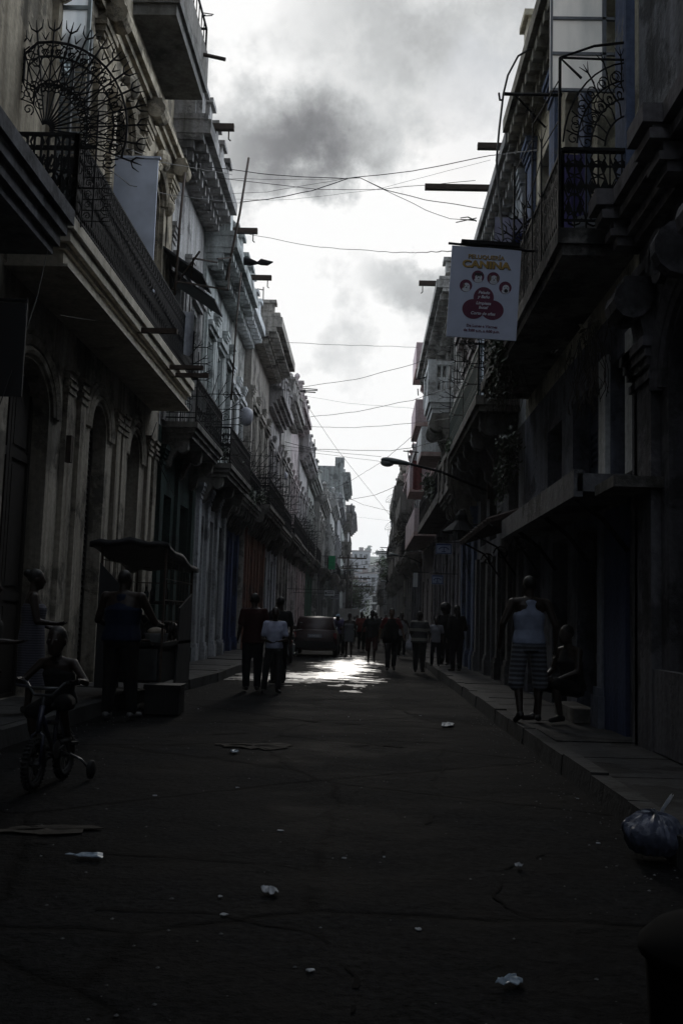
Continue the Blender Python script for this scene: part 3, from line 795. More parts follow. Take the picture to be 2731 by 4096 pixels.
# --- the rest of the left row
Y = LX
house('townhouse', 'grey house with dark green ground floor and a heavy bracketed cornice, second on the left', 1, LX, 21.4, 26.0, 12.6, (.40, .39, .38), 2, (.035, .055, .05), 2, 5.6, 'long', .8, 'rings', GREENWOOD, PALEWOOD, corn=(.85, .95, .42), parapet=.75, spouts=((22.2, 12.75, 1.25),), bw=1.25, ped=1.1)
house('townhouse', 'pale grey house with crowded ribbed pilasters and scrolled window hoods, third on the left', 1, LX + .1, 26.0, 31.3, 11.7, (.52, .55, .54), 3, (.46, .47, .49), 3, 5.4, 'long', .85, 'dense', DARKWOOD, PALEWOOD, corn=(.8, .95, .4), parapet=.7, spouts=((27.1, 12.2, 1.2), (30.4, 12.0, 1.3)), bw=.95, ped=1.2)
house('townhouse', 'house with bright blue ground floor doors between pale pilasters on the left', 1, LX - .15, 31.3, 36.6, 12.3, (.45, .45, .42), 4, (.05, .07, .16), 3, 5.3, 'each', .85, 'rings', BLUEWOOD, GREYWOOD, corn=(.75, .9, .45), parapet=.75, bw=1.0, trim=PLASTER_W, ped=1.3)
house('townhouse', 'reddish house with twin arched doors and a round moulded balcony on the left', 1, LX + .12, 36.6, 43.5, 12.6, (.45, .42, .38), 5, (.20, .10, .075), 3, 5.5, 'each', .9, 'rings', BROWNWOOD, DARKWOOD, corn=(1.1, 1.1, .5), parapet=.5, arch=.5, ped=1.5)
house('townhouse', 'house with large flaking patches of plaster on its ground floor wall, beyond the reddish house', 1, LX + .05, 43.5, 50.0, 11.6, (.46, .44, .44), 6, (.40, .41, .44), 2, 5.4, 'long', .85, 'rings', DARKWOOD, GREYWOOD, corn=(.7, .9, 0), parapet=.9, ped=1.5)
house('townhouse', 'brownish house with shallow parapet beyond the flaking house on the left', 1, LX + .15, 50.0, 56.5, 12.8, (.42, .40, .38), 7, (.34, .32, .3), 3, 5.6, 'long', .85, 'rings', DARKWOOD, DARKWOOD, corn=(.75, .9, .5), parapet=.8, ped=1.3)
house('townhouse', 'pinkish grey house with tall shutters halfway down the left row', 1, LX + .1, 56.5, 63.5, 13.9, (.48, .42, .42), 8, (.52, .46, .45), 3, 5.6, 'each', .85, 'rings', BLUEWOOD, DARKWOOD, corn=(.8, .9, .5), parapet=.9, ped=1.6)
house('townhouse', 'pale house with a pink door front behind the dark parked car on the left', 1, LX + .2, 63.5, 72.0, 12.4, (.47, .45, .45), 9, (.60, .47, .47), 3, 5.6, 'each', .8, 'rings', BLUEWOOD, GREYWOOD, corn=(.75, .9, .6), parapet=1.1, ped=2.2)
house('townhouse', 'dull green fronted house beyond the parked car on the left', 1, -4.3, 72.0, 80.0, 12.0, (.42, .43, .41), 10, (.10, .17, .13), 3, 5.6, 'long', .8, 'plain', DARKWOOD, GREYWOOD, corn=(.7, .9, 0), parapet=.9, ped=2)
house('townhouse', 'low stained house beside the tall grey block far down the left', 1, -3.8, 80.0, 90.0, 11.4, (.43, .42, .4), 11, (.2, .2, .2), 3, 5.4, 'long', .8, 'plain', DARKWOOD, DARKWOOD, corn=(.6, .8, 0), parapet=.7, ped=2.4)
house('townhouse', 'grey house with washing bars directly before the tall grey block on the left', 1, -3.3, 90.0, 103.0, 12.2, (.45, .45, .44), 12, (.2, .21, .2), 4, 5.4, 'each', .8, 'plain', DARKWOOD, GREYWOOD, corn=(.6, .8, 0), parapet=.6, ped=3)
# --- the tall grey block
S, root, m, _ = shell('apartment_block', 'tall grey block with a shuttered window in its bare side, above the left row', 1, -2.95, 118, 136, 19.6, (.33, .35, .34), 13,
    [(u - .7, u + .7, z, z + 2.6, 0) for u in (121, 125, 129, 133) for z in (.3, 4.6, 8.6, 12.6, 16.2)], fills=[((u - .7, u + .7, z, z + 2.6, 0), 'louver', GREYWOOD) for u in (121, 125, 129, 133) for z in (.3, 4.6, 8.6, 12.6, 16.2)], cat='apartment block', group=None, back=9)
cornice_mesh(S, 118.05, 135.9, 17.6, .9, 1.3, .9, .3).build('cornice', m, root)
for i, (u, hh) in enumerate(((118.6, 1.1), (124, .5), (130, .5), (135.4, .6))):
    mb = MB(); S.box(mb, u - .45, u + .45, -1.0, .1, 19.6, 19.6 + hh); mb.build('pedestal', m, root)
mb = MB(); mb.box(-12, -11.2, 118.1, 119.2, 19.6, 20.6); mb.build('chimney', m, root)
for z in (13.6, 10.2, 6.2):
    b = slab(S, 119, 134.5, z, 1.05, .45, ((.4, .9), (.6, 1.0))).build('balcony', CONC, root)
    railing(S, 119, 134.5, 1.05, z + .45, 1.0, .3, .02).build('railing', IRON, b)
    for u in (119.4, 123, 127, 131, 134): console(S, u, z + .01, 1.3, .9, .35).build('bracket', CONC, root)
mb = MB()
zc = 14.6
mb.box(-7.2, -3.9, 117.9, 117.97, zc - 1.0, zc + 1.15)
f_ = mb.build('window', GREYWOOD, root, lab='wide shuttered window in the side wall')
mb = MB()
for k in range(4):
    for i in range(9): mb.box(-7.0 + k * .78, -6.3 + k * .78, 117.83, 117.9, zc - .85 + i * .2, zc - .72 + i * .2)
mb.build('slat', PALEWOOD, f_)
mb = MB(); mb.box(-9.5, -3.2, 117.85, 117.96, 16.9, 17.15); mb.box(-9.0, -3.2, 117.9, 117.97, 12.7, 12.9); mb.build('string_course', m, root)
mb = MB(); mb.box(-3.25, -2.95, 117.7, 117.98, 1, 20.5); mb.build('pilaster', m, root)

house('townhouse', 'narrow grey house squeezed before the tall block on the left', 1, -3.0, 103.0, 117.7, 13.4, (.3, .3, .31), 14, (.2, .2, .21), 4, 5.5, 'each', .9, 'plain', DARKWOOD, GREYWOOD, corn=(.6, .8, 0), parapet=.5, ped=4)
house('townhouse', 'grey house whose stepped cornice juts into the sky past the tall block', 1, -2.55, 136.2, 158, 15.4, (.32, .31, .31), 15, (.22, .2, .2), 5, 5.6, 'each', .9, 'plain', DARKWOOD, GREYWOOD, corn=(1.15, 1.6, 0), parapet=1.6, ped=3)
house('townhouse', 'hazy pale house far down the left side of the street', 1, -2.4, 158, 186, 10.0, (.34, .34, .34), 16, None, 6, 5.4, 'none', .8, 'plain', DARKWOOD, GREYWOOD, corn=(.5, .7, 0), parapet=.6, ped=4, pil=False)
# ================================================================== RIGHT SIDE
RX = 2.95
# --- house nearest on the right: dark stone, arched door, huge stepped balcony moulding and scrolls
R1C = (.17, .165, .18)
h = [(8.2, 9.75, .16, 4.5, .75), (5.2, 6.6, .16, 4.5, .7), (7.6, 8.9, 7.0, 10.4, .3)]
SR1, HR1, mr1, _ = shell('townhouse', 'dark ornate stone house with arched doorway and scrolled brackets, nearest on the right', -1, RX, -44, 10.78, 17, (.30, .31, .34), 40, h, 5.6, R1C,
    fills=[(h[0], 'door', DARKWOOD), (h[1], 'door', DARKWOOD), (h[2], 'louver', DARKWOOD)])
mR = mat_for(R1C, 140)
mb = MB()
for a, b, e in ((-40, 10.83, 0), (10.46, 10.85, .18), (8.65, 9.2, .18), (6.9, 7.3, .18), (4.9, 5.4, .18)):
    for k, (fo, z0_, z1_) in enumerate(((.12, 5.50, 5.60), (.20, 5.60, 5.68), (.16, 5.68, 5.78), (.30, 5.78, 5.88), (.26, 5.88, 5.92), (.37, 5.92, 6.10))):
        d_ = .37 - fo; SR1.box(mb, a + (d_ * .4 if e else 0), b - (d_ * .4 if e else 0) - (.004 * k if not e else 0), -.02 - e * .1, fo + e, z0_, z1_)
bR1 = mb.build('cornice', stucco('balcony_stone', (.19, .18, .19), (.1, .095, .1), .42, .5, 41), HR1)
mb = MB(); SR1.box(mb, -40, 10.76, -.02, .13, 5.08, 5.2); SR1.box(mb, -40, 10.76, -.02, .09, 4.98, 5.08); mb.build('string_course', mR, HR1)
for u in (10.3, 7.85, 5.0):
    console(SR1, u, 5.0, 1.0, .34, .36).build('bracket', mR, HR1)
for u, w_ in ((10.32, .62), (7.75, .4), (7.2, .4), (10.62, .2)): pilaster(SR1, u, w_, .01, 4.3, .10, True, False).build('pilaster', mR, HR1)
mb = MB()
for rr, oo in ((.10, .06), (.26, .10), (.4, .06)):
    mb.tube([SR1.P(8.975 + (.775 + rr) * cos(pi * k / 16), .02, 3.75 + (.75 + rr) * sin(pi * k / 16)) for k in range(17)], oo, 6)
mb.lathe(SR1.P(8.975, .12, 4.85), [(.02, -.1), (.26, -.08), (.26, .08), (.02, .1)], 14, axis='y')
for q in (-1, 1):
    spiral(mb, SR1.P(8.975 + q * .7, .1, 5.0), Vector((0, 1, 0)), Vector((0, 0, 1)), .34, 1.5, .06, 0, 18, q)
mb.build('door_surround', mR, HR1)
mb = MB(); SR1.box(mb, .3, 10.7, -.02, .09, .16, .95); SR1.box(mb, .3, 8.15, -.02, .06, 2.6, 2.85); mb.build('plinth', mR, HR1)
mb = MB(); SR1.box(mb, 9.9, 10.72, -.02, .5, 2.75, 2.86); mb.build('ledge', CONC, HR1)

# --- house with the iron balcony and the dog grooming sign
R2C = (.66, .62, .50)
h = []; f = []
def op2(hh, k, m_): h.append(hh); f.append((hh, k, m_))
for a in (11.7, 13.9, 16.2): op2((a, a + 1.1, 5.9, 9.6, .0), 'louver', PALEWOOD if a < 12 else plain('blue_shutter_paint', (.06, .08, .17), .6, 0, .3, 8))
op2((11.15, 12.05, 3.12, 4.55, 0), 'louver', BLUEWOOD); op2((12.5, 14.3, 3.12, 4.55, 0), 'louver', BLUEWOOD); op2((15.1, 16.3, 3.12, 4.5, 0), 'louver', DARKWOOD)
op2((12.75, 13.95, .2, 2.65, 0), 'door', DARKWOOD); op2((14.6, 15.8, .16, 2.65, 0), 'door', GREENWOOD); op2((16.9, 18.1, .16, 2.75, 0), 'door', DARKWOOD)
SR2, HR2, mr2, mr2g = shell('townhouse', 'cream house with blue pilasters and a crumbling iron railed balcony, second on the right', -1, RX, 10.8, 18.6, 11.6, R2C, 42, h, 5.2, (.16, .17, .21), fills=f, stain=.45)
cornice_mesh(SR2, 10.85, 18.55, 10.5, .5, .75, .35).build('cornice', stucco('cornice_cream', (.30, .29, .25), (.15, .145, .13), .42, .5, 43), HR2)
mb = MB(); SR2.box(mb, 10.9, 18.5, -.3, .1, 11.6, 12.0)
mb.build('parapet', mr2, HR2)
for u in (11.5, 14.4, 17.6):
    mb = MB(); SR2.box(mb, u - .25, u + .25, -.35, .22, 11.62, 12.5); SR2.box(mb, u - .32, u + .32, -.38, .3, 12.5, 12.62); mb.build('pedestal', mr2, HR2)
BLUEP = stucco('blue_pilaster', (.15, .19, .30), (.3, .3, .28), .38, .45, 44)
for u, w_ in ((11.2, .5), (13.35, .4), (15.6, .45), (17.9, .5)): pilaster(SR2, u, w_, 5.9, 10.3, .1, True, False).build('pilaster', BLUEP, HR2)
pilaster(SR2, 12.35, .28, .02, 2.75, .07, False).build('pilaster', stucco('grey_blue_post', (.2, .22, .28), None, .4, .5, 46), HR2)
for u, w_ in ((11.0, .34), (12.27, .36)): pilaster(SR2, u, w_, 3.07, 4.7, .06, False, False).build('window_frame', PLASTER_W, HR2)
mb = MB(); SR2.box(mb, 11.2, 12.2, -.02, .05, .05, 2.75); mb.build('panel', stucco('deep_blue_panel', (.06, .08, .16), (.15, .15, .16), .35, .4, 47), HR2)
bR2 = slab(SR2, 10.95, 18.45, 5.55, .87, .3, ((.4, .94), (.6, 1.0))).build('balcony', stucco('balcony_crumbled', (.22, .21, .2), (.06, .06, .058), .48, .5, 45), HR2)
railing(SR2, 10.95, 18.45, .87, 5.86, .95, .12, .012, 'dense').build('railing', IRON, bR2)
mb = MB(); yf = 11.05
hubR = Vector((RX - .12, yf, 6.75)); axs = -1
hub_ = Vector((RX - .02, yf, 6.85))
for k, R_ in enumerate((.30, .46, .62, .78)):
    mb.tube([hub_ + Vector((-R_ * cos(q), 0, R_ * 1.35 * sin(q))) for q in [rad(4 + i_ * 9) for i_ in range(11)]], .011, 5)
for k in range(6):
    q = rad(12 + k * 14); dr = Vector((-cos(q), 0, 1.35 * sin(q))); tg = Vector((sin(q), 0, cos(q)))
    mb.tube([hub_ + dr * .3, hub_ + dr * .42 + tg * .03, hub_ + dr * .58 - tg * .03, hub_ + dr * .76], .009, 5)
    for fl in (1, -1):
        spiral(mb, hub_ + dr * .5 + tg * (fl * .075), dr, tg, .075, 1.3, .008, 0, 14, fl); spiral(mb, hub_ + dr * .66 + tg * (fl * .08), dr, tg, .08, 1.3, .008, pi, 14, fl)
    if k > 2:
        b = hub_ + dr * .84; mb.bar(hub_ + dr * .72, b, .010)
        for t in (-.06, 0, .06): mb.tube([b, b + dr.normalized() * .12 + tg * t], [.009, .003], 4)
for k in range(3): spiral(mb, Vector((RX - .2 - k * .24, yf, 6.0)), ax, az, .1, 1.4, .012, pi if k % 2 else 0, 12, 1 if k % 2 else -1)
x1 = RX - .84
mb.bar(Vector((x1, yf, 5.86)), Vector((x1, yf, 7.95)), .022); mb.tube([Vector((x1 + .25, yf, 7.7)), Vector((x1, yf, 7.95)), Vector((x1 + .4, yf, 8.1)), Vector((RX, yf, 8.16))], .016, 4)
mb.bar(Vector((x1, yf, 6.8)), Vector((RX, yf, 6.8)), .02); mb.bar(Vector((x1, yf, 7.95)), Vector((RX, yf, 7.93)), .014)
mb.build('fan_grille', IRON, bR2)
mb = MB()
for u_, z1_ in ((12.2, 7.5), (12.9, 8.2), (13.6, 7.2)): mb.bar(SR2.P(u_, .84, 5.86), SR2.P(u_ + .05, .84, z1_), .014)
for a, b in (((12.2, 7.3), (13.6, 7.1)), ((11.1, 7.7), (12.9, 8.1)), ((12.9, 7.9), (14.6, 8.2)), ((11.1, 7.2), (12.2, 7.4))): mb.bar(SR2.P(a[0], .84, a[1]), SR2.P(b[0], .84, b[1]), .008)
for u_, z1_ in ((12.25, 7.5), (12.95, 8.2), (13.65, 7.2)):
    for t in (-.5, 0, .5): mb.tube([SR2.P(u_, .84, z1_), SR2.P(u_ + .12 * t, .84 + .12 * t, z1_ + .22)], [.010, .003], 4)
mb.build('line_posts', IRON, bR2)
# second spiked grille at mid balcony
mb = MB(); yf2 = 14.6
fan(mb, Vector((RX - .1, yf2, 6.7)), -1, .45, .85, rad(-30), rad(90), 8, .09, True, .013)
for z in (6.2, 6.6, 7.0): mb.bar(Vector((RX, yf2, z)), Vector((x1, yf2, z)), .016)
mb.bar(Vector((x1, yf2, 5.86)), Vector((x1, yf2, 8.3)), .022); mb.bar(Vector((x1 + .18, yf2, 5.86)), Vector((x1 + .18, yf2, 8.2)), .016)
mb.build('fan_grille', IRON, bR2)
# open frosted leaf
S_ = MB(); yl = 11.62
for z in (7.87, 8.34, 8.8, 9.27, 9.72, 10.2): S_.box(RX - .83, RX - .03, yl - .02, yl + .02, z - .018, z + .018)
for x in (RX - .84, RX - .03): S_.box(x - .015, x + .015, yl - .022, yl + .022, 7.85, 10.22)
S_.box(RX - .22, RX - .17, yl - .02, yl + .02, 7.87, 10.2)
lf = S_.build('shutter', ALU, HR2, lab='open frosted glass shutter leaf')
mb = MB(); mb.poly([(RX - .83, yl, 7.87), (RX - .2, yl, 7.87), (RX - .2, yl, 10.2), (RX - .83, yl, 10.2)]); mb.build('pane', FROST, lf)
# bent pipe and hook bracket out from the cornice
mb = MB(); pA = at(2120, 195, Y=15.5); mb.tube([at(2120, 195, Y=15.5), at(2070, 225, Y=15.4), at(2030, 300, Y=15.3), at(2012, 375, Y=15.2), at(1995, 520, Y=15.0), at(1985, 640, Y=14.9), at(1990, 740, Y=14.8), at(2012, 960, Y=14.2)], .018, 5)
mb.build('conduit', WIRE, HR2)
mb = MB(); mb.tube([at(2245, 380, Y=14.7), at(2060, 378, Y=15.0), at(2015, 376, Y=15.0)], .03, 5); mb.tube([at(2010, 400, Y=15), at(1998, 400, Y=15), at(1994, 372, Y=15)], .02, 4); mb.bar(at(2060, 380, Y=15), at(2180, 510, Y=15.3), .016)
mb.build('hook_bracket', IRON, HR2)
# concrete awning over the ground floor
mb = MB(); SR2.box(mb, 10.85, 16.6, -.02, .66, 2.82, 3.02); SR2.box(mb, 10.85, 16.6, .6, .7, 2.76, 3.06)
mb.build('awning', stucco('awning_concrete', (.17, .17, .18), (.07, .07, .07), .45, .4, 48), HR2)
for u in (11.2, 13.2, 15.4):
    mb = MB(); mb.tube([SR2.P(u, .02, 2.2), SR2.P(u, .3, 2.55), SR2.P(u, .6, 2.78)], .03, 5); mb.build('bracket', IRON, HR2)
mb = MB(); SR2.box(mb, 12.7, 14.0, .02, .3, .15, .32); mb.build('doorstep', CONC, HR2)

# --- house with the railed balcony on curved brackets
h = []; f = []
for a in (19.3, 21.5, 23.9): op2((a, a + 1.15, 5.95, 9.6, 0), 'louver', PALEWOOD)
for a in (19.0, 20.6, 22.3, 24.6): op2((a, a + 1.0, .16, 2.9, 0), 'door', DARKWOOD)
for a in (19.4, 22.6, 24.5): op2((a, a + 1.3, 3.3, 5.0, 0), 'louver', BLUEWOOD)
SR3, HR3, mr3, _ = shell('townhouse', 'blue grey house with a green railed balcony on curved brackets, third on the right', -1, RX, 18.6, 26.4, 11.3, (.46, .50, .55), 50, h, 5.2, (.14, .14, .15), fills=f)
cornice_mesh(SR3, 18.65, 26.35, 10.35, .45, .7, .4).build('cornice', stucco('cornice_pale', (.36, .36, .36), (.18, .18, .18), .42, .5, 51), HR3)
for u in (19, 21.5, 24, 26.1):
    mb = MB(); SR3.box(mb, u - .25, u + .25, -.3, .2, 11.3, 11.75); mb.build('pedestal', mr3, HR3)
    pilaster(SR3, u if u > 19 else 18.95, .4, 5.9, 10.2, .09, True, False).build('pilaster', mr3, HR3)
for u_ in (16.6, 18.3): side_guard(SR2, u_, 5.9, 2.4, .87, bR2, .014, int(u_))
bR3 = slab(SR3, 19.3, 26.2, 5.52, .87, .3, ((.4, .93), (.6, 1.0))).build('balcony', CONC, HR3)
railing(SR3, 19.3, 26.2, .87, 5.83, 1.0, .11, .011, 'rings').build('railing', plain('green_iron', (.03, .06, .055), .6, 0, .3, 10), bR3)
for u in (19.7, 21.3, 22.9, 24.5, 25.9): console(SR3, u, 5.53, 1.0, .75, .2).build('bracket', mat_for((.14, .14, .15), 150), HR3)
for u in (18.9, 20.3, 21.9, 23.7, 26.0): pilaster(SR3, u, .3, .02, 3.0, .08, False, True).build('pilaster', mat_for((.14, .14, .15), 150), HR3)
mb = MB()
for i in range(12):
    a = 16.8 + i * .43; mb.hexa([(RX + .02, a, 3.35), (RX - .85, a, 3.06), (RX - .85, a + .41, 3.06), (RX + .02, a + .41, 3.35), (RX + .02, a, 3.42), (RX - .87, a, 3.12), (RX - .87, a + .41, 3.12), (RX + .02, a + .41, 3.42)])
    mb.tube([(RX, a + .42, 3.42), (RX - .88, a + .42, 3.12)], .05, 6)
mb.build('awning', plain('dark_roof_tile', (.05, .035, .03), .85, 0, .4, 5), HR3, lab='sloping dark tiled awning')
for u in (17.2, 19.5, 21.6):
    mb = MB(); spiral(mb, SR3.P(u, .3, 2.72), Vector((-1, 0, 0)), Vector((0, 0, 1)), .16, 1.4, .02, 0, 14, 1); mb.tube([SR3.P(u, .02, 2.3), SR3.P(u, .4, 2.85), SR3.P(u, .82, 3.06)], .025, 4); mb.build('bracket', IRON, HR3)

for u, z, ln in ((21.4, 11.02, 1.85), (19.9, 11.25, .85)): spout(SR3, u, z, ln, .06, False).build('rain_spout', RUST, HR3)
for u_ in (19.4, 22.4, 26.1): side_guard(SR3, u_, 5.85, 2.3, .87, bR3, .014, int(u_))
# --- the far right row
house('townhouse', 'narrow low house with tall blue pillars beside the green railed balcony', -1, RX, 26.4, 30.0, 10.4, (.30, .27, .26), 52, (.12, .15, .24), 2, 5.0, 'each', .8, 'balustrade', DARKWOOD, GREYWOOD, corn=(.4, .6, .4), parapet=.3, bw=.85, gh=3.2, pil=True)
P5 = (.46, .45, .43)
S5, H5, m5 = house('townhouse', 'three floor house with a bracketed eave and a white balustrade balcony on the right', -1, RX, 30.05, 42.0, 12.2, P5, 53, (.2, .19, .21), 4, 5.2, 'none', .8, 'rings', BROWNWOOD, PALEWOOD,
    floors=[(5.3, 2.9), (9.2, 2.1)], corn=(.98, .75, .55), parapet=.3, gh=3.4, pil=True, ped=6, spouts=((30.6, 12.0, 1.5),))
b = slab(S5, 33.9, 36.4, 8.55, .93, .62, ((.3, .86), (.3, .92), (.4, 1.0))).build('balcony', PLASTER_W, H5); balustrade(S5, 33.9, 36.4, .93, 9.18, 1.2).build('balustrade', PLASTER_W, b)
for u in (34.2, 36.1): console(S5, u, 8.56, 1.4, .8, .4).build('bracket', STONE, H5)
PINK = stucco('pink_stucco', (.52, .39, .37), (.25, .2, .18), .36, .4, 54)
b = slab(S5, 38.2, 41.2, 7.75, .92, .16).build('balcony', PINK, H5, lab='pink undersided slab balcony')
mb = MB(); S5.box(mb, 38.2, 41.2, .82, .92, 7.92, 8.9); S5.box(mb, 38.2, 38.3, 0, .82, 7.92, 8.9); S5.box(mb, 41.1, 41.2, 0, .82, 7.92, 8.9); mb.build('parapet', PLASTER_W, b)
b = slab(S5, 30.4, 41.6, 5.0, .8, .28).build('balcony', CONC, H5); railing(S5, 30.4, 41.6, .8, 5.29, 1.0, .2, .014, 'rings').build('railing', IRON, b)
S6, H6, m6 = house('apartment_building', 'pink modern building with boxy solid balconies on the right', -1, RX, 42.1, 52.0, 14.2, (.52, .40, .39), 55, (.22, .2, .2), 3, 5.0, 'none', .8, 'plain', DARKWOOD, GREYWOOD,
    floors=[(5.1, 2.4), (7.8, 2.3), (10.4, 2.2)], corn=(.3, .4, 0), parapet=.5, gh=3.2, pil=False, ped=8, group=None)
for z, u0, u1 in ((12.65, 43.8, 47), (9.95, 43.4, 47.4), (7.6, 47.8, 51), (5.0, 42.5, 51.5)):
    b = slab(S6, u0, u1, z, .92, .18).build('balcony', PINK, H6); mb = MB()
    S6.box(mb, u0, u1, .8, .92, z + .19, z + 1.2); S6.box(mb, u0, u0 + .12, 0, .8, z + .19, z + 1.2); S6.box(mb, u1 - .12, u1, 0, .8, z + .19, z + 1.2); mb.build('parapet', stucco('pink_grey', (.58, .48, .50), None, .38, .4, 56), b)
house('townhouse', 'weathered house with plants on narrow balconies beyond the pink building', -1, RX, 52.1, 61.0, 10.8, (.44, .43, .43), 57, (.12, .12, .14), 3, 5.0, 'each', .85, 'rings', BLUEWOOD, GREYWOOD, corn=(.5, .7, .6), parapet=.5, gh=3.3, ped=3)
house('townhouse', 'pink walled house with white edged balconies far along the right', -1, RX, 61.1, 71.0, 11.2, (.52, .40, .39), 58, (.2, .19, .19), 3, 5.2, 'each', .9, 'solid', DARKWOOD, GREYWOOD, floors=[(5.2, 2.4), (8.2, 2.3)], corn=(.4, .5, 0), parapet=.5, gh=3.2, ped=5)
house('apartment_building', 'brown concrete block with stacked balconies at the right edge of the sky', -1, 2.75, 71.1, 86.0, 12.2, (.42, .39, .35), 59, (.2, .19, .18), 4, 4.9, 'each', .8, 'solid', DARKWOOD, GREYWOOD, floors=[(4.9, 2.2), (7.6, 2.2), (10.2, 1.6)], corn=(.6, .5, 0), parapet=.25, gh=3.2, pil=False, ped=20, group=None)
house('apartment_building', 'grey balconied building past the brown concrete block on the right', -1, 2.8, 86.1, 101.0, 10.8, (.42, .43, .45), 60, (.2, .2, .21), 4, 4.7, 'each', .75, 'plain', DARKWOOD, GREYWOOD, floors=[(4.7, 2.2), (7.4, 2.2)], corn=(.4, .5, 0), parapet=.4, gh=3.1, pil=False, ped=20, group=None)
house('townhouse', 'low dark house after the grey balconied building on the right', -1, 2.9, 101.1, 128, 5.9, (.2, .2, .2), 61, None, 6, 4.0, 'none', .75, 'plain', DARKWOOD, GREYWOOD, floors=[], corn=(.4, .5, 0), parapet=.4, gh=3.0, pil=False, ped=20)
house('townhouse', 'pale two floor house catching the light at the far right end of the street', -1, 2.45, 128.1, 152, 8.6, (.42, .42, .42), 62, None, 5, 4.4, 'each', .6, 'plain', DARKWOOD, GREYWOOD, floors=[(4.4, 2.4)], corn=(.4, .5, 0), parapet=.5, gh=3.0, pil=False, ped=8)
house('townhouse', 'long low pale house last in the right row before the hill', -1, 2.3, 152.1, 190, 6.4, (.36, .36, .36), 63, None, 7, 4.0, 'none', .6, 'plain', DARKWOOD, GREYWOOD, floors=[], corn=(.3, .4, 0), parapet=.3, gh=3.0, pil=False, ped=12)

# ------------------------------------------------------------------ hill and the town on it
g = MB(); nx_, ny_ = 40, 24; X0 = -260
def hz(x, y): 
    t = max(0, min(1, (y - 210) / 400)); return (t * t * (3 - 2 * t)) * (39 + 3 * mn.noise(Vector((x * .012, y * .01, 2)))) - .02
for j in range(ny_ + 1):
    for i in range(nx_ + 1):
        x = X0 + i * 13; y = 205 + j * 22; g.v.append((x, y, hz(x, y) + (mn.noise(Vector((x * .05, y * .05, 0))) * 1.2 if j > 2 else 0)))
for j in range(ny_):
    for i in range(nx_):
        a = j * (nx_ + 1) + i; g.f.append((a, a + 1, a + nx_ + 2, a + nx_ + 1)); g.m.append(0)
label(g.build('hill', plain('hill_scrub', (.05, .06, .04), .95, 0, .5, .06), smooth=True), kind='structure')
FARW = [stucco('far_wall_%d' % i, c, None, .4, .3, 70 + i) for i, c in enumerate(((.45, .45, .44), (.36, .35, .33), (.3, .31, .33), (.5, .49, .47)))]
ROOF = plain('far_roof', (.16, .13, .12), .9, 0, .3, 1)
r = random.Random(11)
spots = [(-14, 232, 7, 6), (9.5, 226, 8, 8), (15, 242, 6, 10), (-9, 262, 9, 7), (4.5, 268, 6, 6), (13, 281, 8, 9), (-3, 292, 7, 8), (-15, 300, 8, 10), (8, 309, 7, 7), (20, 318, 8, 12), (0, 330, 9, 8), (-11, 342, 8, 8), (12, 352, 10, 13), (5, 372, 7, 7), (-6, 380, 9, 9), (19, 392, 8, 9), (-18, 402, 8, 8), (10, 424, 9, 9), (-2, 438, 8, 8), (24, 446, 9, 10)]
desc = ['flat roofed', 'pale', 'grey', 'whitish']
for i, (x, y, wd, ht) in enumerate(spots):
    z = hz(x, y)
    t = thing('hill_house', 'tiny hazy %s house %s on the far hillside, %s past the street end' % (desc[i % 4], 'low' if y < 290 else 'halfway up' if y < 375 else 'high', 'left' if x < -4 else 'centre' if x < 9 else 'right'), 'house', (x, y, z), 0, 'far houses on the hillside')
    mb = MB(); mb.box(x - wd / 2, x + wd / 2, y - 4, y + 4, z - 3, z + ht); mb.build('wall', FARW[i % 4], t)
    mb = MB(); mb.box(x - wd / 2 - .3, x + wd / 2 + .3, y - 4.3, y + 4.3, z + ht + .01, z + ht + .4); mb.box(x - 1, x + 1, y - 1, y + 1, z + ht + .4, z + ht + 2); mb.build('roof', ROOF, t)
    for k in range(3):
        for q in range(2):
            xx = x - wd * .3 + k * wd * .3; zz = z + ht * (.3 + .35 * q); mb = MB(); mb.box(xx - .6, xx + .6, y - 4.12, y - 4.005, zz, zz + 1.6); mb.build('window', VOID, t)

def leaves(mb, c, rx, ry, rz, n, s, r, clumps=7):
    cl = [Vector((r.gauss(0, .5) * rx, r.gauss(0, .5) * ry, r.gauss(0, .45) * rz)) for _ in range(clumps)]
    for i in range(n):
        k = r.choice(cl); p = Vector(c) + k + Vector((r.gauss(0, .26) * rx, r.gauss(0, .26) * ry, r.gauss(0, .26) * rz))
        a = Vector((r.uniform(-1, 1), r.uniform(-1, 1), r.uniform(-1, 1))).normalized(); b = a.orthogonal().normalized(); q = a.cross(b)
        sz = s * r.uniform(.6, 1.3)
        mb.poly([p - b * sz, p + q * sz * .35, p + b * sz, p - q * sz * .35])
def leafmat(name, c):
    m, n, l, p = newmat(name)
    g_ = n.new('ShaderNodeNewGeometry'); cr_ = n.new('ShaderNodeValToRGB'); l.new(g_.outputs['Random Per Island'], cr_.inputs[0])
    cr_.color_ramp.elements[0].color = (*[x * .5 for x in c], 1); cr_.color_ramp.elements[1].color = (*[x * 1.3 for x in c], 1)
    l.new(cr_.outputs[0], p.inputs['Base Color']); p.inputs['Roughness'].default_value = .6
    return m
LEAF = leafmat('leaf_green', (.045, .07, .028)); LEAFD = leafmat('leaf_dark', (.03, .042, .022)); LEAFDRY = leafmat('leaf_dry', (.05, .045, .025)); BARK = plain('bark', (.05, .042, .035), .9, 0, .4, 6)
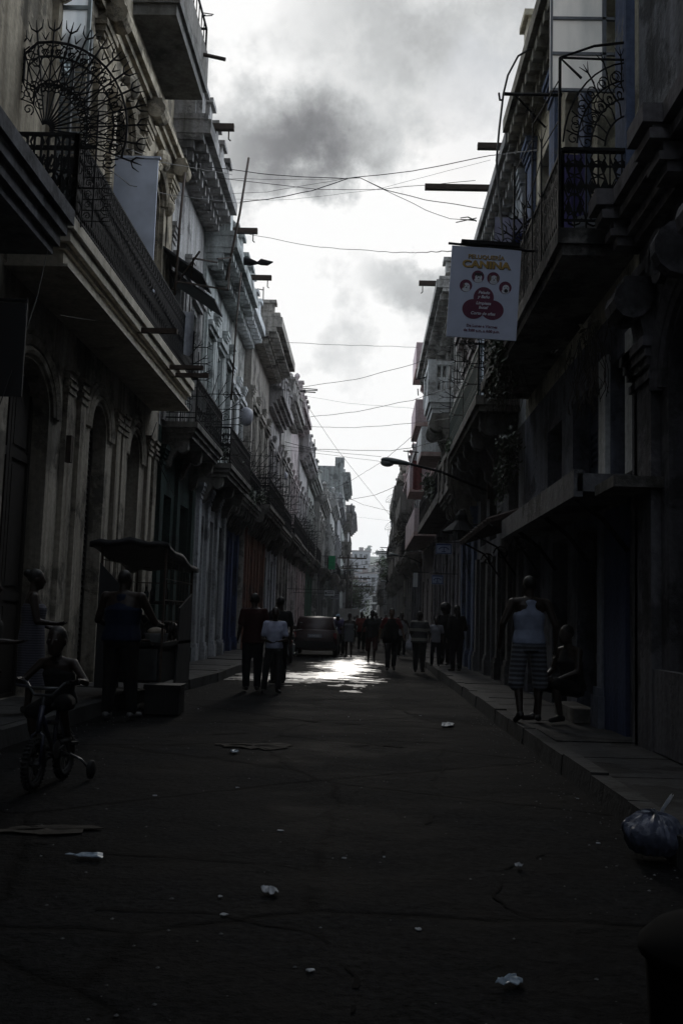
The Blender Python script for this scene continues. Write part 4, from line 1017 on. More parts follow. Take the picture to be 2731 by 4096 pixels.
def tree(lab, x, y, z, h, cr, n, s, seed, group=None, mat=None, name='tree'):
    r = random.Random(seed); t = thing(name, lab, 'tree', (x, y, z), 0, group)
    mb = MB(); top = Vector((x + r.uniform(-.3, .3), y, z + h * .62)); mb.tube([(x, y, z - .1), (x + .05, y, z + h * .3), top], [h * .035, h * .026, h * .014], 7)
    for i in range(6):
        a = r.uniform(0, 6.28); st = Vector((x, y, z + h * r.uniform(.3, .55))); mb.tube([st, st + Vector((cos(a) * cr * .4, sin(a) * cr * .4, h * .18)), st + Vector((cos(a) * cr * .75, sin(a) * cr * .75, h * .3))], [h * .014, h * .009, h * .004], 5)
    mb.build('trunk', BARK, t)
    mb = MB(); leaves(mb, (x, y, z + h * .68), cr, cr, h * .33, n, s, r, 12); mb.build('crown', mat or LEAF, t)
tree('leafy street tree standing at the left kerb far beyond the white truck', -2.2, 145, 0, 7.5, 2.0, 2600, .22, 3)
tree('dark street tree on the right kerb beyond the low dark house', 3.0, 122, 5.0, 4.0, 1.3, 900, .2, 4)
for i in range(9):
    x = 2 + i * 4.6 + r.uniform(-1, 1); y = 585 + r.uniform(-12, 12)
    tree('tree of the row on the hilltop skyline, seen over the end of the street', x, y, hz(x, y) - .5, r.uniform(4, 7), r.uniform(2, 3.5), 160, .8, 20 + i, 'trees on the hilltop skyline')
# ================================================================== PEOPLE
def remesh(mb, name, mats, parent, voxel, sm=2, loc=True):
    """fuses the overlapping volumes into ONE continuous skin"""
    me = bpy.data.meshes.new(name); me.from_pydata(mb.v, [], mb.f); me.update()
    bm = bmesh.new(); bm.from_mesh(me); bmesh.ops.recalc_face_normals(bm, faces=bm.faces); bm.to_mesh(me); bm.free()
    o = bpy.data.objects.new(name, me); COL.objects.link(o)
    m = o.modifiers.new('r', 'REMESH'); m.mode = 'VOXEL'; m.voxel_size = voxel; m.use_smooth_shade = True
    if sm:
        s = o.modifiers.new('s', 'SMOOTH'); s.factor = .5; s.iterations = sm
    dg = bpy.context.evaluated_depsgraph_get(); me2 = bpy.data.meshes.new_from_object(o.evaluated_get(dg)); me2.name = name
    o.modifiers.clear(); o.data = me2; bpy.data.meshes.remove(me)
    me2.materials.clear()
    for mm in (mats if isinstance(mats, (list, tuple)) else [mats]): me2.materials.append(mm)
    o.parent = parent
    return o
def capsule(mb, a, ra, b, rb, n=10):
    a, b = Vector(a), Vector(b); t = (b - a); Ln = t.length
    if Ln < 1e-5: return
    t.normalize(); s = t.orthogonal().normalized(); u = t.cross(s); rings = []
    def ring(c, r): return [c + (s * cos(2 * pi * j / n) + u * sin(2 * pi * j / n)) * max(r, 1e-4) for j in range(n)]
    for k in range(4): q = -pi / 2 + pi / 2 * k / 3.5; rings.append(ring(a + t * (ra * sin(q)), ra * cos(q)))
    rings.append(ring(a, ra)); rings.append(ring(b, rb))
    for k in range(1, 4): q = pi / 2 * k / 3.5; rings.append(ring(b + t * (rb * sin(q)), rb * cos(q)))
    mb.loft(rings)
def ell(mb, c, rx, ry, rz): mb.ball(c, rx, ry, rz, 14, 9)
def oval(mb, rings, n=16):
    """rings of (centre, half width, half depth, right, forward)"""
    mb.loft([[Vector(c) + r_ * (w * cos(2 * pi * j / n)) + f_ * (d * sin(2 * pi * j / n)) for j in range(n)] for c, w, d, r_, f_ in rings])
CL = {}
def cloth(nm, c, stripes=None):
    if nm in CL: return CL[nm]
    if not stripes: CL[nm] = plain('cloth_' + nm, c, .9, 0, .25, 9, .15, .15)
    else:
        m, n, l, p = newmat('cloth_' + nm); t = n.new('ShaderNodeTexCoord'); wv = n.new('ShaderNodeTexWave'); wv.bands_direction = 'Z'
        l.new(t.outputs['Object'], wv.inputs[0]); wv.inputs['Scale'].default_value = stripes[1]; wv.inputs['Distortion'].default_value = .8; wv.inputs['Detail Scale'].default_value = 2
        c_ = n.new('ShaderNodeValToRGB'); l.new(wv.outputs[0], c_.inputs[0]); c_.color_ramp.elements[0].color = (*c, 1); c_.color_ramp.elements[1].color = (*stripes[0], 1)
        c_.color_ramp.elements[0].position = stripes[2] - .06; c_.color_ramp.elements[1].position = stripes[2] + .06
        l.new(c_.outputs[0], p.inputs['Base Color']); p.inputs['Roughness'].default_value = .9; CL[nm] = m
    return CL[nm]
SKIN_D = plain('skin_dark', (.018, .011, .008), .5, 0, .15, 12, 0, .3); SKIN_M = plain('skin_brown', (.08, .045, .03), .5, 0, .15, 12, 0, .4)
HAIR = plain('black_hair', (.008, .007, .006), .6, 0, .3, 40); EYEW = plain('eye_white', (.09, .085, .08), .3, 0, .05, 5); SHOE = plain('dark_shoe', (.015, .014, .014), .55, 0, .2, 12); SHOEW = plain('pale_shoe', (.1, .1, .1), .6, 0, .2, 12)
BLACKC = cloth('black', (.006, .006, .0065))

def person(lab, x, y, z=0, yaw=0, h=1.72, skin=None, J=None, fat=1.0, top=None, sleeve='short', bottom='trousers', botm=None, hair='short', shoe=None, voxel=.016, group='people in the street', dress=None, topz=None, hem=None, face=False, hairm=None, hs=1.0):
    """yaw 0 faces away from the camera down the street; joints in a 1.75 m body, x right, y forward"""
    skin = skin or SKIN_D; shoe = shoe or SHOE
    j = dict(pel=(0, 0, .95), waist=(0, .01, 1.1), chest=(0, .015, 1.28), neck=(0, -.01, 1.47), head=(0, .02, 1.635),
             hr=(.09, 0, .92), kr=(.1, .03, .5), ar=(.1, 0, .085), hl=(-.09, 0, .92), kl=(-.1, .03, .5), al=(-.1, 0, .085), tr=None, tl=None,
             sr=(.185, -.01, 1.42), er=(.245, -.03, 1.13), wr=(.25, .06, .88), sl=(-.185, -.01, 1.42), el=(-.245, -.03, 1.13), wl=(-.25, .06, .88))
    j.update(J or {})
    V = {k: (Vector(v) if v is not None else None) for k, v in j.items()}
    root = thing('person', lab, 'person', (x, y, z), yaw, group)
    s = h / 1.75
    R, Fw = Vector((1, 0, 0)), Vector((0, 1, 0))
    def fin(mb): mb.v = [tuple(Vector(p) * s) for p in mb.v]; return mb
    sw = (V['sr'] - V['sl'])
    if sw.length > 1e-4: R = Vector((sw.x, sw.y, 0)).normalized(); Fw = Vector((-R.y, R.x, 0))
    f = fat
    mb = MB()
    sh = (V['sr'] + V['sl']) / 2
    def torso(mb, e=0.0, z0=None, z1=None):
        rg = [(V['pel'] + Vector((0, 0, -.11)), .125 * f + e, .10 * f + e), (V['pel'], .168 * f + e, .118 * f + e), (V['waist'], .140 * f + e, .105 * f + e), (V['chest'], .165 * f + e, .118 * f + e), (sh + Vector((0, 0, -.03)), .172 * f ** .5 + e, .092 + e), (V['neck'] * .5 + sh * .5 + Vector((0, 0, .025)), .095 + e, .065 + e)]
        if z0 is not None: rg = rg[z0:]
        if z1 is not None: rg = rg[:z1]
        oval(mb, [(c, w_, d_, R, Fw) for c, w_, d_ in rg])
    torso(mb)
    capsule(mb, V['neck'] + Vector((0, 0, -.05)), .058, V['head'] + Vector((0, -.02, -.05)), .054)
    for sd in 'rl': capsule(mb, V['neck'] + Vector((0, -.005, -.015)), .056, V['s' + sd] + Vector((0, 0, .0)), .05)
    hd = V['head']; hy = (J or {}).get('turn', 0); hf = Vector((-sin(hy), cos(hy), 0)) if not isinstance(hy, (tuple,)) else Vector(hy)
    if hy == 0: hf = Fw
    hr_ = Vector((hf.y, -hf.x, 0))
    oval(mb, [(hd + (Vector((0, 0, zz)) + hf * yy) * hs, ww * hs, dd * hs, hr_, hf) for zz, yy, ww, dd in ((-.125, .045, .028, .03), (-.105, .035, .05, .055), (-.07, .02, .064, .08), (-.02, .005, .072, .094), (.03, -.005, .076, .098), (.075, -.01, .068, .088), (.105, -.012, .046, .062), (.122, -.012, .015, .02))])
    capsule(mb, hd + (hf * .095 + Vector((0, 0, .01))) * hs, .009 * hs, hd + (hf * .115 + Vector((0, 0, -.03))) * hs, .014 * hs, 6)
    for q in (-1, 1): ell(mb, hd + (hr_ * (q * .078) + Vector((0, 0, -.01))) * hs, .014 * hs, .022 * hs, .032 * hs)
    ell(mb, hd + (hf * .095 + Vector((0, 0, -.065))) * hs, .024 * hs, .012 * hs, .012 * hs)
    for sd, q in (('r', 1), ('l', -1)):
        S_, E_, W_ = V['s' + sd], V['e' + sd], V['w' + sd]
        capsule(mb, S_, .052 * f ** .6, E_, .040 * f ** .5); capsule(mb, E_, .040 * f ** .5, W_, .027)
        dr = (W_ - E_).normalized(); hp = V.get('g' + sd)
        pal = W_ + dr * .05 if hp is None else W_ + (hp - W_) * .5
        dr2 = dr if hp is None else (hp - W_).normalized()
        sd_v = Fw - dr2 * Fw.dot(dr2)
        sd_v = sd_v.normalized() if sd_v.length > .2 else R * q
        nrm = dr2.cross(sd_v).normalized()
        if nrm.dot(R * q) > 0: nrm = -nrm        # palm faces the body
        capsule(mb, W_, .027, pal, .026); capsule(mb, pal - sd_v * .02, .017, pal + sd_v * .02 + dr2 * .02, .017)
        for k, (off, ln) in enumerate(((-.033, .058), (-.011, .072), (.011, .078), (.033, .068))):
            b0_ = pal + sd_v * off + dr2 * .03; b1_ = b0_ + dr2 * ln * .55 + nrm * .008; b2_ = b1_ + dr2 * ln * .42 + nrm * .026
            capsule(mb, b0_, .0095, b1_, .0085, 6); capsule(mb, b1_, .0085, b2_, .007, 6)
        t0 = pal + sd_v * .03 - dr2 * .01; t1 = t0 + sd_v * .025 + dr2 * .03 + nrm * .012; capsule(mb, t0, .012, t1, .010, 6); capsule(mb, t1, .010, t1 + dr2 * .03 + nrm * .01, .008, 6)
        H_, K_, A_ = V['h' + sd], V['k' + sd], V['a' + sd]
        capsule(mb, H_, .088 * f, K_, .056 * f ** .7); capsule(mb, K_, .056 * f ** .7, K_ * .55 + A_ * .45 + (A_ - K_).cross(R).normalized() * -.012, .05 * f ** .7); capsule(mb, K_ * .55 + A_ * .45, .048 * f ** .7, A_, .036)
        T_ = V['t' + sd] if V['t' + sd] is not None else A_ + Fw * .17 + Vector((R * q * .03)) + Vector((0, 0, -.05))
        heel = A_ - (T_ - A_).normalized() * .035 + Vector((0, 0, -.045))
        capsule(mb, heel, .034, T_, .028)
    remesh(fin(mb), 'body', skin, root, voxel, 2)
    # shoes
    for sd, q in (('r', 1), ('l', -1)):
        A_ = V['a' + sd]; T_ = V['t' + sd] if V['t' + sd] is not None else A_ + Fw * .17 + Vector((R * q * .03)) + Vector((0, 0, -.05)); mb = MB()
        heel = A_ - (T_ - A_).normalized() * .04 + Vector((0, 0, -.046)); capsule(mb, heel, .042, T_, .036); capsule(mb, A_ + Vector((0, 0, -.02)), .044, heel * .4 + T_ * .6, .036)
        remesh(fin(mb), 'shoe', shoe, root, max(voxel, .014), 1)
    # clothes
    if top and not dress:
        mb = MB()
        hz_ = hem if hem is not None else -.10
        rg = [(V['pel'] + Vector((0, 0, hz_)), .172 * f + .02, .125 * f + .02), (V['pel'] + Vector((0, 0, hz_ + .06)), .172 * f + .018, .122 * f + .018), (V['waist'], .148 * f + .016, .112 * f + .016), (V['chest'], .17 * f + .016, .122 * f + .016)]
        if sleeve == 'tank':
            rg += [(V['chest'] * .45 + sh * .55, .135, .112), (sh + Vector((0, 0, .01)), .105, .09), (sh + Vector((0, 0, .045)), .085, .06)]
        else: rg += [(sh + Vector((0, 0, -.03)), .178 * f ** .5 + .014, .102 + .01), (V['neck'] * .5 + sh * .5 + Vector((0, 0, .03)), .10, .075)]
        oval(mb, [(c, w_, d_, R, Fw) for c, w_, d_ in rg])
        if sleeve in ('short', 'long'):
            for sd in 'rl': capsule(mb, V['neck'] * .75 + V['s' + sd] * .25 + Vector((0, -.005, -.035)), .062, V['s' + sd], .066 * f ** .6)
            for sd in 'rl':
                S_, E_, W_ = V['s' + sd], V['e' + sd], V['w' + sd]
                en = S_ * .3 + E_ * .7 if sleeve == 'short' else E_
                capsule(mb, S_, .068 * f ** .6, en, .062 * f ** .6)
                if sleeve == 'long': capsule(mb, E_, .056, E_ * .1 + W_ * .9, .042)
        remesh(fin(mb), 'shirt', top, root, voxel * 1.1, 1)
    if dress:
        mb = MB(); zz = V['pel'].z - dress[1]
        c0 = (V['kr'] + V['kl']) / 2; base = Vector((c0.x, c0.y, zz))
        oval(mb, [(base, dress[2], dress[2] * .75, R, Fw), (base * .5 + V['pel'] * .5, (dress[2] + .19 * f) / 2, .145 * f, R, Fw), (V['pel'], .185 * f, .138 * f, R, Fw), (V['waist'], .155 * f, .12 * f, R, Fw), (V['chest'], .182 * f, .135 * f, R, Fw), (V['chest'] * .6 + sh * .4, .175 * f ** .7, .12, R, Fw)])
        remesh(fin(mb), 'dress', dress[0], root, voxel * 1.1, 1)
    elif bottom:
        mb = MB()
        oval(mb, [(V['pel'] + Vector((0, 0, -.1)), .15 * f, .12 * f, R, Fw), (V['pel'], .178 * f, .128 * f, R, Fw), (V['pel'] + Vector((0, 0, .07)), .165 * f, .122 * f, R, Fw)])
        for sd, q_ in (('r', 1), ('l', -1)):
            H_, K_, A_ = V['h' + sd], V['k' + sd], V['a' + sd]
            if bottom == 'shorts' or bottom == 'bermudas' and False:
                capsule(mb, H_, .098 * f, H_ * .1 + K_ * .9, .098 * f)
            elif bottom == 'bermudas':
                O_ = Vector((q_ * .025, 0, 0)); capsule(mb, H_, .100 * f, K_ + O_, .088 * f); capsule(mb, K_ + O_, .088 * f, K_ * .9 + A_ * .1 + O_, .092 * f)
            else:
                capsule(mb, H_, .1 * f, K_, .078 * f ** .7); capsule(mb, K_, .078 * f ** .7, A_ + Vector((0, 0, .02)), .066)
        remesh(fin(mb), 'shorts' if bottom != 'trousers' else 'trousers', botm or BLACKC, root, voxel * 1.1, 1)
    if hair:
        mb = MB(); b = hd - hf * .018
        if hair == 'short': ell(mb, b + Vector((0, 0, .038)), .083, .098, .098)
        elif hair == 'shaved': ell(mb, b + Vector((0, 0, .035)), .079, .094, .092)
        elif hair == 'afro': mb.ball(b + Vector((0, 0, .06)), .17, .17, .16, 14, 9, 0, .05); mb.ball(b + Vector((0, 0, -.04)) - hf * .05, .14, .12, .12, 12, 8, 0, .05)
        elif hair == 'long': ell(mb, b + Vector((0, 0, .04)), .088, .104, .1); ell(mb, b - hf * .07 + Vector((0, 0, -.13)), .085, .05, .17)
        elif hair == 'bun': ell(mb, b + Vector((0, 0, .038)), .083, .1, .098); ell(mb, b - hf * .09 + Vector((0, 0, .07)), .055, .055, .05)
        elif hair == 'cap': ell(mb, b + Vector((0, 0, .05)), .086, .102, .085); capsule(mb, hd + hf * .08 + Vector((0, 0, .06)), .02, hd + hf * .17 + Vector((0, 0, .05)), .02)
        mb.v = [tuple(hd + (Vector(p) - hd) * hs) for p in mb.v]
        o = remesh(fin(mb), 'cap' if hair == 'cap' else 'hair', hairm or HAIR, root, max(voxel * .9, .012), 1)
    if face:
        for q in (-1, 1):
            mb = MB(); ell(mb, hd + (hf * .088 + hr_ * (q * .03) + Vector((0, 0, .012))) * hs, .012 * hs, .01 * hs, .009 * hs); fin(mb).build('eye', EYEW, root, True, local=True)
    root['s'] = s; del root['s']
    return root

WALK_A = dict(kr=(.1, .14, .52), ar=(.1, .2, .1), kl=(-.1, -.02, .5), al=(-.1, -.24, .13), tl=(-.11, -.12, .03), wr=(.26, -.12, .9), er=(.25, -.1, 1.14), wl=(-.26, .2, .92), el=(-.25, .02, 1.13))
WALK_B = dict(kl=(-.09, .14, .53), al=(-.09, .16, .13), tl=(-.1, .31, .06), kr=(.1, -.02, .5), ar=(.1, -.2, .1), tr=(.11, -.06, .03), wl=(-.28, -.1, .9), el=(-.26, -.1, 1.14), wr=(.28, .16, .9), er=(.27, .0, 1.13))
# the man in the white vest walking away on the right pavement
person('man in a white vest and striped shorts walking away along the right pavement', 2.06, 12.55, .155, rad(4), 1.80, SKIN_D,
       dict(hr=(.1, 0, .92), hl=(-.1, 0, .92), kr=(.13, .07, .5), ar=(.13, .05, .085), kl=(-.13, .0, .5), al=(-.14, -.16, .13), tl=(-.16, -.02, .03), wr=(.33, .02, .9), er=(.31, -.06, 1.16), wl=(-.34, .08, .93), el=(-.33, -.04, 1.17), sr=(.21, -.01, 1.43), sl=(-.21, -.01, 1.43)),
       1.08, cloth('white_vest', (.19, .22, .30)), 'tank', 'bermudas', cloth('striped_shorts', (.03, .03, .035), ((.10, .11, .13), 5.5, .55)), 'shaved', SHOE, .011, hem=-.02)
# seated person in the doorway
person('person in a dark top sitting in the doorway beside the man in the white vest', 2.68, 12.9, .16, rad(118), 1.70, SKIN_D,
       dict(pel=(0, 0, .42), waist=(0, .02, .57), chest=(0, .06, .76), neck=(0, .08, .95), head=(0, .12, 1.11), hr=(.09, .02, .40), hl=(-.09, .02, .40), kr=(.13, .42, .48), kl=(-.13, .4, .48), ar=(.14, .5, .085), al=(-.16, .34, .085),
            sr=(.185, .06, .9), sl=(-.185, .06, .9), er=(.25, .14, .64), el=(-.25, .14, .64), wr=(.14, .36, .54), wl=(-.14, .36, .54)), 1.05, cloth('dark_vest', (.012, .012, .013)), 'tank', 'shorts', BLACKC, 'short', SHOE, .013, hem=-.03)
# couple at the left of centre
person('man in a dark red shirt seen from behind in the road, left of centre', -2.03, 18.5, 0, rad(8), 1.78, SKIN_D, dict(wl=(-.27, .12, .95), kl=(-.11, .02, .5)), 1.12, cloth('dark_red', (.02, .005, .005)), 'short', 'trousers', cloth('dark_jeans', (.008, .009, .012)), 'shaved', SHOE, .014)
person('young person in a white T-shirt and yellow waistband standing beside the red shirted man', -1.6, 18.1, 0, rad(190), 1.52, SKIN_D, dict(wr=(.12, .2, 1.05), er=(.25, .02, 1.1), wl=(-.10, .22, 1.07), el=(-.25, .02, 1.1), kr=(.16, .03, .5), ar=(.19, .0, .085)), .95, cloth('white_tee', (.30, .32, .42)), 'short', 'trousers', cloth('charcoal', (.02, .02, .022)), 'short', SHOE, .013, hem=-.04)
person('man in a dark grey shirt standing half hidden behind the white T-shirt', -1.72, 20.6, 0, rad(20), 1.76, SKIN_D, None, 1.05, cloth('dark_grey', (.014, .014, .015)), 'short', 'trousers', BLACKC, 'short', SHOE, .016)
# walkers in the middle of the street
person('man in dark shorts walking towards the camera in mid street', .27, 32.3, 0, pi, 1.66, SKIN_D, dict(WALK_B, wr=(.36, .02, .9), er=(.31, -.02, 1.15), wl=(-.36, .06, .92), el=(-.31, 0, 1.16)), 1.05, cloth('black_tee', (.018, .018, .02)), 'short', 'bermudas', cloth('maroon_dark', (.035, .014, .014)), 'cap', SHOE, .016, hairm=cloth('dark_cap', (.02, .02, .022)), face=True)
person('woman in a black top with red sleeves walking towards the camera, mid street', .76, 27.5, 0, pi + .05, 1.68, SKIN_M, dict(WALK_A, wr=(.34, -.02, .9), er=(.31, -.05, 1.15), wl=(-.36, .1, .93), el=(-.31, .02, 1.16)), 1.18, cloth('red_sleeve', (.07, .014, .016)), 'short', 'trousers', cloth('black_leggings', (.014, .014, .016)), 'bun', SHOE, .015, face=True)
pw = [o for o in COL.objects if o.get('label', '').startswith('woman in a black top')][0]
mb = MB(); oval(mb, [(Vector(c), a, b, Vector((1, 0, 0)), Vector((0, 1, 0))) for c, a, b in (((0, 0, .74), .235, .18), ((0, 0, .92), .232, .175), ((0, .01, 1.06), .20, .158), ((0, .02, 1.22), .214, .172), ((0, .0, 1.33), .14, .15), ((0, 0, 1.4), .12, .12))])
mb.build('vest', cloth('black', (.006, .006, .0065)), pw, True, local=True)
person('thin walker carrying a pale bag behind the red sleeved woman', 1.42, 37.5, 0, pi, 1.66, SKIN_D, dict(WALK_B, wl=(-.34, .12, .98), el=(-.3, .02, 1.17)), .92, cloth('pale_top', (.16, .16, .17)), 'tank', 'trousers', BLACKC, 'short', SHOE, .02)
mb = MB(); mb.loft([[Vector((cx + a * cos(q), 37.35 + a * .5 * sin(q), zz)) for q in [2 * pi * k / 10 for k in range(10)]] for cx, a, zz in ((1.75, .05, .28), (1.76, .17, .3), (1.75, .2, .42), (1.74, .15, .58), (1.74, .05, .72), (1.74, .03, .92))])
label(mb.build('carrier_bag', plain('thin_plastic', (.28, .28, .31), .35, 0, .2, 10, .3), smooth=True), 'pale plastic carrier bag held by the thin walker in mid street', 'bag')
person('stout man in a broad striped polo shirt standing at the right kerb, back turned', 1.5, 27.0, 0, rad(-12), 1.62, SKIN_D, dict(wl=(-.24, .16, .98), er=(.27, 0, 1.16), wr=(.2, .22, 1.08)), 1.35, cloth('striped_polo', (.02, .02, .022), ((.13, .125, .11), 1.25, .75)), 'short', 'trousers', cloth('black_slacks', (.012, .012, .013)), 'shaved', SHOE, .015)
# the group on the right pavement
person('child in a grey T-shirt standing on the right pavement beside the afro haired figure', 1.98, 27.4, .16, pi - .2, 1.32, SKIN_D, dict(kr=(.13, .03, .5), ar=(.15, 0, .085)), .95, cloth('grey_tee', (.17, .17, .19)), 'short', 'trousers', cloth('dark_jeans', (.008, .009, .012)), 'short', SHOE, .015, face=True)
person('figure with a big round afro standing on the right pavement', 2.28, 28.2, .16, pi - .5, 1.66, SKIN_D, dict(wr=(.1, .22, 1.1)), 1.0, cloth('black', (.006, .006, .0065)), 'short', 'trousers', BLACKC, 'afro', SHOE, .018)
person('person with long dark hair in black standing nearest in the right pavement group', 2.3, 24.9, .16, rad(20), 1.6, SKIN_D, dict(wr=(.12, .22, 1.1), er=(.27, .02, 1.14)), 1.2, cloth('black', (.006, .006, .0065)), 'long', 'trousers', cloth('dark_jeans', (.008, .009, .012)), 'long', SHOE, .016)
person('shadowy figure standing behind the group on the right pavement', 2.42, 29.6, .16, pi, 1.55, SKIN_D, None, 1.0, cloth('dark_grey', (.014, .014, .015)), 'short', 'trousers', BLACKC, 'short', SHOE, .02)
# by the parked car
person('woman in a pale flowered dress standing right of the parked car', -.52, 36.6, 0, rad(170), 1.58, SKIN_D, dict(wl=(-.3, .04, .9)), 1.12, None, dress=(cloth('flower_dress', (.11, .115, .12), ((.05, .05, .06), 9, .5)), .34, .2), hair='bun', voxel=.018)
person('person in a lilac shirt and pale blue cap bending beside the parked car', -.85, 38.2, 0, rad(150), 1.66, SKIN_D, dict(chest=(0, .14, 1.24), neck=(0, .2, 1.4), head=(0, .3, 1.5), sr=(.185, .18, 1.36), sl=(-.185, .18, 1.36), er=(.25, .22, 1.08), el=(-.25, .22, 1.08), wr=(.2, .36, .86), wl=(-.2, .36, .86)), 1.0, cloth('lilac', (.09, .08, .15)), 'short', 'trousers', BLACKC, 'cap', SHOE, .02, hairm=cloth('pale_blue_cap', (.25, .33, .42)))
# left edge
person('woman in a patterned strapless dress standing at the left kerb behind the child', -3.86, 11.6, .16, rad(-70), 1.66, SKIN_D, dict(wr=(.2, .26, 1.1), er=(.24, .05, 1.12), wl=(-.2, .2, 1.05)), 1.15, None, dress=(cloth('speckled_dress', (.06, .06, .08), ((.02, .02, .03), 11, .5)), .62, .24), hair='bun', voxel=.014)
person('dark clothed person cut by the left edge of the photo', -3.42, 9.0, 0, rad(-80), 1.66, SKIN_D, dict(wr=(.16, .28, 1.12)), 1.1, cloth('dark_grey', (.014, .014, .015)), 'short', 'trousers', BLACKC, 'short', SHOE, .016)
# vendor at the cart
person('broad vendor in a blue vest seen from behind, reaching into the food cart', -3.12, 12.9, 0, rad(-8), 1.9, SKIN_D, dict(wr=(.34, .34, 1.12), er=(.36, .12, 1.14), wl=(-.3, .32, 1.08), el=(-.34, .08, 1.15), sr=(.22, 0, 1.44), sl=(-.22, 0, 1.44), kl=(-.12, .03, .5), al=(-.14, 0, .085), kr=(.12, .04, .5), ar=(.15, .06, .085)), 1.3, cloth('blue_vest', (.005, .010, .026)), 'tank', 'trousers', BLACKC, 'shaved', SHOEW, .013, hem=-.04)

# distant crowd: each figure its own
cr = random.Random(5)
crowd = [(-.1, 44, 'red'), (.55, 47, 'dark'), (1.1, 50, 'dark'), (-.35, 52, 'white'), (.2, 55, 'pale'), (.75, 58, 'dark'), (1.35, 61, 'dark'), (-.6, 64, 'dark'), (.05, 68, 'blue'), (.5, 72, 'dark'), (1.0, 76, 'white'), (-.2, 82, 'red'), (.7, 88, 'dark'), (1.5, 43.5, 'dark'), (1.2, 70, 'pale')]
cm = dict(red=(.09, .02, .018), dark=(.02, .02, .022), white=(.22, .22, .23), pale=(.12, .115, .11), blue=(.03, .04, .08))
words = ['leftmost near the lilac shirt', 'just over the mid street walker', 'at the right kerb', 'left of the dark pair', 'at the centre of the road', 'behind the pale shirt', 'close to the right walls', 'by the white truck', 'small at the centre', 'right of the blue shirt', 'far off on the right', 'far beyond the truck', 'farthest of the dark figures', 'by the right kerb behind the thin walker', 'far off near the right wall']
for (x, y, c), wd in zip(crowd, words):
    hh = cr.uniform(1.55, 1.78)
    person('distant walker in %s clothes %s' % ({'dark': 'black', 'pale': 'beige'}.get(c, c), wd), x, y, 0, cr.choice((0, pi)) + cr.uniform(-.3, .3), hh, SKIN_D, cr.choice((WALK_A, WALK_B, {})), cr.uniform(.95, 1.2), cloth('far_' + c, cm[c]), 'short', cr.choice(('trousers', 'shorts')), BLACKC, cr.choice(('short', 'bun', 'short')), SHOE, .03, 'distant walkers down the street')

# ================================================================== CHILD ON A BICYCLE
RUB = plain('black_rubber', (.012, .012, .012), .8, 0, .2, 20); CHROME = plain('dull_chrome', (.07, .072, .075), .45, .6, .1, 8)
bk = thing('child_bicycle', 'small dark child bicycle with a pale bar and training wheels at lower left', 'bicycle', (-2.44, 7.95, 0), rad(180 - 5))
def wheel_parts(root, y, r, tw, x=0, spokes=12):
    mb = MB(); mb.tube([(x, y + (r - tw) * cos(q), r + (r - tw) * sin(q)) for q in [2 * pi * k / 26 for k in range(26)]], tw, 8, closed=True)
    for k in range(34):
        q = 2 * pi * k / 34; mb.box(x - tw * .8, x + tw * .8, y + r * cos(q) * .99 - .008, y + r * cos(q) * .99 + .008, r + r * sin(q) * .99 - .008, r + r * sin(q) * .99 + .008)
    o = mb.build('wheel', RUB, root, True, local=True)
    mb = MB(); mb.tube([(x, y + (r - 2 * tw) * cos(q), r + (r - 2 * tw) * sin(q)) for q in [2 * pi * k / 22 for k in range(22)]], .010, 5, closed=True)
    mb.build('rim', CHROME, o, True, local=True)
    mb = MB(); mb.lathe((x, y, r), [(.005, -.05), (.022, -.045), (.022, .045), (.005, .05)], 8, axis='x')
    for k in range(spokes): q = 2 * pi * k / spokes; mb.bar((x, y, r), (x, y + (r - 2 * tw) * cos(q), r + (r - 2 * tw) * sin(q)), .003)
    mb.build('spokes', CHROME, o, local=True)
wheel_parts(bk, .30, .19, .028); wheel_parts(bk, -.30, .19, .028)
FR = plain('dark_blue_frame', (.02, .022, .04), .4, 0, .2, 10, 0, .5)
mb = MB(); mb.tube([(0, .22, .56), (0, -.05, .26)], .02, 7); mb.tube([(0, .2, .62), (0, .255, .42)], .022, 7); mb.tube([(0, -.05, .26), (0, -.13, .58)], .017, 7); mb.tube([(0, .22, .5), (0, -.1, .46)], .017, 7)
for q in (-1, 1): mb.tube([(q * .04, -.3, .19), (q * .02, -.06, .26)], .01, 6); mb.tube([(q * .04, -.3, .19), (q * .015, -.12, .5)], .009, 6)
mb.build('frame', FR, bk, True, local=True)
mb = MB()
for q in (-1, 1): mb.tube([(q * .045, .30, .19), (q * .045, .26, .4), (0, .255, .43)], .012, 6)
mb.build('fork', FR, bk, True, local=True)
mb = MB(); mb.tube([(0, .2, .6), (0, .19, .7)], .014, 6); mb.tube([(-.24, .12, .80), (-.15, .17, .79), (-.07, .2, .70), (.07, .2, .70), (.15, .17, .79), (.24, .12, .80)], .012, 6); mb.tube([(-.12, .18, .75), (.12, .18, .75)], .014, 6)
hb = mb.build('handlebar', CHROME, bk, True, local=True)
for q in (-1, 1):
    mb = MB(); mb.tube([(q * .16, .165, .79), (q * .255, .11, .80)], .02, 7); mb.build('grip', RUB, hb, True, local=True)
mb = MB(); mb.loft([[Vector((w_ * cos(a), yy, .60 + hh * sin(a))) for a in [2 * pi * k / 10 for k in range(10)]] for yy, w_, hh in ((-.26, .05, .02), (-.22, .09, .035), (-.12, .08, .035), (-.02, .025, .022), (.0, .012, .012))])
mb.build('saddle', RUB, bk, True, local=True)
mb = MB(); mb.lathe((0, -.05, .26), [(.01, -.04), (.07, -.038), (.07, -.03), (.02, -.028), (.02, .05)], 14, axis='x'); mb.bar((.05, -.05, .26), (.055, .06, .22), .01); mb.bar((-.06, -.05, .26), (-.065, -.16, .3), .01)
ck = mb.build('crank', CHROME, bk, local=True)
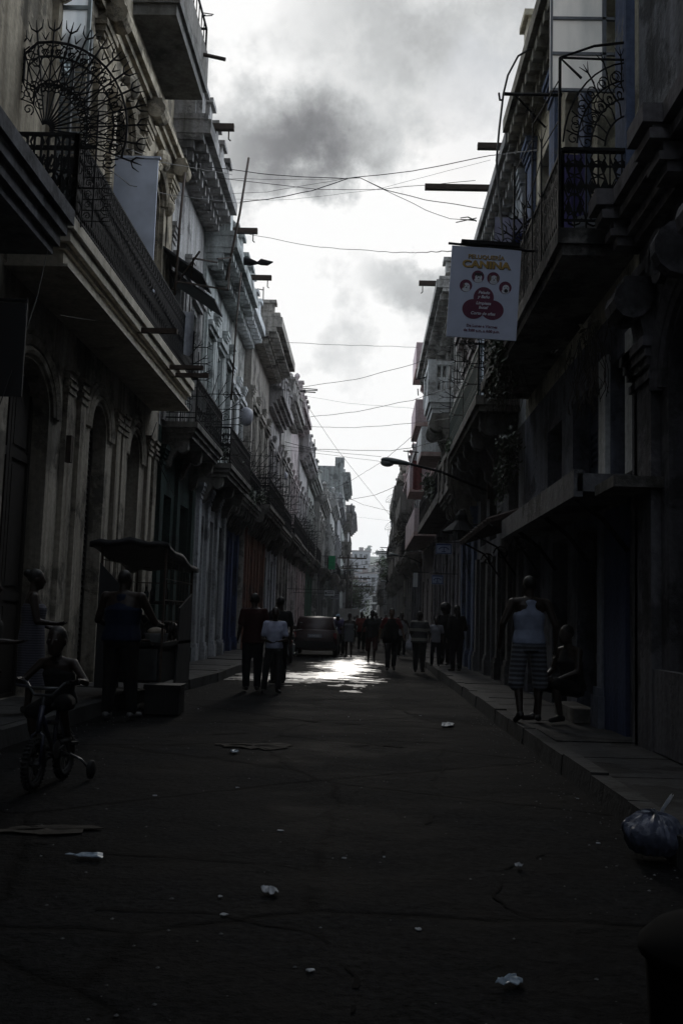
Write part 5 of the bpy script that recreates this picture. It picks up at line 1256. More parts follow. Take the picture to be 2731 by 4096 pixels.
for xx, yy, zz in ((.1, .06, .22), (-.11, -.16, .3)):
    mb = MB(); mb.box(xx - .045, xx + .045, yy - .035, yy + .035, zz - .012, zz + .012); mb.build('pedal', RUB, ck, local=True)
mb = MB(); mb.tube([(.03, -.05, .30), (.035, -.3, .225)], .012, 4); mb.tube([(.03, -.05, .22), (.035, -.3, .16)], .012, 4); mb.build('chain_guard', FR, bk, local=True)
for q in (-1, 1):
    mb = MB(); mb.tube([(q * .05, -.30, .19), (q * .14, -.31, .15), (q * .21, -.32, .075)], [.012, .012, .010], 5); sb = mb.build('stabiliser', CHROME, bk, True, local=True)
    mb = MB(); mb.lathe((q * .225, -.32, .075), [(.01, -.02), (.06, -.02), (.075, -.012), (.075, .012), (.06, .02), (.01, .02)], 16, axis='x'); mb.build('wheel', RUB, sb, True, local=True)
kid = person('small boy in a sleeveless top riding the child bicycle towards the camera', -2.44, 7.95, 0, rad(180 - 5), 1.15, SKIN_D,
    dict(pel=(0, -.24, .96), waist=(0, -.2, 1.1), chest=(0, -.13, 1.3), neck=(0, -.06, 1.48), head=(0, .0, 1.69), hr=(.1, -.2, .95), hl=(-.1, -.2, .95), kr=(.18, .2, .84), kl=(-.17, .12, .96), ar=(.15, .1, .42), al=(-.16, -.14, .54), tr=(.15, .25, .36), tl=(-.16, .02, .5),
         sr=(.2, -.08, 1.43), sl=(-.2, -.08, 1.43), er=(.4, .0, 1.2), el=(-.4, .0, 1.2), wr=(.37, .15, 1.24), wl=(-.37, .15, 1.24), gr=(.33, .22, 1.22), gl=(-.33, .22, 1.22)),
    1.12, cloth('dark_vest', (.012, .012, .013)), 'tank', 'shorts', BLACKC, 'short', SHOE, .010, None, hem=-.03, face=True, hs=1.38)

# ================================================================== FOOD CART
CT = plain('cart_sheet', (.012, .013, .014), .6, .2, .35, 5); TARP = plain('dark_tarpaulin', (.018, .018, .02), .6, 0, .3, 4, .5)
ct = thing('food_cart', 'caged food cart with a sloping tarpaulin roof parked at the left kerb', 'food cart', (-3.25, 15, 0))
mb = MB()
for x in (-3.72, -2.82):
    for y in (14.02, 16.25): mb.bar((x, y, .35), (x, y, 2.28 - (y - 14) * .085), .022)
for z in (.95, 1.25, 1.55, 1.85, 2.1):
    mb.bar((-2.82, 14.02, z), (-2.82, 16.25, z - .0), .010); mb.bar((-3.72, 14.02, z), (-3.72, 16.25, z), .010)
    if z > 1.5: mb.bar((-3.72, 16.25, z), (-2.82, 16.25, z), .010)
for k in range(9):
    y = 14.2 + k * .24; mb.bar((-2.82, y, .95), (-2.82, y, 2.2 - (y - 14) * .085), .006); mb.bar((-3.72, y, .95), (-3.72, y, 2.2 - (y - 14) * .085), .006)
mb.build('cage', RUST, ct)
g_ = MB(); nx_, ny_ = 8, 12
def rz_(i, j): return 2.33 - (j / ny_) * .24 + .05 * sin(i * 1.9 + j) * .5 + .06 * sin(pi * i / nx_)
for j in range(ny_ + 1):
    for i in range(nx_ + 1): g_.v.append((-3.86 + i * .138, 13.82 + j * .225, rz_(i, j)))
for j in range(ny_):
    for i in range(nx_):
        a = j * (nx_ + 1) + i; g_.f.append((a, a + 1, a + nx_ + 2, a + nx_ + 1)); g_.m.append(0)
nv = len(g_.v); g_.v += [(x, y, z - .05 - .03 * abs(sin(x * 9 + y * 7))) for x, y, z in g_.v]; g_.f += [tuple(reversed([q + nv for q in f_])) for f_ in list(g_.f)]; g_.m += [0] * (len(g_.f) - len(g_.m))
for i in range(nx_): a = i; g_.f.append((a, a + 1, a + 1 + nv, a + nv)); g_.m.append(0); a = ny_ * (nx_ + 1) + i; g_.f.append((a, a + 1, a + 1 + nv, a + nv)); g_.m.append(0)
for j in range(ny_):
    for q in (0, nx_): a = j * (nx_ + 1) + q; b_ = a + nx_ + 1; g_.f.append((a, b_, b_ + nv, a + nv)); g_.m.append(0)
g_.build('roof', TARP, ct, True)
mb = MB(); mb.box(-3.7, -2.84, 14.1, 16.2, .38, .9); mb.box(-3.74, -2.8, 14.04, 16.28, .9, .95); mb.box(-3.66, -3.25, 14.07, 14.1, .42, .86); mb.build('cabinet', CT, ct)
mb = MB(); mb.box(-3.2, -2.88, 14.07, 14.095, .42, .86); mb.build('door', plain('cart_door', (.04, .043, .043), .6, 0, .3, 5), ct)
mb = MB(); mb.box(-3.6, -2.9, 15.2, 16.1, 1.5, 1.53); mb.build('shelf', CT, ct)
for k, (x, y, z, q) in enumerate(((-3.45, 14.9, 1.12, .2), (-3.2, 15.3, 1.1, .18), (-3.5, 15.6, 1.15, .22), (-3.05, 15.8, 1.08, .16))):
    mb = MB(); mb.ball((x, y, .945 + q * .88), q, q, q * .9, 12, 8, 0, .08); label(mb.build('produce_sack', TARP, smooth=True), 'dark sack of goods heaped inside the caged food cart', 'sack', 'sacks in the food cart')
mb = MB(); mb.hexa([(-3.74, 14.0, .3), (-3.40, 14.0, .3), (-3.40, 14.03, .3), (-3.74, 14.03, .3), (-3.74, 13.98, 2.05), (-3.45, 13.98, 1.75), (-3.45, 14.01, 1.75), (-3.74, 14.01, 2.05)]); mb.build('side_cloth', TARP, ct); mb = MB(); mb.hexa([(-2.83, 15.1, .3), (-2.83, 16.25, .3), (-2.80, 16.25, .3), (-2.80, 15.1, .3), (-2.83, 15.2, 1.45), (-2.83, 16.25, 1.7), (-2.80, 16.25, 1.7), (-2.80, 15.2, 1.45)]); mb.build('side_cloth', TARP, ct)
for x in (-3.66, -2.9):
    for y in (14.5, 15.8):
        mb = MB(); mb.lathe((x, y, .2), [(.03, -.05), (.13, -.05), (.2, -.035), (.2, .035), (.13, .05), (.03, .05)], 18, axis='x'); o = mb.build('wheel', RUB, ct, True)
        mb = MB(); mb.lathe((x, y, .2), [(.01, -.06), (.05, -.058), (.05, .058), (.01, .06)], 10, axis='x'); mb.build('hub', CHROME, o)
mb = MB(); mb.tube([(-3.6, 14.05, .92), (-3.6, 13.75, .98), (-2.95, 13.75, .98), (-2.95, 14.05, .92)], .016, 6); mb.build('handle', RUST, ct)
mb = MB(); mb.box(-2.92, -2.46, 13.55, 13.98, 0.01, .38); mb.box(-2.94, -2.44, 13.53, 14.0, .34, .40)
for k in range(3): mb.box(-2.90 + k * .16, -2.80 + k * .16, 13.54, 13.56, .06, .3)
label(mb.build('crate', plain('black_plastic', (.005, .005, .005), .6, 0, .2, 8)), 'black plastic crate on the road beside the food cart', 'crate')
mb = MB(); mb.lathe((-2.98, 14.4, .952), [(.01, 0), (.15, 0), (.17, .1), (.17, .12), (.01, .12)], 16); o = label(mb.build('pan', ALU, smooth=False), 'shallow metal pan on the counter of the food cart', 'pan')
mb = MB(); mb.ball((-2.98, 14.4, 1.10), .13, .13, .06, 14, 7, 0, .08); label(mb.build('bread_pile', plain('pale_dough', (.35, .3, .24), .8, 0, .25, 12), smooth=True), 'pale food heap in the metal pan on the cart', 'food')
for k, (x, y, hh) in enumerate(((-3.28, 15.4, .26), (-3.1, 15.55, .3), (-3.42, 15.6, .24))):
    mb = MB(); mb.lathe((x, y, 1.53), [(.01, 0), (.04, .0), (.042, hh * .6), (.016, hh * .8), (.016, hh), (.005, hh)], 10)
    label(mb.build('bottle', GLASS, smooth=True), 'dark glass bottle on the upper shelf of the food cart, %s' % ('middle one', 'tallest', 'shortest')[k], 'bottle', 'bottles on the cart shelf')

# ================================================================== VEHICLES
def prof_body(mb, secs):
    """loft of cross-sections (y, [(x, z) ...]) left/right symmetric"""
    mb.loft([[Vector((x, y, z)) for x, z in sec] + [Vector((-x, y, z)) for x, z in reversed(sec)] for y, sec in secs])
def car(lab, x, y, paint, yaw=0, hatch=True, group='parked cars', plate=None, s=1.0, detail=True):
    t = thing('parked_car', lab, 'car', (x, y, 0), yaw, group)
    mb = MB()   # y = 0 at the rear bumper, forward +y
    prof_body(mb, [(0.0, [(0, .34), (.62, .34), (.70, .42), (.70, .62), (.60, .68), (0, .68)]), (.06, [(0, .27), (.70, .28), (.77, .42), (.77, .68), (.68, .92), (0, .93)]), (.16, [(0, .22), (.74, .24), (.80, .45), (.80, .72), (.72, .96), (0, .98)]),
        (.9, [(0, .2), (.75, .22), (.82, .48), (.82, .74), (.74, .95), (0, .97)]), (2.9, [(0, .2), (.75, .22), (.82, .48), (.81, .72), (.73, .92), (0, .94)]), (3.7, [(0, .22), (.72, .24), (.79, .46), (.77, .68), (.64, .8), (0, .82)]), (4.0, [(0, .3), (.58, .32), (.68, .44), (.66, .58), (.5, .66), (0, .68)])])
    b = mb.build('body', paint, t, True, local=True)
    mb = MB(); yr = .22 if hatch else .9
    prof_body(mb, [(yr, [(0, .9), (.70, .9), (.70, .94), (.68, .97), (0, .97)]), (yr + .22, [(0, .9), (.71, .9), (.70, 1.0), (.60, 1.36), (0, 1.37)]), (yr + .5, [(0, .9), (.72, .9), (.71, 1.0), (.60, 1.42), (0, 1.44)]), (2.1, [(0, .9), (.72, .9), (.71, 1.0), (.59, 1.42), (0, 1.445)]), (2.45, [(0, .9), (.71, .9), (.70, .98), (.56, 1.36), (0, 1.38)]), (3.05, [(0, .88), (.66, .88), (.66, .9), (.62, .93), (0, .93)])])
    rf = mb.build('cabin', paint, t, True, local=True)
    mb = MB()   # rear window, lying just outside the cabin's sloping rear
    mb.hexa([(-.58, yr + .05, .99), (.58, yr + .05, .99), (.58, yr + .09, .99), (-.58, yr + .09, .99), (-.49, yr + .205, 1.31), (.49, yr + .205, 1.31), (.49, yr + .25, 1.31), (-.49, yr + .25, 1.31)])
    mb.build('rear_window', GLASS, rf, local=True)
    for q in (-1, 1):
        mb = MB()
        for ya, yb in ((yr + .35, 1.35), (1.42, 2.4)): mb.hexa([(q * .712, ya, 1.02), (q * .712, yb, 1.02), (q * .69, yb, 1.02), (q * .69, ya, 1.02), (q * .63, ya + .06, 1.33), (q * .63, yb - .06, 1.33), (q * .60, yb - .06, 1.33), (q * .60, ya + .06, 1.33)])
        mb.build('side_window', GLASS, rf, local=True)
        mb = MB(); mb.box(q * .72 - .07, q * .72 + .06, .02, .12, .66, .86); mb.build('tail_light', plain('tail_lens', (.12, .012, .012), .3, 0, .1, 5), b, local=True)
        mb = MB(); mb.ball((q * .9, 2.5, 1.0), .10, .06, .075); mb.build('mirror', paint, t, True, local=True)
    mb = MB(); mb.hexa([(-.56, 2.56, 1.34), (.56, 2.56, 1.34), (.62, 2.98, 1.0), (-.62, 2.98, 1.0), (-.56, 2.6, 1.36), (.56, 2.6, 1.36), (.62, 3.02, 1.02), (-.62, 3.02, 1.02)]); mb.build('windscreen', GLASS, rf, local=True)
    mb = MB(); mb.box(-.76, .76, -.06, .05, .32, .5); mb.box(-.70, .70, -.045, .0, .5, .56); mb.build('bumper', RUB, t, local=True)
    mb = MB(); mb.tube([(-.45, .3, .25), (-.45, -.05, .24)], .03, 8); mb.build('exhaust', RUST, t, local=True)
    if plate:
        mb = MB(); mb.box(-.25, .25, -.02, .02, .68, .80); p_ = mb.build('number_plate', plain('plate_grey', (.2, .2, .22), .5, 0, .1, 4), b, local=True)
        text(plate, .085, p_, Matrix.Translation((-.0, -.024, .71)) @ Matrix.Rotation(pi / 2, 4, 'X'), plain('plate_ink', (.55, .55, .55), .6, 0, .05, 5))
    for xx in (-.72, .72):
        for yy in (.72, 3.2):
            mb = MB(); mb.lathe((xx, yy, .3), [(.05, -.09), (.2, -.09), (.28, -.07), (.3, -.04), (.3, .04), (.28, .07), (.2, .09), (.05, .09)], 22, axis='x'); o = mb.build('wheel', RUB, t, True, local=True)
            mb = MB(); mb.lathe((xx, yy, .3), [(.02, -.1), (.16, -.094), (.185, -.092), (.185, .092), (.16, .094), (.02, .1)], 16, axis='x'); mb.build('rim', ALU, o, True, local=True)
    for c in [t]: c.scale = (s, s, s)
    return t
def text(body, size, parent, mtx, mat, align='CENTER', off=0.0, shear=0.0, name='lettering', ext=.002, sx=1.0):
    cu = bpy.data.curves.new('t', 'FONT'); cu.body = body; cu.size = size; cu.align_x = align; cu.extrude = ext; cu.offset = off; cu.shear = shear; cu.resolution_u = 3
    o = bpy.data.objects.new('t', cu); COL.objects.link(o)
    dg = bpy.context.evaluated_depsgraph_get(); me = bpy.data.meshes.new_from_object(o.evaluated_get(dg)); bpy.data.objects.remove(o); bpy.data.curves.remove(cu)
    me.transform(mtx @ Matrix.Scale(sx, 4, (1, 0, 0))); me.materials.clear(); me.materials.append(mat); me.name = name
    o = bpy.data.objects.new(name, me); COL.objects.link(o); o.parent = parent
    return o
CARP = plain('dark_red_paint', (.014, .003, .003), .5, .0, .1, 3, 0, .3); CARB = plain('dark_blue_paint', (.02, .03, .06), .3, .1, .1, 3, 0, .5); CARW = plain('white_car_paint', (.45, .46, .47), .3, 0, .1, 3, 0, .5)
car('dark red hatchback seen from behind with a number plate, parked left of centre', -1.72, 35.4, CARP, 0, True, plate='B 375 225')
car('dark blue car parked nose on in front of the dark red hatchback', -1.55, 46.5, CARB, rad(2), False)
car('white car behind the white box truck in the distance', -.55, 93, CARW, rad(1), True, 'cars in the far street')
car('dark far car coming up the middle of the distant street', .9, 96, CARB, rad(-2), False, 'cars in the far street')
car('pale far car with a bright roof in the distant right lane', 1.35, 84, CARW, rad(-1), True, 'cars in the far street')
tk = thing('box_truck', 'small truck with a plain pale box body, beyond the parked cars on the left', 'truck', (-1.22, 84, 0))
mb = MB(); mb.box(-.85, .85, 0, 3.2, .75, 2.25); mb.box(-.87, .87, -.02, .0, .73, .8); mb.box(-.87, .87, -.02, 0, 2.2, 2.27); mb.box(-.01, .01, -.03, 0, .8, 2.2); mb.build('box_body', plain('pale_box', (.30, .29, .27), .7, 0, .25, 3), tk, local=True)
mb = MB(); mb.box(-.8, .8, 3.35, 4.9, .5, 1.2); mb.hexa([(-.8, 3.35, 1.2), (.8, 3.35, 1.2), (.8, 4.9, 1.2), (-.8, 4.9, 1.2), (-.72, 3.4, 1.95), (.72, 3.4, 1.95), (.72, 4.5, 1.95), (-.72, 4.5, 1.95)]); mb.build('cab', CARW, tk, local=True)
mb = MB(); mb.box(-.4, -.3, 0, 4.8, .45, .74); mb.box(.3, .4, 0, 4.8, .45, .74); mb.build('chassis', RUST, tk, local=True)
for xx in (-.7, .7):
    for yy in (.8, 4.1):
        mb = MB(); mb.lathe((xx, yy, .38), [(.05, -.11), (.3, -.11), (.38, -.07), (.38, .07), (.3, .11), (.05, .11)], 18, axis='x'); mb.build('wheel', RUB, tk, True, local=True)
# motorcycle
mo = thing('motorcycle', 'dark motorcycle parked behind the white T-shirt person', 'motorcycle', (-2.15, 29.8, 0), rad(6))
for yy in (0, 1.3):
    mb = MB(); mb.tube([(0, yy + .25 * cos(q), .3 + .25 * sin(q)) for q in [2 * pi * k / 24 for k in range(24)]], .055, 8, closed=True); o = mb.build('wheel', RUB, mo, True, local=True)
    mb = MB(); mb.lathe((0, yy, .3), [(.01, -.06), (.05, -.055), (.2, -.02), (.2, .02), (.05, .055), (.01, .06)], 16, axis='x'); mb.build('rim', ALU, o, True, local=True)
mb = MB(); mb.tube([(0, 1.3, .3), (0, 1.12, .85)], .04, 7); mb.tube([(0, 1.1, .8), (0, .6, .62), (0, .1, .6), (0, 0, .3)], .035, 6); mb.tube([(0, 1.08, .74), (0, .75, .3), (0, .3, .32), (0, 0, .3)], .03, 6); mb.build('frame', IRON, mo, True, local=True)
mb = MB(); mb.loft([[Vector((w_ * cos(a), yy, zz + hh * sin(a))) for a in [2 * pi * k / 12 for k in range(12)]] for yy, w_, hh, zz in ((.55, .06, .06, .74), (.65, .14, .11, .78), (.9, .15, .13, .82), (1.08, .06, .06, .84))]); mb.build('fuel_tank', CARP, mo, True, local=True)
mb = MB(); mb.loft([[Vector((w_ * cos(a), yy, zz + hh * sin(a))) for a in [2 * pi * k / 12 for k in range(12)]] for yy, w_, hh, zz in ((-.25, .05, .03, .78), (-.15, .13, .05, .77), (.3, .14, .06, .74), (.58, .09, .05, .74))]); mb.build('saddle', RUB, mo, True, local=True)
mb = MB(); mb.box(-.14, .14, .42, .8, .26, .56); mb.lathe((0, .62, .56), [(.09, 0), (.11, .03), (.09, .06), (.11, .09), (.05, .12)], 10); mb.build('engine', ALU, mo, local=True)
mb = MB(); mb.tube([(-.36, .92, 1.0), (-.2, 1.06, .97), (0, 1.1, .92), (.2, 1.06, .97), (.36, .92, 1.0)], .018, 6); mb.tube([(-.28, 1.0, 1.0), (-.32, 1.0, 1.18)], .008, 4); mb.tube([(.28, 1.0, 1.0), (.32, 1.0, 1.18)], .008, 4); mb.ball((-.33, 1.0, 1.2), .05, .015, .035); mb.ball((.33, 1.0, 1.2), .05, .015, .035); mb.build('handlebar', CHROME, mo, True, local=True)
mb = MB(); mb.tube([(.14, .6, .3), (.17, .3, .25), (.17, -.35, .33)], [.03, .035, .05], 8); mb.build('exhaust', CHROME, mo, True, local=True)
mb = MB(); mb.tube([(0, .3 * cos(q), .3 + .34 * sin(q)) for q in [rad(20 + k * 16) for k in range(9)]], .05, 6); mb.build('mudguard', CARP, mo, True, local=True)
mb = MB(); mb.ball((0, -.3, .66), .06, .03, .04); mb.build('tail_light', plain('tail_lens', (.12, .012, .012), .3, 0, .1, 5), mo, True, local=True)
# ================================================================== DOG GROOMING SIGN
TL, TR, BL = at(1800, 981, Y=12.9), at(2077, 999, Y=12.9), at(1783, 1344, Y=12.9)
sw_, sh_ = (TR - TL).length, (BL - TL).length
ex = (TR - TL).normalized(); ez = (TL - BL); ez = (ez - ex * ez.dot(ex)).normalized(); ey = ez.cross(ex)
O_ = BL.copy()
sgn = thing('hanging_sign', 'white hanging shop sign with a maroon paw for dog grooming, right of centre', 'sign', O_)
MS = Matrix((ex, ey, ez)).transposed().to_4x4()      # sign space: x right, y away from the viewer, z up, origin at the lower left corner
sgn.rotation_euler = MS.to_euler()
mb = MB(); mb.box(0, sw_, 0, .025, 0, sh_); mb.build('board', plain('sign_white', (.52, .56, .69), .6, 0, .1, 4), sgn, local=True)
def disc(mb, cx, cz, rx, rz, y0, y1, n=28, a0=0):
    mb.loft([[(cx + rx * cos(q + a0), y, cz + rz * sin(q + a0)) for q in [2 * pi * k / n for k in range(n)]] for y in (y0, y1)])
MAR = plain('sign_maroon', (.12, .022, .055), .6, 0, .12, 5); GOLD = plain('sign_gold', (.42, .27, .07), .6, 0, .2, 12); GSH = plain('sign_shadow_brown', (.06, .035, .02), .6, 0, .2, 12); SWH = plain('sign_letter_white', (.68, .68, .75), .6, 0, .05, 5)
mb = MB(); cx = sw_ * .50
disc(mb, cx + .0, sh_ * .445, .135, .145, -.006, 0)
for q in (-1, 1): disc(mb, cx + q * .125, sh_ * .315, .15, .135, -.0045 + .0012 * q, 0)
mb.loft([[(cx + a, y, c) for a, c in ((-.13, sh_ * .45), (-.14, sh_ * .34), (-.05, sh_ * .28), (.05, sh_ * .28), (.14, sh_ * .34), (.13, sh_ * .45))] for y in (-.007, 0)])
mb.build('paw_mark', MAR, sgn, local=True)
DW = plain('sign_dog_white', (.6, .61, .66), .6, 0, .2, 25); DK = plain('sign_dog_dark', (.02, .016, .018), .6, 0, .2, 25); DB = plain('sign_dog_tan', (.16, .11, .09), .6, 0, .3, 25)
for i, (fx, fz) in enumerate(((.235, .565), (.40, .672), (.622, .665), (.80, .57))):
    x, z = sw_ * fx - .0, sh_ * fz
    mb = MB(); disc(mb, x, z, .083, .085, -.004, 0); p_ = mb.build('portrait_disc', MAR, sgn, local=True)
    mb = MB(); a = (DW, DW, DW, DW)[i]
    disc(mb, x + .008, z - .012, .046, .05, -.007, -.004, 18); disc(mb, x + .004, z - .05, .052, .032, -.0065, -.004, 18)
    mb.build('dog_face', DW, p_, local=True)
    mb = MB()
    if i == 1:
        for q in (-1, 1): mb.loft([[(x + .008 + q * a_, y, z + c_) for a_, c_ in ((.018, .02), (.05, .07), (.052, .01))] for y in (-.0085, -.004)])
        disc(mb, x + .008, z + .03, .046, .022, -.0088, -.004, 14)
    elif i == 2:
        for q in (-1, 1): disc(mb, x + .006 + q * .05, z - .0, .018, .042, -.0088, -.004, 14)
    elif i == 0: disc(mb, x - .03, z + .0, .014, .035, -.0088, -.004, 12)
    else: disc(mb, x + .012, z - .045, .026, .024, -.0088, -.004, 14)
    mb.build('dog_ear', DB if i in (0, 2) else DK, p_, local=True)
    mb = MB()
    for q in (-1, 1): disc(mb, x + .008 + q * .018, z + .0, .006, .006, -.010, -.004, 8)
    disc(mb, x + .008, z - .026, .011, .008, -.010, -.004, 10); mb.build('dog_eyes_and_nose', DK, p_, local=True)
RXs = Matrix.Rotation(pi / 2, 4, 'X')
def st(body, size, fx, fz, mat, off=0.0, shear=0.0, y=-.004, sx=1.0): text(body, size, sgn, Matrix.Translation((sw_ * fx, y, sh_ * fz)) @ RXs, mat, off=off, shear=shear, sx=sx)
st('PELUQUERÍA', .078, .505, .868, GSH, .002, y=-.003, sx=1.08); st('PELUQUERÍA', .078, .50, .870, GOLD, .001, y=-.006, sx=1.08)
st('CANINA', .135, .515, .768, GSH, .006, y=-.003, sx=1.22); st('CANINA', .135, .505, .772, GOLD, .005, y=-.006, sx=1.22)
for bd, z in (('Pelado', .485), ('y Baño', .438), ('Limpieza', .368), ('bucal', .322), ('Corte de uñas', .255)): st(bd, .056, .5, z, SWH, .0012, .25, -.010)
st('De Lunes a Viernes', .052, .5, .118, MAR, .0012); st('de 9:00 a.m. a 4:00 p.m.', .050, .5, .068, MAR, .0015)
mb = MB(); mb.tube([(-.05, .01, sh_ + .03), (sw_ + .28, .01, sh_ - .01)], .018, 6); mb.box(.12, sw_ - .02, -.03, .05, sh_ + .035, sh_ + .085)
for x in (.12, sw_ * .5, sw_ - .08): mb.tube([(x, .01, sh_ + .05), (x, .01, sh_ - .04)], .008, 4)
mb.build('hanging_rail', IRON, sgn, local=True)

# the guest house plates with the anchor shaped emblem
EMB = plain('emblem_blue', (.02, .035, .12), .5, 0, .1, 5)
def emblem_sign(lab, x0, x1, y, z0, z1):
    t = thing('guesthouse_sign', lab, 'sign', (x0, y, z0), 0, 'anchor emblem signs'); w_, h_ = x1 - x0, z1 - z0
    mb = MB(); mb.box(0, w_, 0, .02, 0, h_); mb.build('board', plain('plate_pale', (.26, .30, .42), .6, 0, .15, 4), t, local=True)
    mb = MB(); b_ = .02
    for a in ((.01, w_ - .01, .01, .01 + b_), (.01, w_ - .01, h_ * .84, h_ - .01)): mb.box(a[0], a[1], -.006, 0, a[2], a[3])
    for a in (.01, w_ - .03): mb.box(a, a + b_, -.006, 0, .01 + b_, h_ * .84)
    mb.build('border', EMB, t, local=True)
    mb = MB(); c = w_ / 2
    mb.tube([(c + w_ * .34 * cos(q), -.008, h_ * .30 + h_ * .36 * sin(q)) for q in [rad(20 + k * 14) for k in range(11)]], h_ * .045, 6); mb.bar((c, -.008, h_ * .66), (c, -.008, h_ * .24), h_ * .05); mb.bar((c - w_ * .13, -.008, h_ * .22), (c + w_ * .13, -.008, h_ * .22), h_ * .05)
    mb.build('emblem', EMB, t, local=True)
    mb = MB(); mb.tube([(-.05, .01, h_ + .05), (2.96 - x0, .01, h_ + .05)], .014, 5)
    for a in (.06, w_ - .06): mb.bar((a, .01, h_), (a, .01, h_ + .05), .007)
    mb.build('bracket', IRON, t, local=True)
a, b = at(1742, 2215, Y=29), at(1806, 2175, Y=29); emblem_sign('white guest house sign with a blue anchor shaped emblem, the higher of the two', a.x, b.x, 29, a.z, b.z)
a, b = at(1725, 2336, Y=32), at(1772, 2301, Y=32); emblem_sign('dim guest house sign with an anchor shaped emblem, hanging lower and farther', a.x, b.x, 32, a.z, b.z)
def plate_sign(lab, p0, p1, Y_, c, arm, group=None, lines=2):
    a, b = at(*p0, Y=Y_), at(*p1, Y=Y_); t = thing('hanging_sign', lab, 'sign', (a.x, Y_, b.z), 0, group); w_, h_ = b.x - a.x, a.z - b.z
    mb = MB(); mb.box(0, w_, 0, .03, 0, h_); mb.build('board', plain('plate_%s' % c[0], c[1], .6, 0, .2, 4), t, local=True)
    mb = MB(); mb.bar((min(arm - a.x, -.0), .015, h_ + .03), (max(arm - a.x, w_), .015, h_ + .03), .02); mb.build('bracket', IRON, t, local=True)
    mb = MB()
    for i in range(lines): z = h_ * (.66 - .3 * i); mb.box(w_ * .28, w_ * .9, -.005, 0, z, z + h_ * .12)
    if lines > 1: disc(mb, w_ * .14, h_ * .5, h_ * .2, h_ * .2, -.005, 0, 12)
    if lines: mb.build('faded_lines', DK, t, local=True)
    return t
plate_sign('upper white shop plate with faint lines on the left, past the parked car', (1298, 2361), (1338, 2384), 58, ('white', (.42, .43, .44)), -4.6)
plate_sign('lower grey shop plate just beside the upper white one on the left', (1323, 2376), (1356, 2397), 62, ('grey', (.24, .25, .26)), -4.6)
plate_sign('tall white notice board hung over the right pavement in the distance', (1652, 2291), (1669, 2348), 40, ('white2', (.42, .43, .44)), 2.95, lines=0)
plate_sign('black sign box hung out from the wall at the left edge', (-60, 1207), (86, 1586), 10.4, ('black', (.01, .01, .011)), -4.6, lines=0)
mb = MB(); a = at(1327, 2250, Y=66); mb.box(a.x - .22, a.x + .22, a.y, a.y + .05, a.z - .45, a.z + .45)
label(mb.build('green_cloth', cloth('bright_green', (.03, .22, .10))), 'bright green cloth hung over a far balcony on the left', 'cloth')

# ================================================================== STREET LAMPS
LG = plain('lamp_grey', (.10, .115, .115), .5, .2, .2, 8); LGL = plain('lamp_lens', (.16, .17, .17), .25, 0, .1, 6, 0, .6)
def lamp(lab, head, joint, wall, ln, lens=True, sc=1.0):
    t = thing('street_lamp', lab, 'street lamp', wall, 0, 'street lamps')
    d_ = (head - joint); L_ = d_.length; d_.normalize(); sd_ = Vector((0, 1, 0)); up_ = sd_.cross(d_).normalized()
    if up_.z < 0: up_ = -up_
    mb = MB(); n = 16; rings = []
    for f_, wd, hu, hd_ in ((-.02, .05, .04, .03), (.12, .075, .06, .045), (.35, .095, .075, .06), (.6, .125, .085, .07), (.82, .13, .08, .065), (.95, .09, .055, .05), (1.0, .03, .02, .02)):
        c = joint + d_ * (L_ * f_); rings.append([c + sd_ * (wd * sc * cos(q)) + up_ * ((hu if sin(q) > 0 else hd_) * sc * sin(q)) for q in [2 * pi * k / n for k in range(n)]])
    mb.loft(rings); mb.build('lamp_head', LG, t, True)
    if lens:
        mb = MB(); c = joint + d_ * (L_ * .76) - up_ * .055 * sc; mb.ball(c, .17 * sc, .11 * sc, .10 * sc, 14, 8); mb.build('lens', LGL, t, True)
    mb = MB(); m_ = joint * .6 + wall * .4 + Vector((0, 0, .08)); mb.tube([joint - d_ * .02, joint * .85 + wall * .15 + Vector((0, 0, .03)), m_, wall], .032 * sc, 7); mb.build('arm', IRON, t, True)
    mb = MB(); mb.box(wall.x - .04, wall.x + .1, wall.y - .12, wall.y + .12, wall.z - .2, wall.z + .2); mb.build('wall_plate', RUST, t)
w_ = at(1905, 1965, Y=24); w_.x = 2.93
lamp('large grey street lamp head reaching out from the right wall against the sky', at(1523, 1838, Y=24), at(1636, 1856, Y=24), w_, .7)
a = at(1556, 2214, Y=52); lamp('small pale street lamp head farther down on the right', at(1555, 2214, Y=52), at(1596, 2224, Y=52), Vector((2.9, 52, at(1640, 2250, Y=52).z)), .6, True, .9)
lamp('small dark street lamp low over the far right of the street', at(1521, 2323, Y=80), at(1545, 2326, Y=80), Vector((2.9, 80, at(1575, 2340, Y=80).z)), .6, False, 1.0)
lamp('pale street lamp head on the far left by the utility pole', at(1421, 2278, Y=88), at(1388, 2282, Y=88), Vector((-3.4, 88, at(1360, 2300, Y=88).z)), .6, False, 1.1)
# pagoda shaped wall lantern on the right
p_ = at(1842, 2115, Y=25); t = thing('wall_lantern', 'dark pagoda topped lantern hanging off the right wall above the anchor signs', 'lantern', p_)
mb = MB(); mb.lathe(p_, [(.46, -.10), (.47, -.07), (.22, .14), (.16, .2), (.15, .34), (.02, .5)], 6); mb.build('hood', IRON, t)
mb = MB(); mb.tube([p_ + Vector((0, 0, .1)), Vector((2.95, 25, p_.z + .12))], .02, 5); mb.build('arm', IRON, t)
mb = MB(); mb.lathe(p_, [(.05, -.3), (.16, -.28), (.2, -.10)], 6); mb.build('glass', GLASS, t)

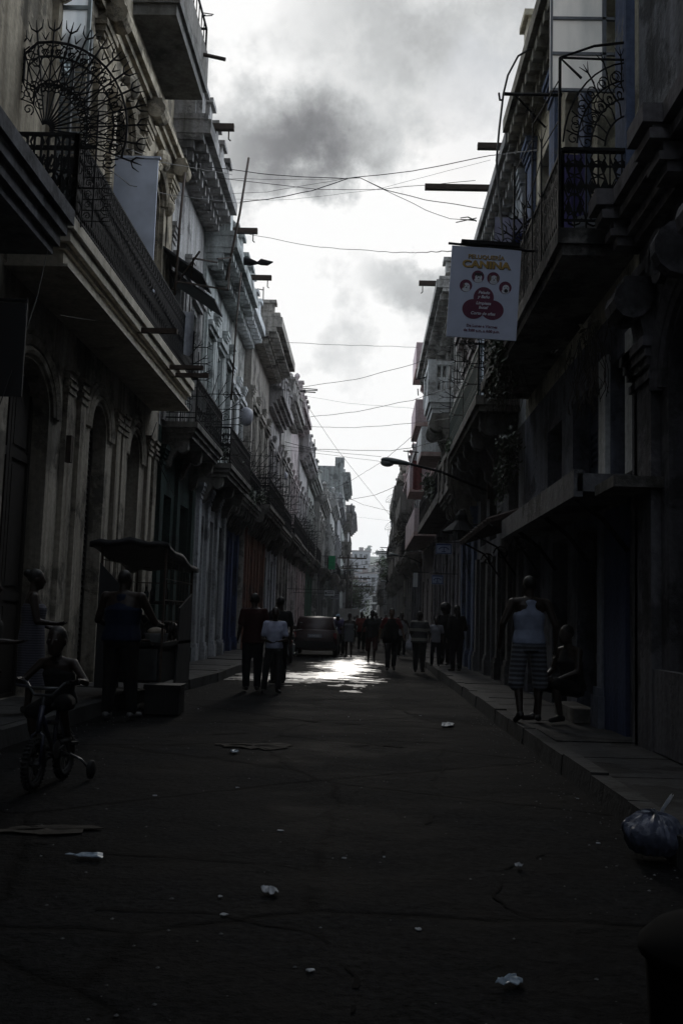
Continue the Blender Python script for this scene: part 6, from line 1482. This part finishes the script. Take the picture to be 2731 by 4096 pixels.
# ================================================================== UTILITY POLE AND CABLES
def pole(lab, x, y, h, arms, grp='utility poles'):
    t = thing('utility_pole', lab, 'pole', (x, y, 0), 0, grp)
    mb = MB(); mb.tube([(x, y, -.1), (x + .03, y, h * .5), (x + .06, y, h)], [.16, .13, .10], 8); mb.build('pole', plain('pole_wood', (.05, .045, .04), .9, 0, .3, 6), t, True)
    for z, x0, x1 in arms:
        mb = MB(); mb.box(x + x0, x + x1, y - .06, y + .06, z - .06, z + .06); mb.bar((x, y, z - .9), (x + x1 * .55, y, z), .03); o = mb.build('crossarm', RUST, t)
        mb = MB()
        for k in range(4):
            xx = x + x0 + (x1 - x0) * (.08 + k * .28); mb.lathe((xx, y, z + .06), [(.02, 0), (.06, .04), (.05, .1), (.07, .14), (.03, .24)], 8)
        mb.build('insulator', RUB, o)
    return t
pole('tall far utility pole with two crossarms against the sky, left of the street end', -1.65, 92, 7.0, ((7.0, -.9, 1.75), (6.05, -.6, 1.75)))
pole('farther utility pole with crossarms, partly behind the nearer one', -1.5, 112, 6.4, ((6.0, -.8, 2.1), (5.1, -.6, 2.2)))
def wire(lab, pts, r=.008, sub=8, sag=0.0, grp='overhead cables', jit=.012):
    P_ = [Vector(p) for p in pts]; out_ = []
    for i, (a, b) in enumerate(zip(P_, P_[1:])):
        n = max(sub, int((b - a).length / .35))
        for k in range(n):
            t_ = k / n; q = a.lerp(b, t_); q.z -= sag * 4 * t_ * (1 - t_); q.z += mn.noise(q * 1.3) * jit * 2; out_.append(q)
    out_.append(P_[-1]); mb = MB(); mb.tube(out_, r, 4)
    return label(mb.build('cable', WIRE), lab, 'cable', grp)
# cables crossing the street; each runs from one facade to the other at its own depth
Y1, Y2 = 20, 27
wire('topmost black cable across the street, falling from the left cornice to the knot', [at(830, 668, Y=22), at(1100, 700, Y=22), at(1390, 715, Y=22)], .009)
wire('black cable rising from the mid air knot to the upper right eave', [at(1390, 715, Y=22), at(1650, 684, Y=21), at(1960, 622, Y=20), at(2150, 600, Y=17)], .009)
wire('thick black cable from the left wall up to the knot of cables', [at(960, 808, Y=24), at(1070, 798, Y=24), at(1250, 762, Y=23), at(1390, 715, Y=22)], .011)
wire('cable leaving the knot down to the long beam on the right', [at(1390, 715, Y=22), at(1440, 713, Y=22), at(1545, 760, Y=22), at(1700, 800, Y=22), at(1940, 835, Y=22)], .009)
wire('thin cable dipping under the knot and rising to the right eave', [at(870, 712, Y=23), at(1180, 748, Y=23), at(1290, 758, Y=23), at(1530, 757, Y=23), at(1900, 722, Y=22)], .007)
wire('thin slack cable from the left cornice through the knot', [at(900, 715, Y=24), at(1160, 718, Y=24), at(1390, 715, Y=22)], .005)
wire('pale thin cable crossing low from left to the right balcony', [at(940, 798, Y=25), at(1170, 798, Y=25), at(1500, 760, Y=24), at(1960, 640, Y=22)], .004)
wire('cable running from the crossing to the bottom of the right eave', [at(1440, 713, Y=22), at(1550, 765, Y=22), at(1700, 840, Y=22), at(1800, 875, Y=22), at(1905, 882, Y=22)], .007)
wire('thin cable from the left cornice rising to the knot', [at(930, 774, Y=24), at(1070, 768, Y=24), at(1390, 712, Y=23)], .005)
wire('wavy cable behind the dog grooming sign crossing the whole street', [at(975, 930, Y=27), at(1100, 958, Y=26), at(1280, 990, Y=25), at(1500, 1005, Y=23), at(1640, 1012, Y=20), at(1800, 1003, Y=14), at(2100, 990, Y=12.8)], .008)
wire('level cable below the sign, from the left parapet to the pink balcony', [at(1090, 1368, Y=36), at(1330, 1378, Y=38), at(1670, 1390, Y=42)], .010)
wire('rising cable ending at the white balustrade', [at(1190, 1550, Y=36), at(1420, 1518, Y=35), at(1660, 1455, Y=34), at(1800, 1385, Y=31)], .010)
wire('cable rising towards the pink box balcony', [at(1240, 1668, Y=38), at(1420, 1648, Y=36), at(1650, 1600, Y=34), at(1900, 1520, Y=24)], .010)
wire('cable sagging level above the lamp', [at(1220, 1706, Y=44), at(1420, 1711, Y=42), at(1660, 1693, Y=40), at(1880, 1660, Y=26)], .011)
wire('thin pale cable above the sagging one', [at(1210, 1582, Y=48), at(1400, 1615, Y=46), at(1660, 1634, Y=44)], .007)
wire('wavy cable just above the lamp head', [at(1140, 1768, Y=40), at(1260, 1796, Y=40), at(1400, 1801, Y=40), at(1560, 1803, Y=39), at(1660, 1788, Y=38), at(1790, 1755, Y=30)], .012)
wire('cable meeting the tip of the lamp head', [at(1130, 1782, Y=42), at(1250, 1800, Y=42), at(1400, 1816, Y=42), at(1524, 1827, Y=42)], .010)
wire('lower thin cable meeting the lamp head', [at(1130, 1800, Y=46), at(1256, 1812, Y=46), at(1530, 1847, Y=46)], .009)
wire('steep thin cable slanting down across the far sky', [at(1230, 1625, Y=55), at(1350, 1800, Y=62), at(1572, 2078, Y=75)], .010)
wire('cable rising from the tall block to the lamp', [at(1320, 1960, Y=70), at(1400, 1925, Y=65), at(1530, 1845, Y=50), at(1690, 1710, Y=40)], .010)
wire('thick far cable sagging from the tall block up to the right balconies', [at(1240, 1985, Y=80), at(1400, 1998, Y=80), at(1500, 1980, Y=74), at(1620, 1930, Y=62), at(1700, 1890, Y=50)], .018)
wire('far cable falling from the tall block to the right wall', [at(1395, 1993, Y=95), at(1450, 2018, Y=90), at(1570, 2048, Y=80)], .018)
wire('faint far cable low in the sky gap', [at(1410, 2066, Y=110), at(1560, 2083, Y=95)], .010)
wire('heavy cable crossing low in front of the hill', [at(1200, 2268, Y=60), at(1360, 2268, Y=62), at(1480, 2256, Y=60), at(1600, 2222, Y=52), at(1740, 2180, Y=40)], .018)
rr = random.Random(3)
for k in range(16):
    y0 = 2285 + k * 9 + rr.uniform(-4, 4); yy = rr.uniform(95, 150)
    wire('one of the many tangled cables over the far street end', [at(1385, y0 + rr.uniform(-14, 14), Y=yy), at(1460, y0 + rr.uniform(0, 12), Y=yy), at(1565, y0 + rr.uniform(-22, 12), Y=yy)], .022, grp='tangled far cables')
wire('cable drooping down the right wall from the lamp arm to the signs', [at(1810, 1940, Y=24), at(1830, 2060, Y=24.2), at(1850, 2180, Y=24.6), at(1880, 2330, Y=25)], .012)
wire('loose cable hanging on the left pilasters above the cart', [at(628, 1690, X=-4.5), at(600, 1770, X=-4.5), at(640, 1860, X=-4.5), at(700, 1985, X=-4.5)], .009)
wire('long dark cable slanting down past the black sign box at left', [at(214, 900, Y=11.4), at(150, 1190, Y=11), at(95, 1350, Y=10.6), at(0, 1620, Y=10.2)], .006)
wire('cable running along under the left balcony', [at(240, 1262, Y=12.2), at(480, 1292, Y=15), at(680, 1335, Y=18)], .006)
wire('cables strung along the upper left wall past the fan grille', [at(420, 555, Y=14), at(640, 650, Y=19), at(780, 672, Y=21), at(930, 700, Y=24)], .008)
wire('slack cable bundle below the partition panel at left', [at(410, 655, Y=14), at(520, 740, Y=16), at(690, 780, Y=20), at(960, 812, Y=24)], .008)

# tall thin poles on the left balconies
def stick(name, lab, pts, r, mt=RUST, cat='pole', grp=None):
    mb = MB(); mb.tube(pts, r, 6); return label(mb.build(name, mt, smooth=True), lab, cat, grp)
stick('bamboo_pole', 'long thin pole leaning above the left roofline against the sky', [at(995, 632, Y=24), at(960, 850, Y=23.6), at(905, 1120, Y=23)], .030)
stick('steel_pole', 'second tall rusty pole rising from the left iron balcony', [at(740, 690, Y=19), at(720, 900, Y=18.8), at(700, 1180, Y=18.5)], .026)
stick('steel_pole', 'third thin pole farther along the left balconies, white capped', [at(965, 1090, Y=25), at(945, 1300, Y=24.8), at(925, 1600, Y=24.4)], .022)
t = thing('clothes_frame', 'rusty clothes drying frame reaching out over the left balcony', 'drying frame', at(780, 1110, Y=20), 0)
mb = MB()
for a, b in (((705, 1125), (915, 1160)), ((785, 1035), (870, 1050)), ((775, 1030), (765, 1110)), ((800, 1005), (690, 1160)), ((870, 1035), (925, 1030)), ((912, 1160), (920, 1060))): mb.bar(at(*a, Y=20.3), at(*b, Y=20.3 + .4), .022)
mb.build('frame', RUST, t)
def box_thing(name, lab, cat, p0, p1, Y_, d, mt, grp=None):
    a, b = at(*p0, Y=Y_), at(*p1, Y=Y_); mb = MB(); mb.box(min(a.x, b.x), max(a.x, b.x), Y_, Y_ + d, min(a.z, b.z), max(a.z, b.z)); c = mb.build(name, mt)
    bev = c.modifiers.new('b', 'BEVEL'); bev.width = .02; bev.segments = 2
    return label(c, lab, cat, grp)
for nm, lb, p0, p1, Y_ in (('left_awning', 'dark square awning board under the left drying frame', (705, 1025), (812, 1105), 20.5), ('left_awning', 'second dark awning board, nearer the street on the left', (760, 1115), (860, 1205), 21.2)):
    a, b = at(*p0, Y=Y_), at(*p1, Y=Y_); mb = MB(); mb.hexa([(LX, Y_, a.z + .25), (b.x, Y_, b.z), (b.x, Y_ + 1.2, b.z), (LX, Y_ + 1.2, a.z + .25), (LX, Y_, a.z + .3), (b.x, Y_, b.z + .05), (b.x, Y_ + 1.2, b.z + .05), (LX, Y_ + 1.2, a.z + .3)])
    label(mb.build('awning', plain('dark_board', (.03, .03, .032), .8, 0, .3, 4)), lb, 'awning', 'dark boards on the left')
a = at(1000, 1040, Y=27.5)
mb = MB(); mb.loft([[at(x, 1040 + yo, Y=27.5) + Vector((0, w_ * cos(q), 0)) + Vector((0, 0, w_ * .8 * sin(q))) for q in [2 * pi * k / 8 for k in range(8)]] for x, yo, w_ in ((930, -10, .10), (955, 0, .16), (1000, 8, .14), (1030, 12, .05), (1045, 8, .12), (1070, 12, .10), (1092, 8, .02))])
label(mb.build('street_lamp', IRON, smooth=True), 'dark knobbly lamp fitting sticking out of the left cornice above a beam', 'street lamp')

# aerials
def aerial(lab, base, tip, bars, Y_):
    t = thing('aerial', lab, 'aerial', at(*base, Y=Y_), 0, 'roof aerials'); r_ = .0022 * Y_ / 4
    mb = MB(); mb.bar(at(*base, Y=Y_), at(*tip, Y=Y_), max(.012, r_ * 1.3)); mb.build('mast', WIRE, t)
    mb = MB()
    for a, b in bars: mb.bar(at(*a, Y=Y_), at(*b, Y=Y_), max(.007, r_))
    if bars: mb.build('rods', WIRE, t)
aerial('short aerial mast with a cross rod on the left parapet below the beams', (1053, 1200), (1054, 1148), [((1030, 1155), (1053, 1160))], 35)
aerial('aerial with looped rods at the left roof edge', (1262, 1970 - 400), (1200, 1566), [((1210, 1553), (1270, 1558)), ((1200, 1562), (1270, 1562))], 45)
aerial('single thin mast on the left roofline', (1258, 1830), (1258, 1757), [], 62)
aerial('bracket aerial with long looped rods by the upper right eave', (1905, 885), (1870, 868), [((1822, 890), (1905, 872)), ((1840, 872), (1870, 868)), ((1840, 878), (1900, 880))], 20)
aerial('aerial of thin level rods low on the right above the small lamp', (1552, 2225), (1552, 2190), [((1520, 2190), (1582, 2192)), ((1510, 2205), (1552, 2208)), ((1500, 2212), (1550, 2214))], 60)
aerial('dish and rods by the right parapet below the sign', (1735, 1290), (1750, 1275), [((1725, 1272), (1750, 1275)), ((1750, 1275), (1750, 1290))], 34)
aerial('flat rods jutting from the right balcony with white balustrade', (1705, 1508), (1660, 1518), [((1690, 1495), (1700, 1525))], 34)
aerial('cross rods at the roof edge above the large street lamp', (1680, 1810), (1612, 1804), [((1630, 1800), (1633, 1835)), ((1650, 1750), (1652, 1800))], 40)
aerial('upright mast on the pink balcony at right', (1672, 1582), (1670, 1555), [], 44)
aerial('looped rods at the top left balcony corner', (823, 60), (812, 62), [((815, 52), (855, 58)), ((815, 64), (850, 62))], 20)
def fan_guard(lab, c, R, Y_, a0, a1):
    mb = MB(); o_ = at(*c, Y=Y_); k = Y_ / F
    mb.tube([o_ + Vector((cos(rad(a)) * R * k, 0, sin(rad(a)) * R * k)) for a in range(a0, a1 + 1, 8)], .012, 4)
    for a in range(a0, a1 + 1, 14): mb.bar(o_, o_ + Vector((cos(rad(a)) * R * k, 0, sin(rad(a)) * R * k)), .010)
    mb.bar(o_, o_ + Vector((-R * k, 0, 0)), .012)
    for q in range(4): mb.bar(o_ + Vector((-R * k * .6 + q * R * k * .2, 0, 0)), o_ + Vector((-R * k * .6 + q * R * k * .2, 0, -.5)), .010)
    label(mb.build('balcony_guard', WIRE), lab, 'balcony guard', 'fan shaped guards')
fan_guard('upper thin fan shaped guard on the brown block at right', (1576, 2010), 34, 73, 60, 180)
fan_guard('lower thin fan shaped guard on the brown block at right', (1572, 2120), 34, 76, 60, 180)

# ================================================================== PLANTS, WASHING
def plant(lab, c, rx, ry, rz_, n, s, seed, mt=LEAF, trail=0, name='balcony_plant', pot=True, group=None):
    r = random.Random(seed); t = thing(name, lab, 'plant', c, 0, group)
    mb = MB(); leaves(mb, c, rx, ry, rz_, n, s, r, 6)
    mb.build('leaves', mt, t)
    mb = MB()
    for k in range(max(5, trail)):
        p = Vector(c) + Vector((r.uniform(-1, 1) * rx * .7, r.uniform(-1, 1) * ry * .8, 0)); q = [p]
        for i in range(6): p = p + Vector((r.uniform(-.06, .06), r.uniform(-.1, .1), (-.16 if trail else .06) * r.uniform(.6, 1.3))); q.append(p)
        mb.tube(q, .006, 3)
    mb.build('stems', BARK, t)
plant('dark trailing plant spilling over the crumbled balcony left of the second grille', (2.25, 16.8, 5.75), .35, 1.5, .45, 1500, .06, 1, LEAFD, 26)
plant('dry roots and stems hanging under the right balcony near the nearest house', (2.72, 12.2, 5.0), .16, .9, .35, 60, .05, 2, LEAFDRY, 40)
plant('dense creeper hanging in front of the blue grey house windows', (2.5, 18.6, 4.6), .25, .5, .9, 700, .06, 3, LEAFD, 26)
plant('bush growing at the end of the green railed balcony', (2.2, 25.6, 5.9), .3, .8, .3, 700, .06, 4, LEAF, 8)
plant('potted plant behind the right balcony railing under the shutters', (2.5, 13.2, 6.1), .2, .5, .25, 260, .06, 5, LEAFD)
plant('leafy branch growing from the dark wall at the top right corner', (2.5, 10.1, 9.6), .45, .5, .45, 300, .055, 6, LEAFD, 6)
plant('spiky plant at the near end of the left balcony', (-4.25, 12.6, 6.5), .22, .3, .22, 160, .12, 7, LEAFD)
plant('plants crowding the third house balcony on the left', (-3.95, 29, 5.9), .25, 1.8, .4, 900, .06, 8, LEAFD, 14)
plant('dark foliage on the left balcony above the blue doors', (-4.0, 34, 5.6), .3, 2.0, .45, 900, .07, 9, LEAFD, 18)
plant('green shrub on a far left balcony below the tall block', (-3.9, 66, 5.6), .35, 1.6, .6, 700, .09, 10, LEAF, 10)
plant('spiny potted plant on the right balcony by the large lamp arm', (2.2, 33, 5.8), .3, .8, .5, 420, .10, 11, LEAFD, 6)
plant('yellowed plant hanging from the grey balconied building', (2.2, 62, 6.6), .4, 1.4, .7, 500, .09, 12, LEAFDRY, 12)
def towel(lab, x0, x1, y, z0, z1, mt, seed, along='x'):
    r = random.Random(seed); mb = MB(); n, m_ = 10, 9; ph = r.uniform(0, 6)
    for side in (0, .012):
        for j in range(m_ + 1):
            for i in range(n + 1):
                u = i / n; v = j / m_; w_ = .06 * sin(u * 9 + ph) * (.3 + v) + side
                p = (x0 + (x1 - x0) * u, y + w_, z1 + (z0 - z1) * v - .03 * sin(u * pi)) if along == 'x' else (x0 + w_, y + (x1 - x0) * u, z1 + (z0 - z1) * v)
                mb.v.append(p)
    o = (n + 1) * (m_ + 1)
    for q in (0, o):
        for j in range(m_):
            for i in range(n):
                a = q + j * (n + 1) + i; mb.f.append((a, a + 1, a + n + 2, a + n + 1)); mb.m.append(0)
    label(mb.build('laundry', mt, smooth=True), lab, 'laundry', 'washing on the balconies')
towel('purple blue bedsheet hanging on the right balcony in front of the shutters', 2.45, 2.8, 12.9, 6.2, 7.7, cloth('violet_sheet', (.09, .08, .22)), 1)
towel('dark blue cloth hanging on the right balcony beside the pole', 2.4, 2.7, 14.2, 6.3, 7.4, cloth('navy_cloth', (.03, .04, .12)), 2)
towel('pale lilac sheet hanging farther along the right balcony', 2.15, 2.8, 17.2, 6.4, 8.6, cloth('lilac_sheet', (.30, .30, .40)), 3)
towel('pale cloth draped over the left balcony railing near the poles', -3.9, -3.6, 19.6, 6.6, 7.5, cloth('pale_sheet', (.34, .35, .38)), 4)
towel('pale blue sheet hung beside the first upper right window', 2.6, 2.88, 13.4, 6.3, 7.6, cloth('pale_blue_sheet', (.34, .40, .52)), 6)
towel('small dark shirt shaped cloth on the right balcony line', 2.2, 2.42, 15.4, 6.8, 7.6, cloth('navy_cloth', (.03, .04, .12)), 7)
towel('red and grey washing hung on the right balcony past the lamp', 2.0, 2.4, 44, 7.2, 8.5, cloth('reddish_cloth', (.14, .05, .05)), 5)
p_ = at(2348, 905, Y=12); mb = MB(); mb.lathe((p_.x, p_.y, p_.z - .05), [(.02, 0), (.17, .0), (.18, .05), (.17, .06), (.18, .10), (.19, .12), (.17, .13), (.02, .12)], 16); label(mb.build('bucket', plain('grey_plastic', (.30, .32, .34), .5, 0, .2, 6), smooth=False), 'pale grey basin standing on the edge of the right balcony', 'basin')
a = at(985, 1665, Y=31.5); mb = MB(); mb.lathe((a.x, a.y, a.z - .2), [(.03, -.12), (.16, -.06), (.22, .1), (.22, .36), (.12, .46), (.03, .5)], 12); label(mb.build('pale_bag', plain('thin_plastic', (.28, .28, .31), .35, 0, .2, 10, .3), smooth=True), 'white bag tied among the left balcony plants', 'bag')
a = at(1141, 1903, Y=52); mb = MB(); mb.ball(a, .13, .1, .22, 10, 7, 0, .06); label(mb.build('pale_bag', plain('thin_plastic', (.28, .28, .31), .35, 0, .2, 10, .3), smooth=True), 'small white bag hanging on a grille farther down the left', 'bag')

# ================================================================== LITTER ON THE ROAD
CARD = plain('wet_cardboard', (.035, .031, .026), .9, 0, .45, 8, .5, .1); PAPER = plain('white_paper', (.42, .43, .45), .7, 0, .2, 20, .2); BLUEP_ = plain('bluish_wrapper', (.30, .36, .42), .4, 0, .25, 20, .3)
def flat(name, lab, cat, outline, mt, lift=.012, crumple=.012, grp='litter on the road', seed=0, n=7):
    """a thin crumpled piece lying on the road; outline in metres"""
    r = random.Random(seed); sz_ = max(p[0] for p in outline) - min(p[0] for p in outline); o2 = []
    for (xa, ya), (xb, yb) in zip(outline, outline[1:] + outline[:1]):
        for t in (0, .3, .62): j_ = .07 * sz_ if t else .02 * sz_; o2.append((xa + (xb - xa) * t + r.uniform(-j_, j_), ya + (yb - ya) * t + r.uniform(-j_, j_)))
    outline = o2; cx_ = sum(p[0] for p in outline) / len(outline); cy_ = sum(p[1] for p in outline) / len(outline)
    mb = MB(); K = len(outline); rings_t, rings_b = [], []
    for f_ in (1.0, .66, .33):
        rt, rb = [], []
        for (x, y) in outline:
            X_, Y_ = cx_ + (x - cx_) * f_, cy_ + (y - cy_) * f_; z = roadz(X_, Y_) + lift + r.uniform(0, crumple) * (1.2 if f_ < 1 else .8)
            rt.append((X_, Y_, z + .004)); rb.append((X_, Y_, z))
        rings_t.append(rt); rings_b.append(rb)
    ct_ = (cx_, cy_, roadz(cx_, cy_) + lift + crumple * 1.2)
    for rg in (rings_t, rings_b):
        for a, b in zip(rg, rg[1:]):
            for i in range(K): k = (i + 1) % K; mb.poly([a[i], a[k], b[k], b[i]])
        for i in range(K): mb.poly([rg[-1][i], rg[-1][(i + 1) % K], ct_])
    for i in range(K): k = (i + 1) % K; mb.poly([rings_t[0][i], rings_t[0][k], rings_b[0][k], rings_b[0][i]])
    label(mb.build(name, mt), lab, cat, grp)
def quadpx(pts): return [(lambda p: (p.x, p.y))(at(x, y, Z=0)) for x, y in pts]
flat('cardboard', 'large flattened cardboard piece on the road at the left edge', 'cardboard', quadpx([(-20, 3318), (90, 3300), (330, 3302), (412, 3316), (240, 3340), (100, 3330)]), CARD, .002, .014, seed=1)
flat('cardboard', 'long flattened cardboard piece in mid road beyond the boy', 'cardboard', quadpx([(858, 2975), (930, 2978), (1080, 2975), (1170, 2984), (1150, 2996), (1060, 3002), (960, 2992), (890, 2990)]), CARD, .002, .014, seed=2)
flat('paper_scrap', 'long bluish wrapper strip on the road left of centre', 'litter', quadpx([(262, 3428), (330, 3424), (410, 3428), (408, 3442), (330, 3436)]), BLUEP_, .010, .016, seed=3)
flat('paper_scrap', 'crumpled white paper on the road below centre, the brightest one', 'litter', quadpx([(1044, 3566), (1070, 3562), (1108, 3566), (1112, 3578), (1080, 3584), (1050, 3578)]), PAPER, .012, .022, seed=4)
flat('paper_scrap', 'white paper scrap near the middle of the road at right', 'litter', quadpx([(1766, 2894), (1790, 2891), (1816, 2893), (1812, 2903), (1770, 2904)]), PAPER, .012, .022, seed=5)
flat('paper_scrap', 'pointed grey wrapper on the road at the lower right', 'litter', quadpx([(1978, 3930), (2010, 3916), (2052, 3902), (2086, 3914), (2082, 3932), (2020, 3936)]), BLUEP_, .012, .02, seed=6)
flat('paper_scrap', 'left one of two scraps at the right kerb', 'litter', quadpx([(2120, 2990), (2138, 2985), (2156, 2989), (2140, 3000)]), BLUEP_, .015, .03, seed=7)
flat('paper_scrap', 'right one of two scraps at the right kerb', 'litter', quadpx([(2182, 3014), (2204, 3009), (2216, 3014), (2196, 3021)]), PAPER, .015, .03, seed=8)
flat('paper_scrap', 'pale scrap on the road just below the long cardboard', 'litter', quadpx([(918, 3010), (940, 3006), (956, 3011), (936, 3018)]), BLUEP_, .012, .02, seed=9)
flat('paper_scrap', 'small white scrap on the road right of the brightest paper', 'litter', quadpx([(2056, 3463), (2076, 3458), (2090, 3464), (2070, 3470)]), PAPER, .012, .02, seed=10)
rl = random.Random(9)
bits = [(793, 2703 + 130, 'far left'), (950, 3150, 'left of centre'), (1122, 3320, 'above the brightest paper'), (1378, 3428, 'in the centre'), (1535, 3424, 'right of the centre one'), (1242, 3880, 'lowest, near the bottom edge'), (896, 3663, 'left below'), (880, 3590, 'left above'), (1674, 3706, 'right below'), (1394, 2868, 'in the damp patch'), (1440, 2880, 'in the damp patch, right'), (2475, 3258, 'at the right kerb by the bag'), (2310, 3188, 'in the right gutter'), (2390, 3360, 'in the gutter left of the bag'), (1680, 2860, 'near the right walkers'), (1640, 2670, 'by the striped man'), (620, 3180, 'beside the bicycle'), (1460, 2560, 'behind the walkers')]
for i, (x, y, wd) in enumerate(bits):
    c = at(x, y, Z=0); s_ = rl.uniform(.010, .022); flat('paper_scrap', 'tiny pale fleck of litter on the road, %s' % wd, 'litter', [(c.x + s_ * cos(q) * rl.uniform(.6, 1.4), c.y + s_ * .9 * sin(q) * rl.uniform(.6, 1.3)) for q in [2 * pi * k / 6 for k in range(6)]], PAPER, .004, .004, seed=20 + i)
g = MB()
for i in range(1600):
    x, y = (rl.uniform(-3.4, 1.9) if i % 3 == 0 else 1.84 - abs(rl.gauss(0, .25)) if i % 3 == 1 else -3.4 + abs(rl.gauss(0, .35))), 2.2 + rl.random() ** 1.6 * 28; s_ = rl.uniform(.003, .011); z = roadz(x, y)
    p = [(x + s_ * cos(q) * rl.uniform(.7, 1.3), y + s_ * sin(q) * rl.uniform(.7, 1.3), z + .002) for q in (0.3, 2.0, 3.4, 5.0)]; t_ = (x, y, z + s_ * .9)
    for k in range(4): g.poly([p[k], p[(k + 1) % 4], t_])
label(g.build('road_grit', plain('grit', (.13, .13, .13), .9, 0, .5, 50)), 'loose grit and crumbs scattered over the road', 'grit', kind='stuff')
# rubbish bag at the right kerb
b_ = at(2618, 3420, Z=0); t = thing('rubbish_bag', 'tied translucent bluish rubbish bag at the right kerb', 'bag', (b_.x, b_.y, 0))
BAGM = plain('bag_film', (.075, .085, .125), .42, 0, .5, 9, 1.0, .4)
mb = MB(); n, m_ = 64, 30; c0 = Vector((b_.x + .015, b_.y, .225))
def bagp(i, j):
    f_ = j / m_; a_ = -pi / 2 + pi * f_; q = 2 * pi * i / n
    k = (max(cos(a_), 0) ** .5) * .172; dx, dy = cos(q), sin(q)
    w_ = 1.04 + .24 * mn.noise(Vector((dx * 1.3, dy * 1.3, f_ * 2.2 + 4))) + .07 * mn.noise(Vector((dx * 4, dy * 4, f_ * 5)))
    cre = abs(mn.noise(Vector((dx * 5.5 + 9, dy * 5.5, f_ * 1.6)))); w_ += (.22 * cre - .07) * max(0, f_ - .35)
    z = .012 + .094 + .100 * sin(a_) * (1 + .10 * mn.noise(Vector((dx * 2, dy * 2, 8)))) + .05 * cre * f_ + .018 * mn.noise(Vector((dx * 6, dy * 6, f_ * 7)))
    if f_ > .8: z += (f_ - .8) * .12
    return (b_.x + k * w_ * dx * 1.12, b_.y + k * w_ * dy, max(z, .008))
for j in range(m_ + 1):
    for i in range(n): mb.v.append(bagp(i, j))
for j in range(m_):
    for i in range(n): i2 = (i + 1) % n; mb.f.append((j * n + i, j * n + i2, (j + 1) * n + i2, (j + 1) * n + i)); mb.m.append(0)
mb.build('sack', BAGM, t, False)
mb = MB()
def ribbon(p0, p1, p2, w0, w1):
    for k in range(5):
        of = Vector((rnd.uniform(-1, 1), rnd.uniform(-1, 1), rnd.uniform(-.4, .4))); m1_ = p1 + of * .010; e_ = p2 + of * w1
        mb.tube([p0 + of * w0, m1_, (m1_ + e_) / 2 + of * .004, e_], [.006, .004, .004, .002], 4)
ribbon(c0 + Vector((0, 0, -.02)), c0 + Vector((.03, 0, .05)), c0 + Vector((.085, .01, .13)), .02, .016)
ribbon(c0 + Vector((-.01, 0, -.02)), c0 + Vector((-.05, 0, .025)), c0 + Vector((-.10, -.01, .03)), .02, .014)
ribbon(c0 + Vector((.0, 0, -.03)), c0 + Vector((-.02, -.03, .03)), c0 + Vector((-.04, -.05, .05)), .02, .012)
mb.build('knot', plain('knot_film', (.34, .37, .42), .3, 0, .2, 30, .5, .6), t, False)
# dark round topped bin in the corner
t = thing('rubbish_bin', 'black round shouldered bin cut off by the lower right corner', 'bin', (1.22, 3.25, 0))
mb = MB(); mb.lathe((1.22, 3.25, -.02), [(.02, 0), (.27, 0), (.29, .03), (.31, .34), (.31, .36)], 28); mb.build('barrel', plain('bin_black', (.004, .004, .004), .95, 0, .2, 8, 0, .05), t, True)
mb = MB(); mb.lathe((1.22, 3.25, .34), [(.33, 0), (.33, .03), (.28, .075), (.16, .11), (.05, .12), (.01, .12)], 28); l_ = mb.build('lid', plain('bin_black', (.004, .004, .004), .95, 0, .2, 8, 0, .05), t, True)
mb = MB(); mb.tube([(1.15, 3.25, .45), (1.17, 3.25, .50), (1.27, 3.25, .50), (1.29, 3.25, .45)], .012, 6); mb.build('handle', plain('bin_black', (.004, .004, .004), .95, 0, .2, 8, 0, .05), l_, True)
# ------------------------------------------------------------------ haze
mb = MB(); mb.box(-330, 330, -30, 760, -6, 62)
hzo = label(mb.build('haze', plain('haze_tmp', (1, 1, 1))), kind='stuff')
hm = bpy.data.materials.new('haze'); hm.use_nodes = True; hn = hm.node_tree.nodes; hn.clear()
vp = hn.new('ShaderNodeVolumePrincipled'); vp.inputs['Color'].default_value = (.9, .93, .96, 1); vp.inputs['Density'].default_value = HAZE; vp.inputs['Anisotropy'].default_value = .35
oo = hn.new('ShaderNodeOutputMaterial'); hm.node_tree.links.new(vp.outputs[0], oo.inputs['Volume'])
hzo.data.materials.clear(); hzo.data.materials.append(hm)
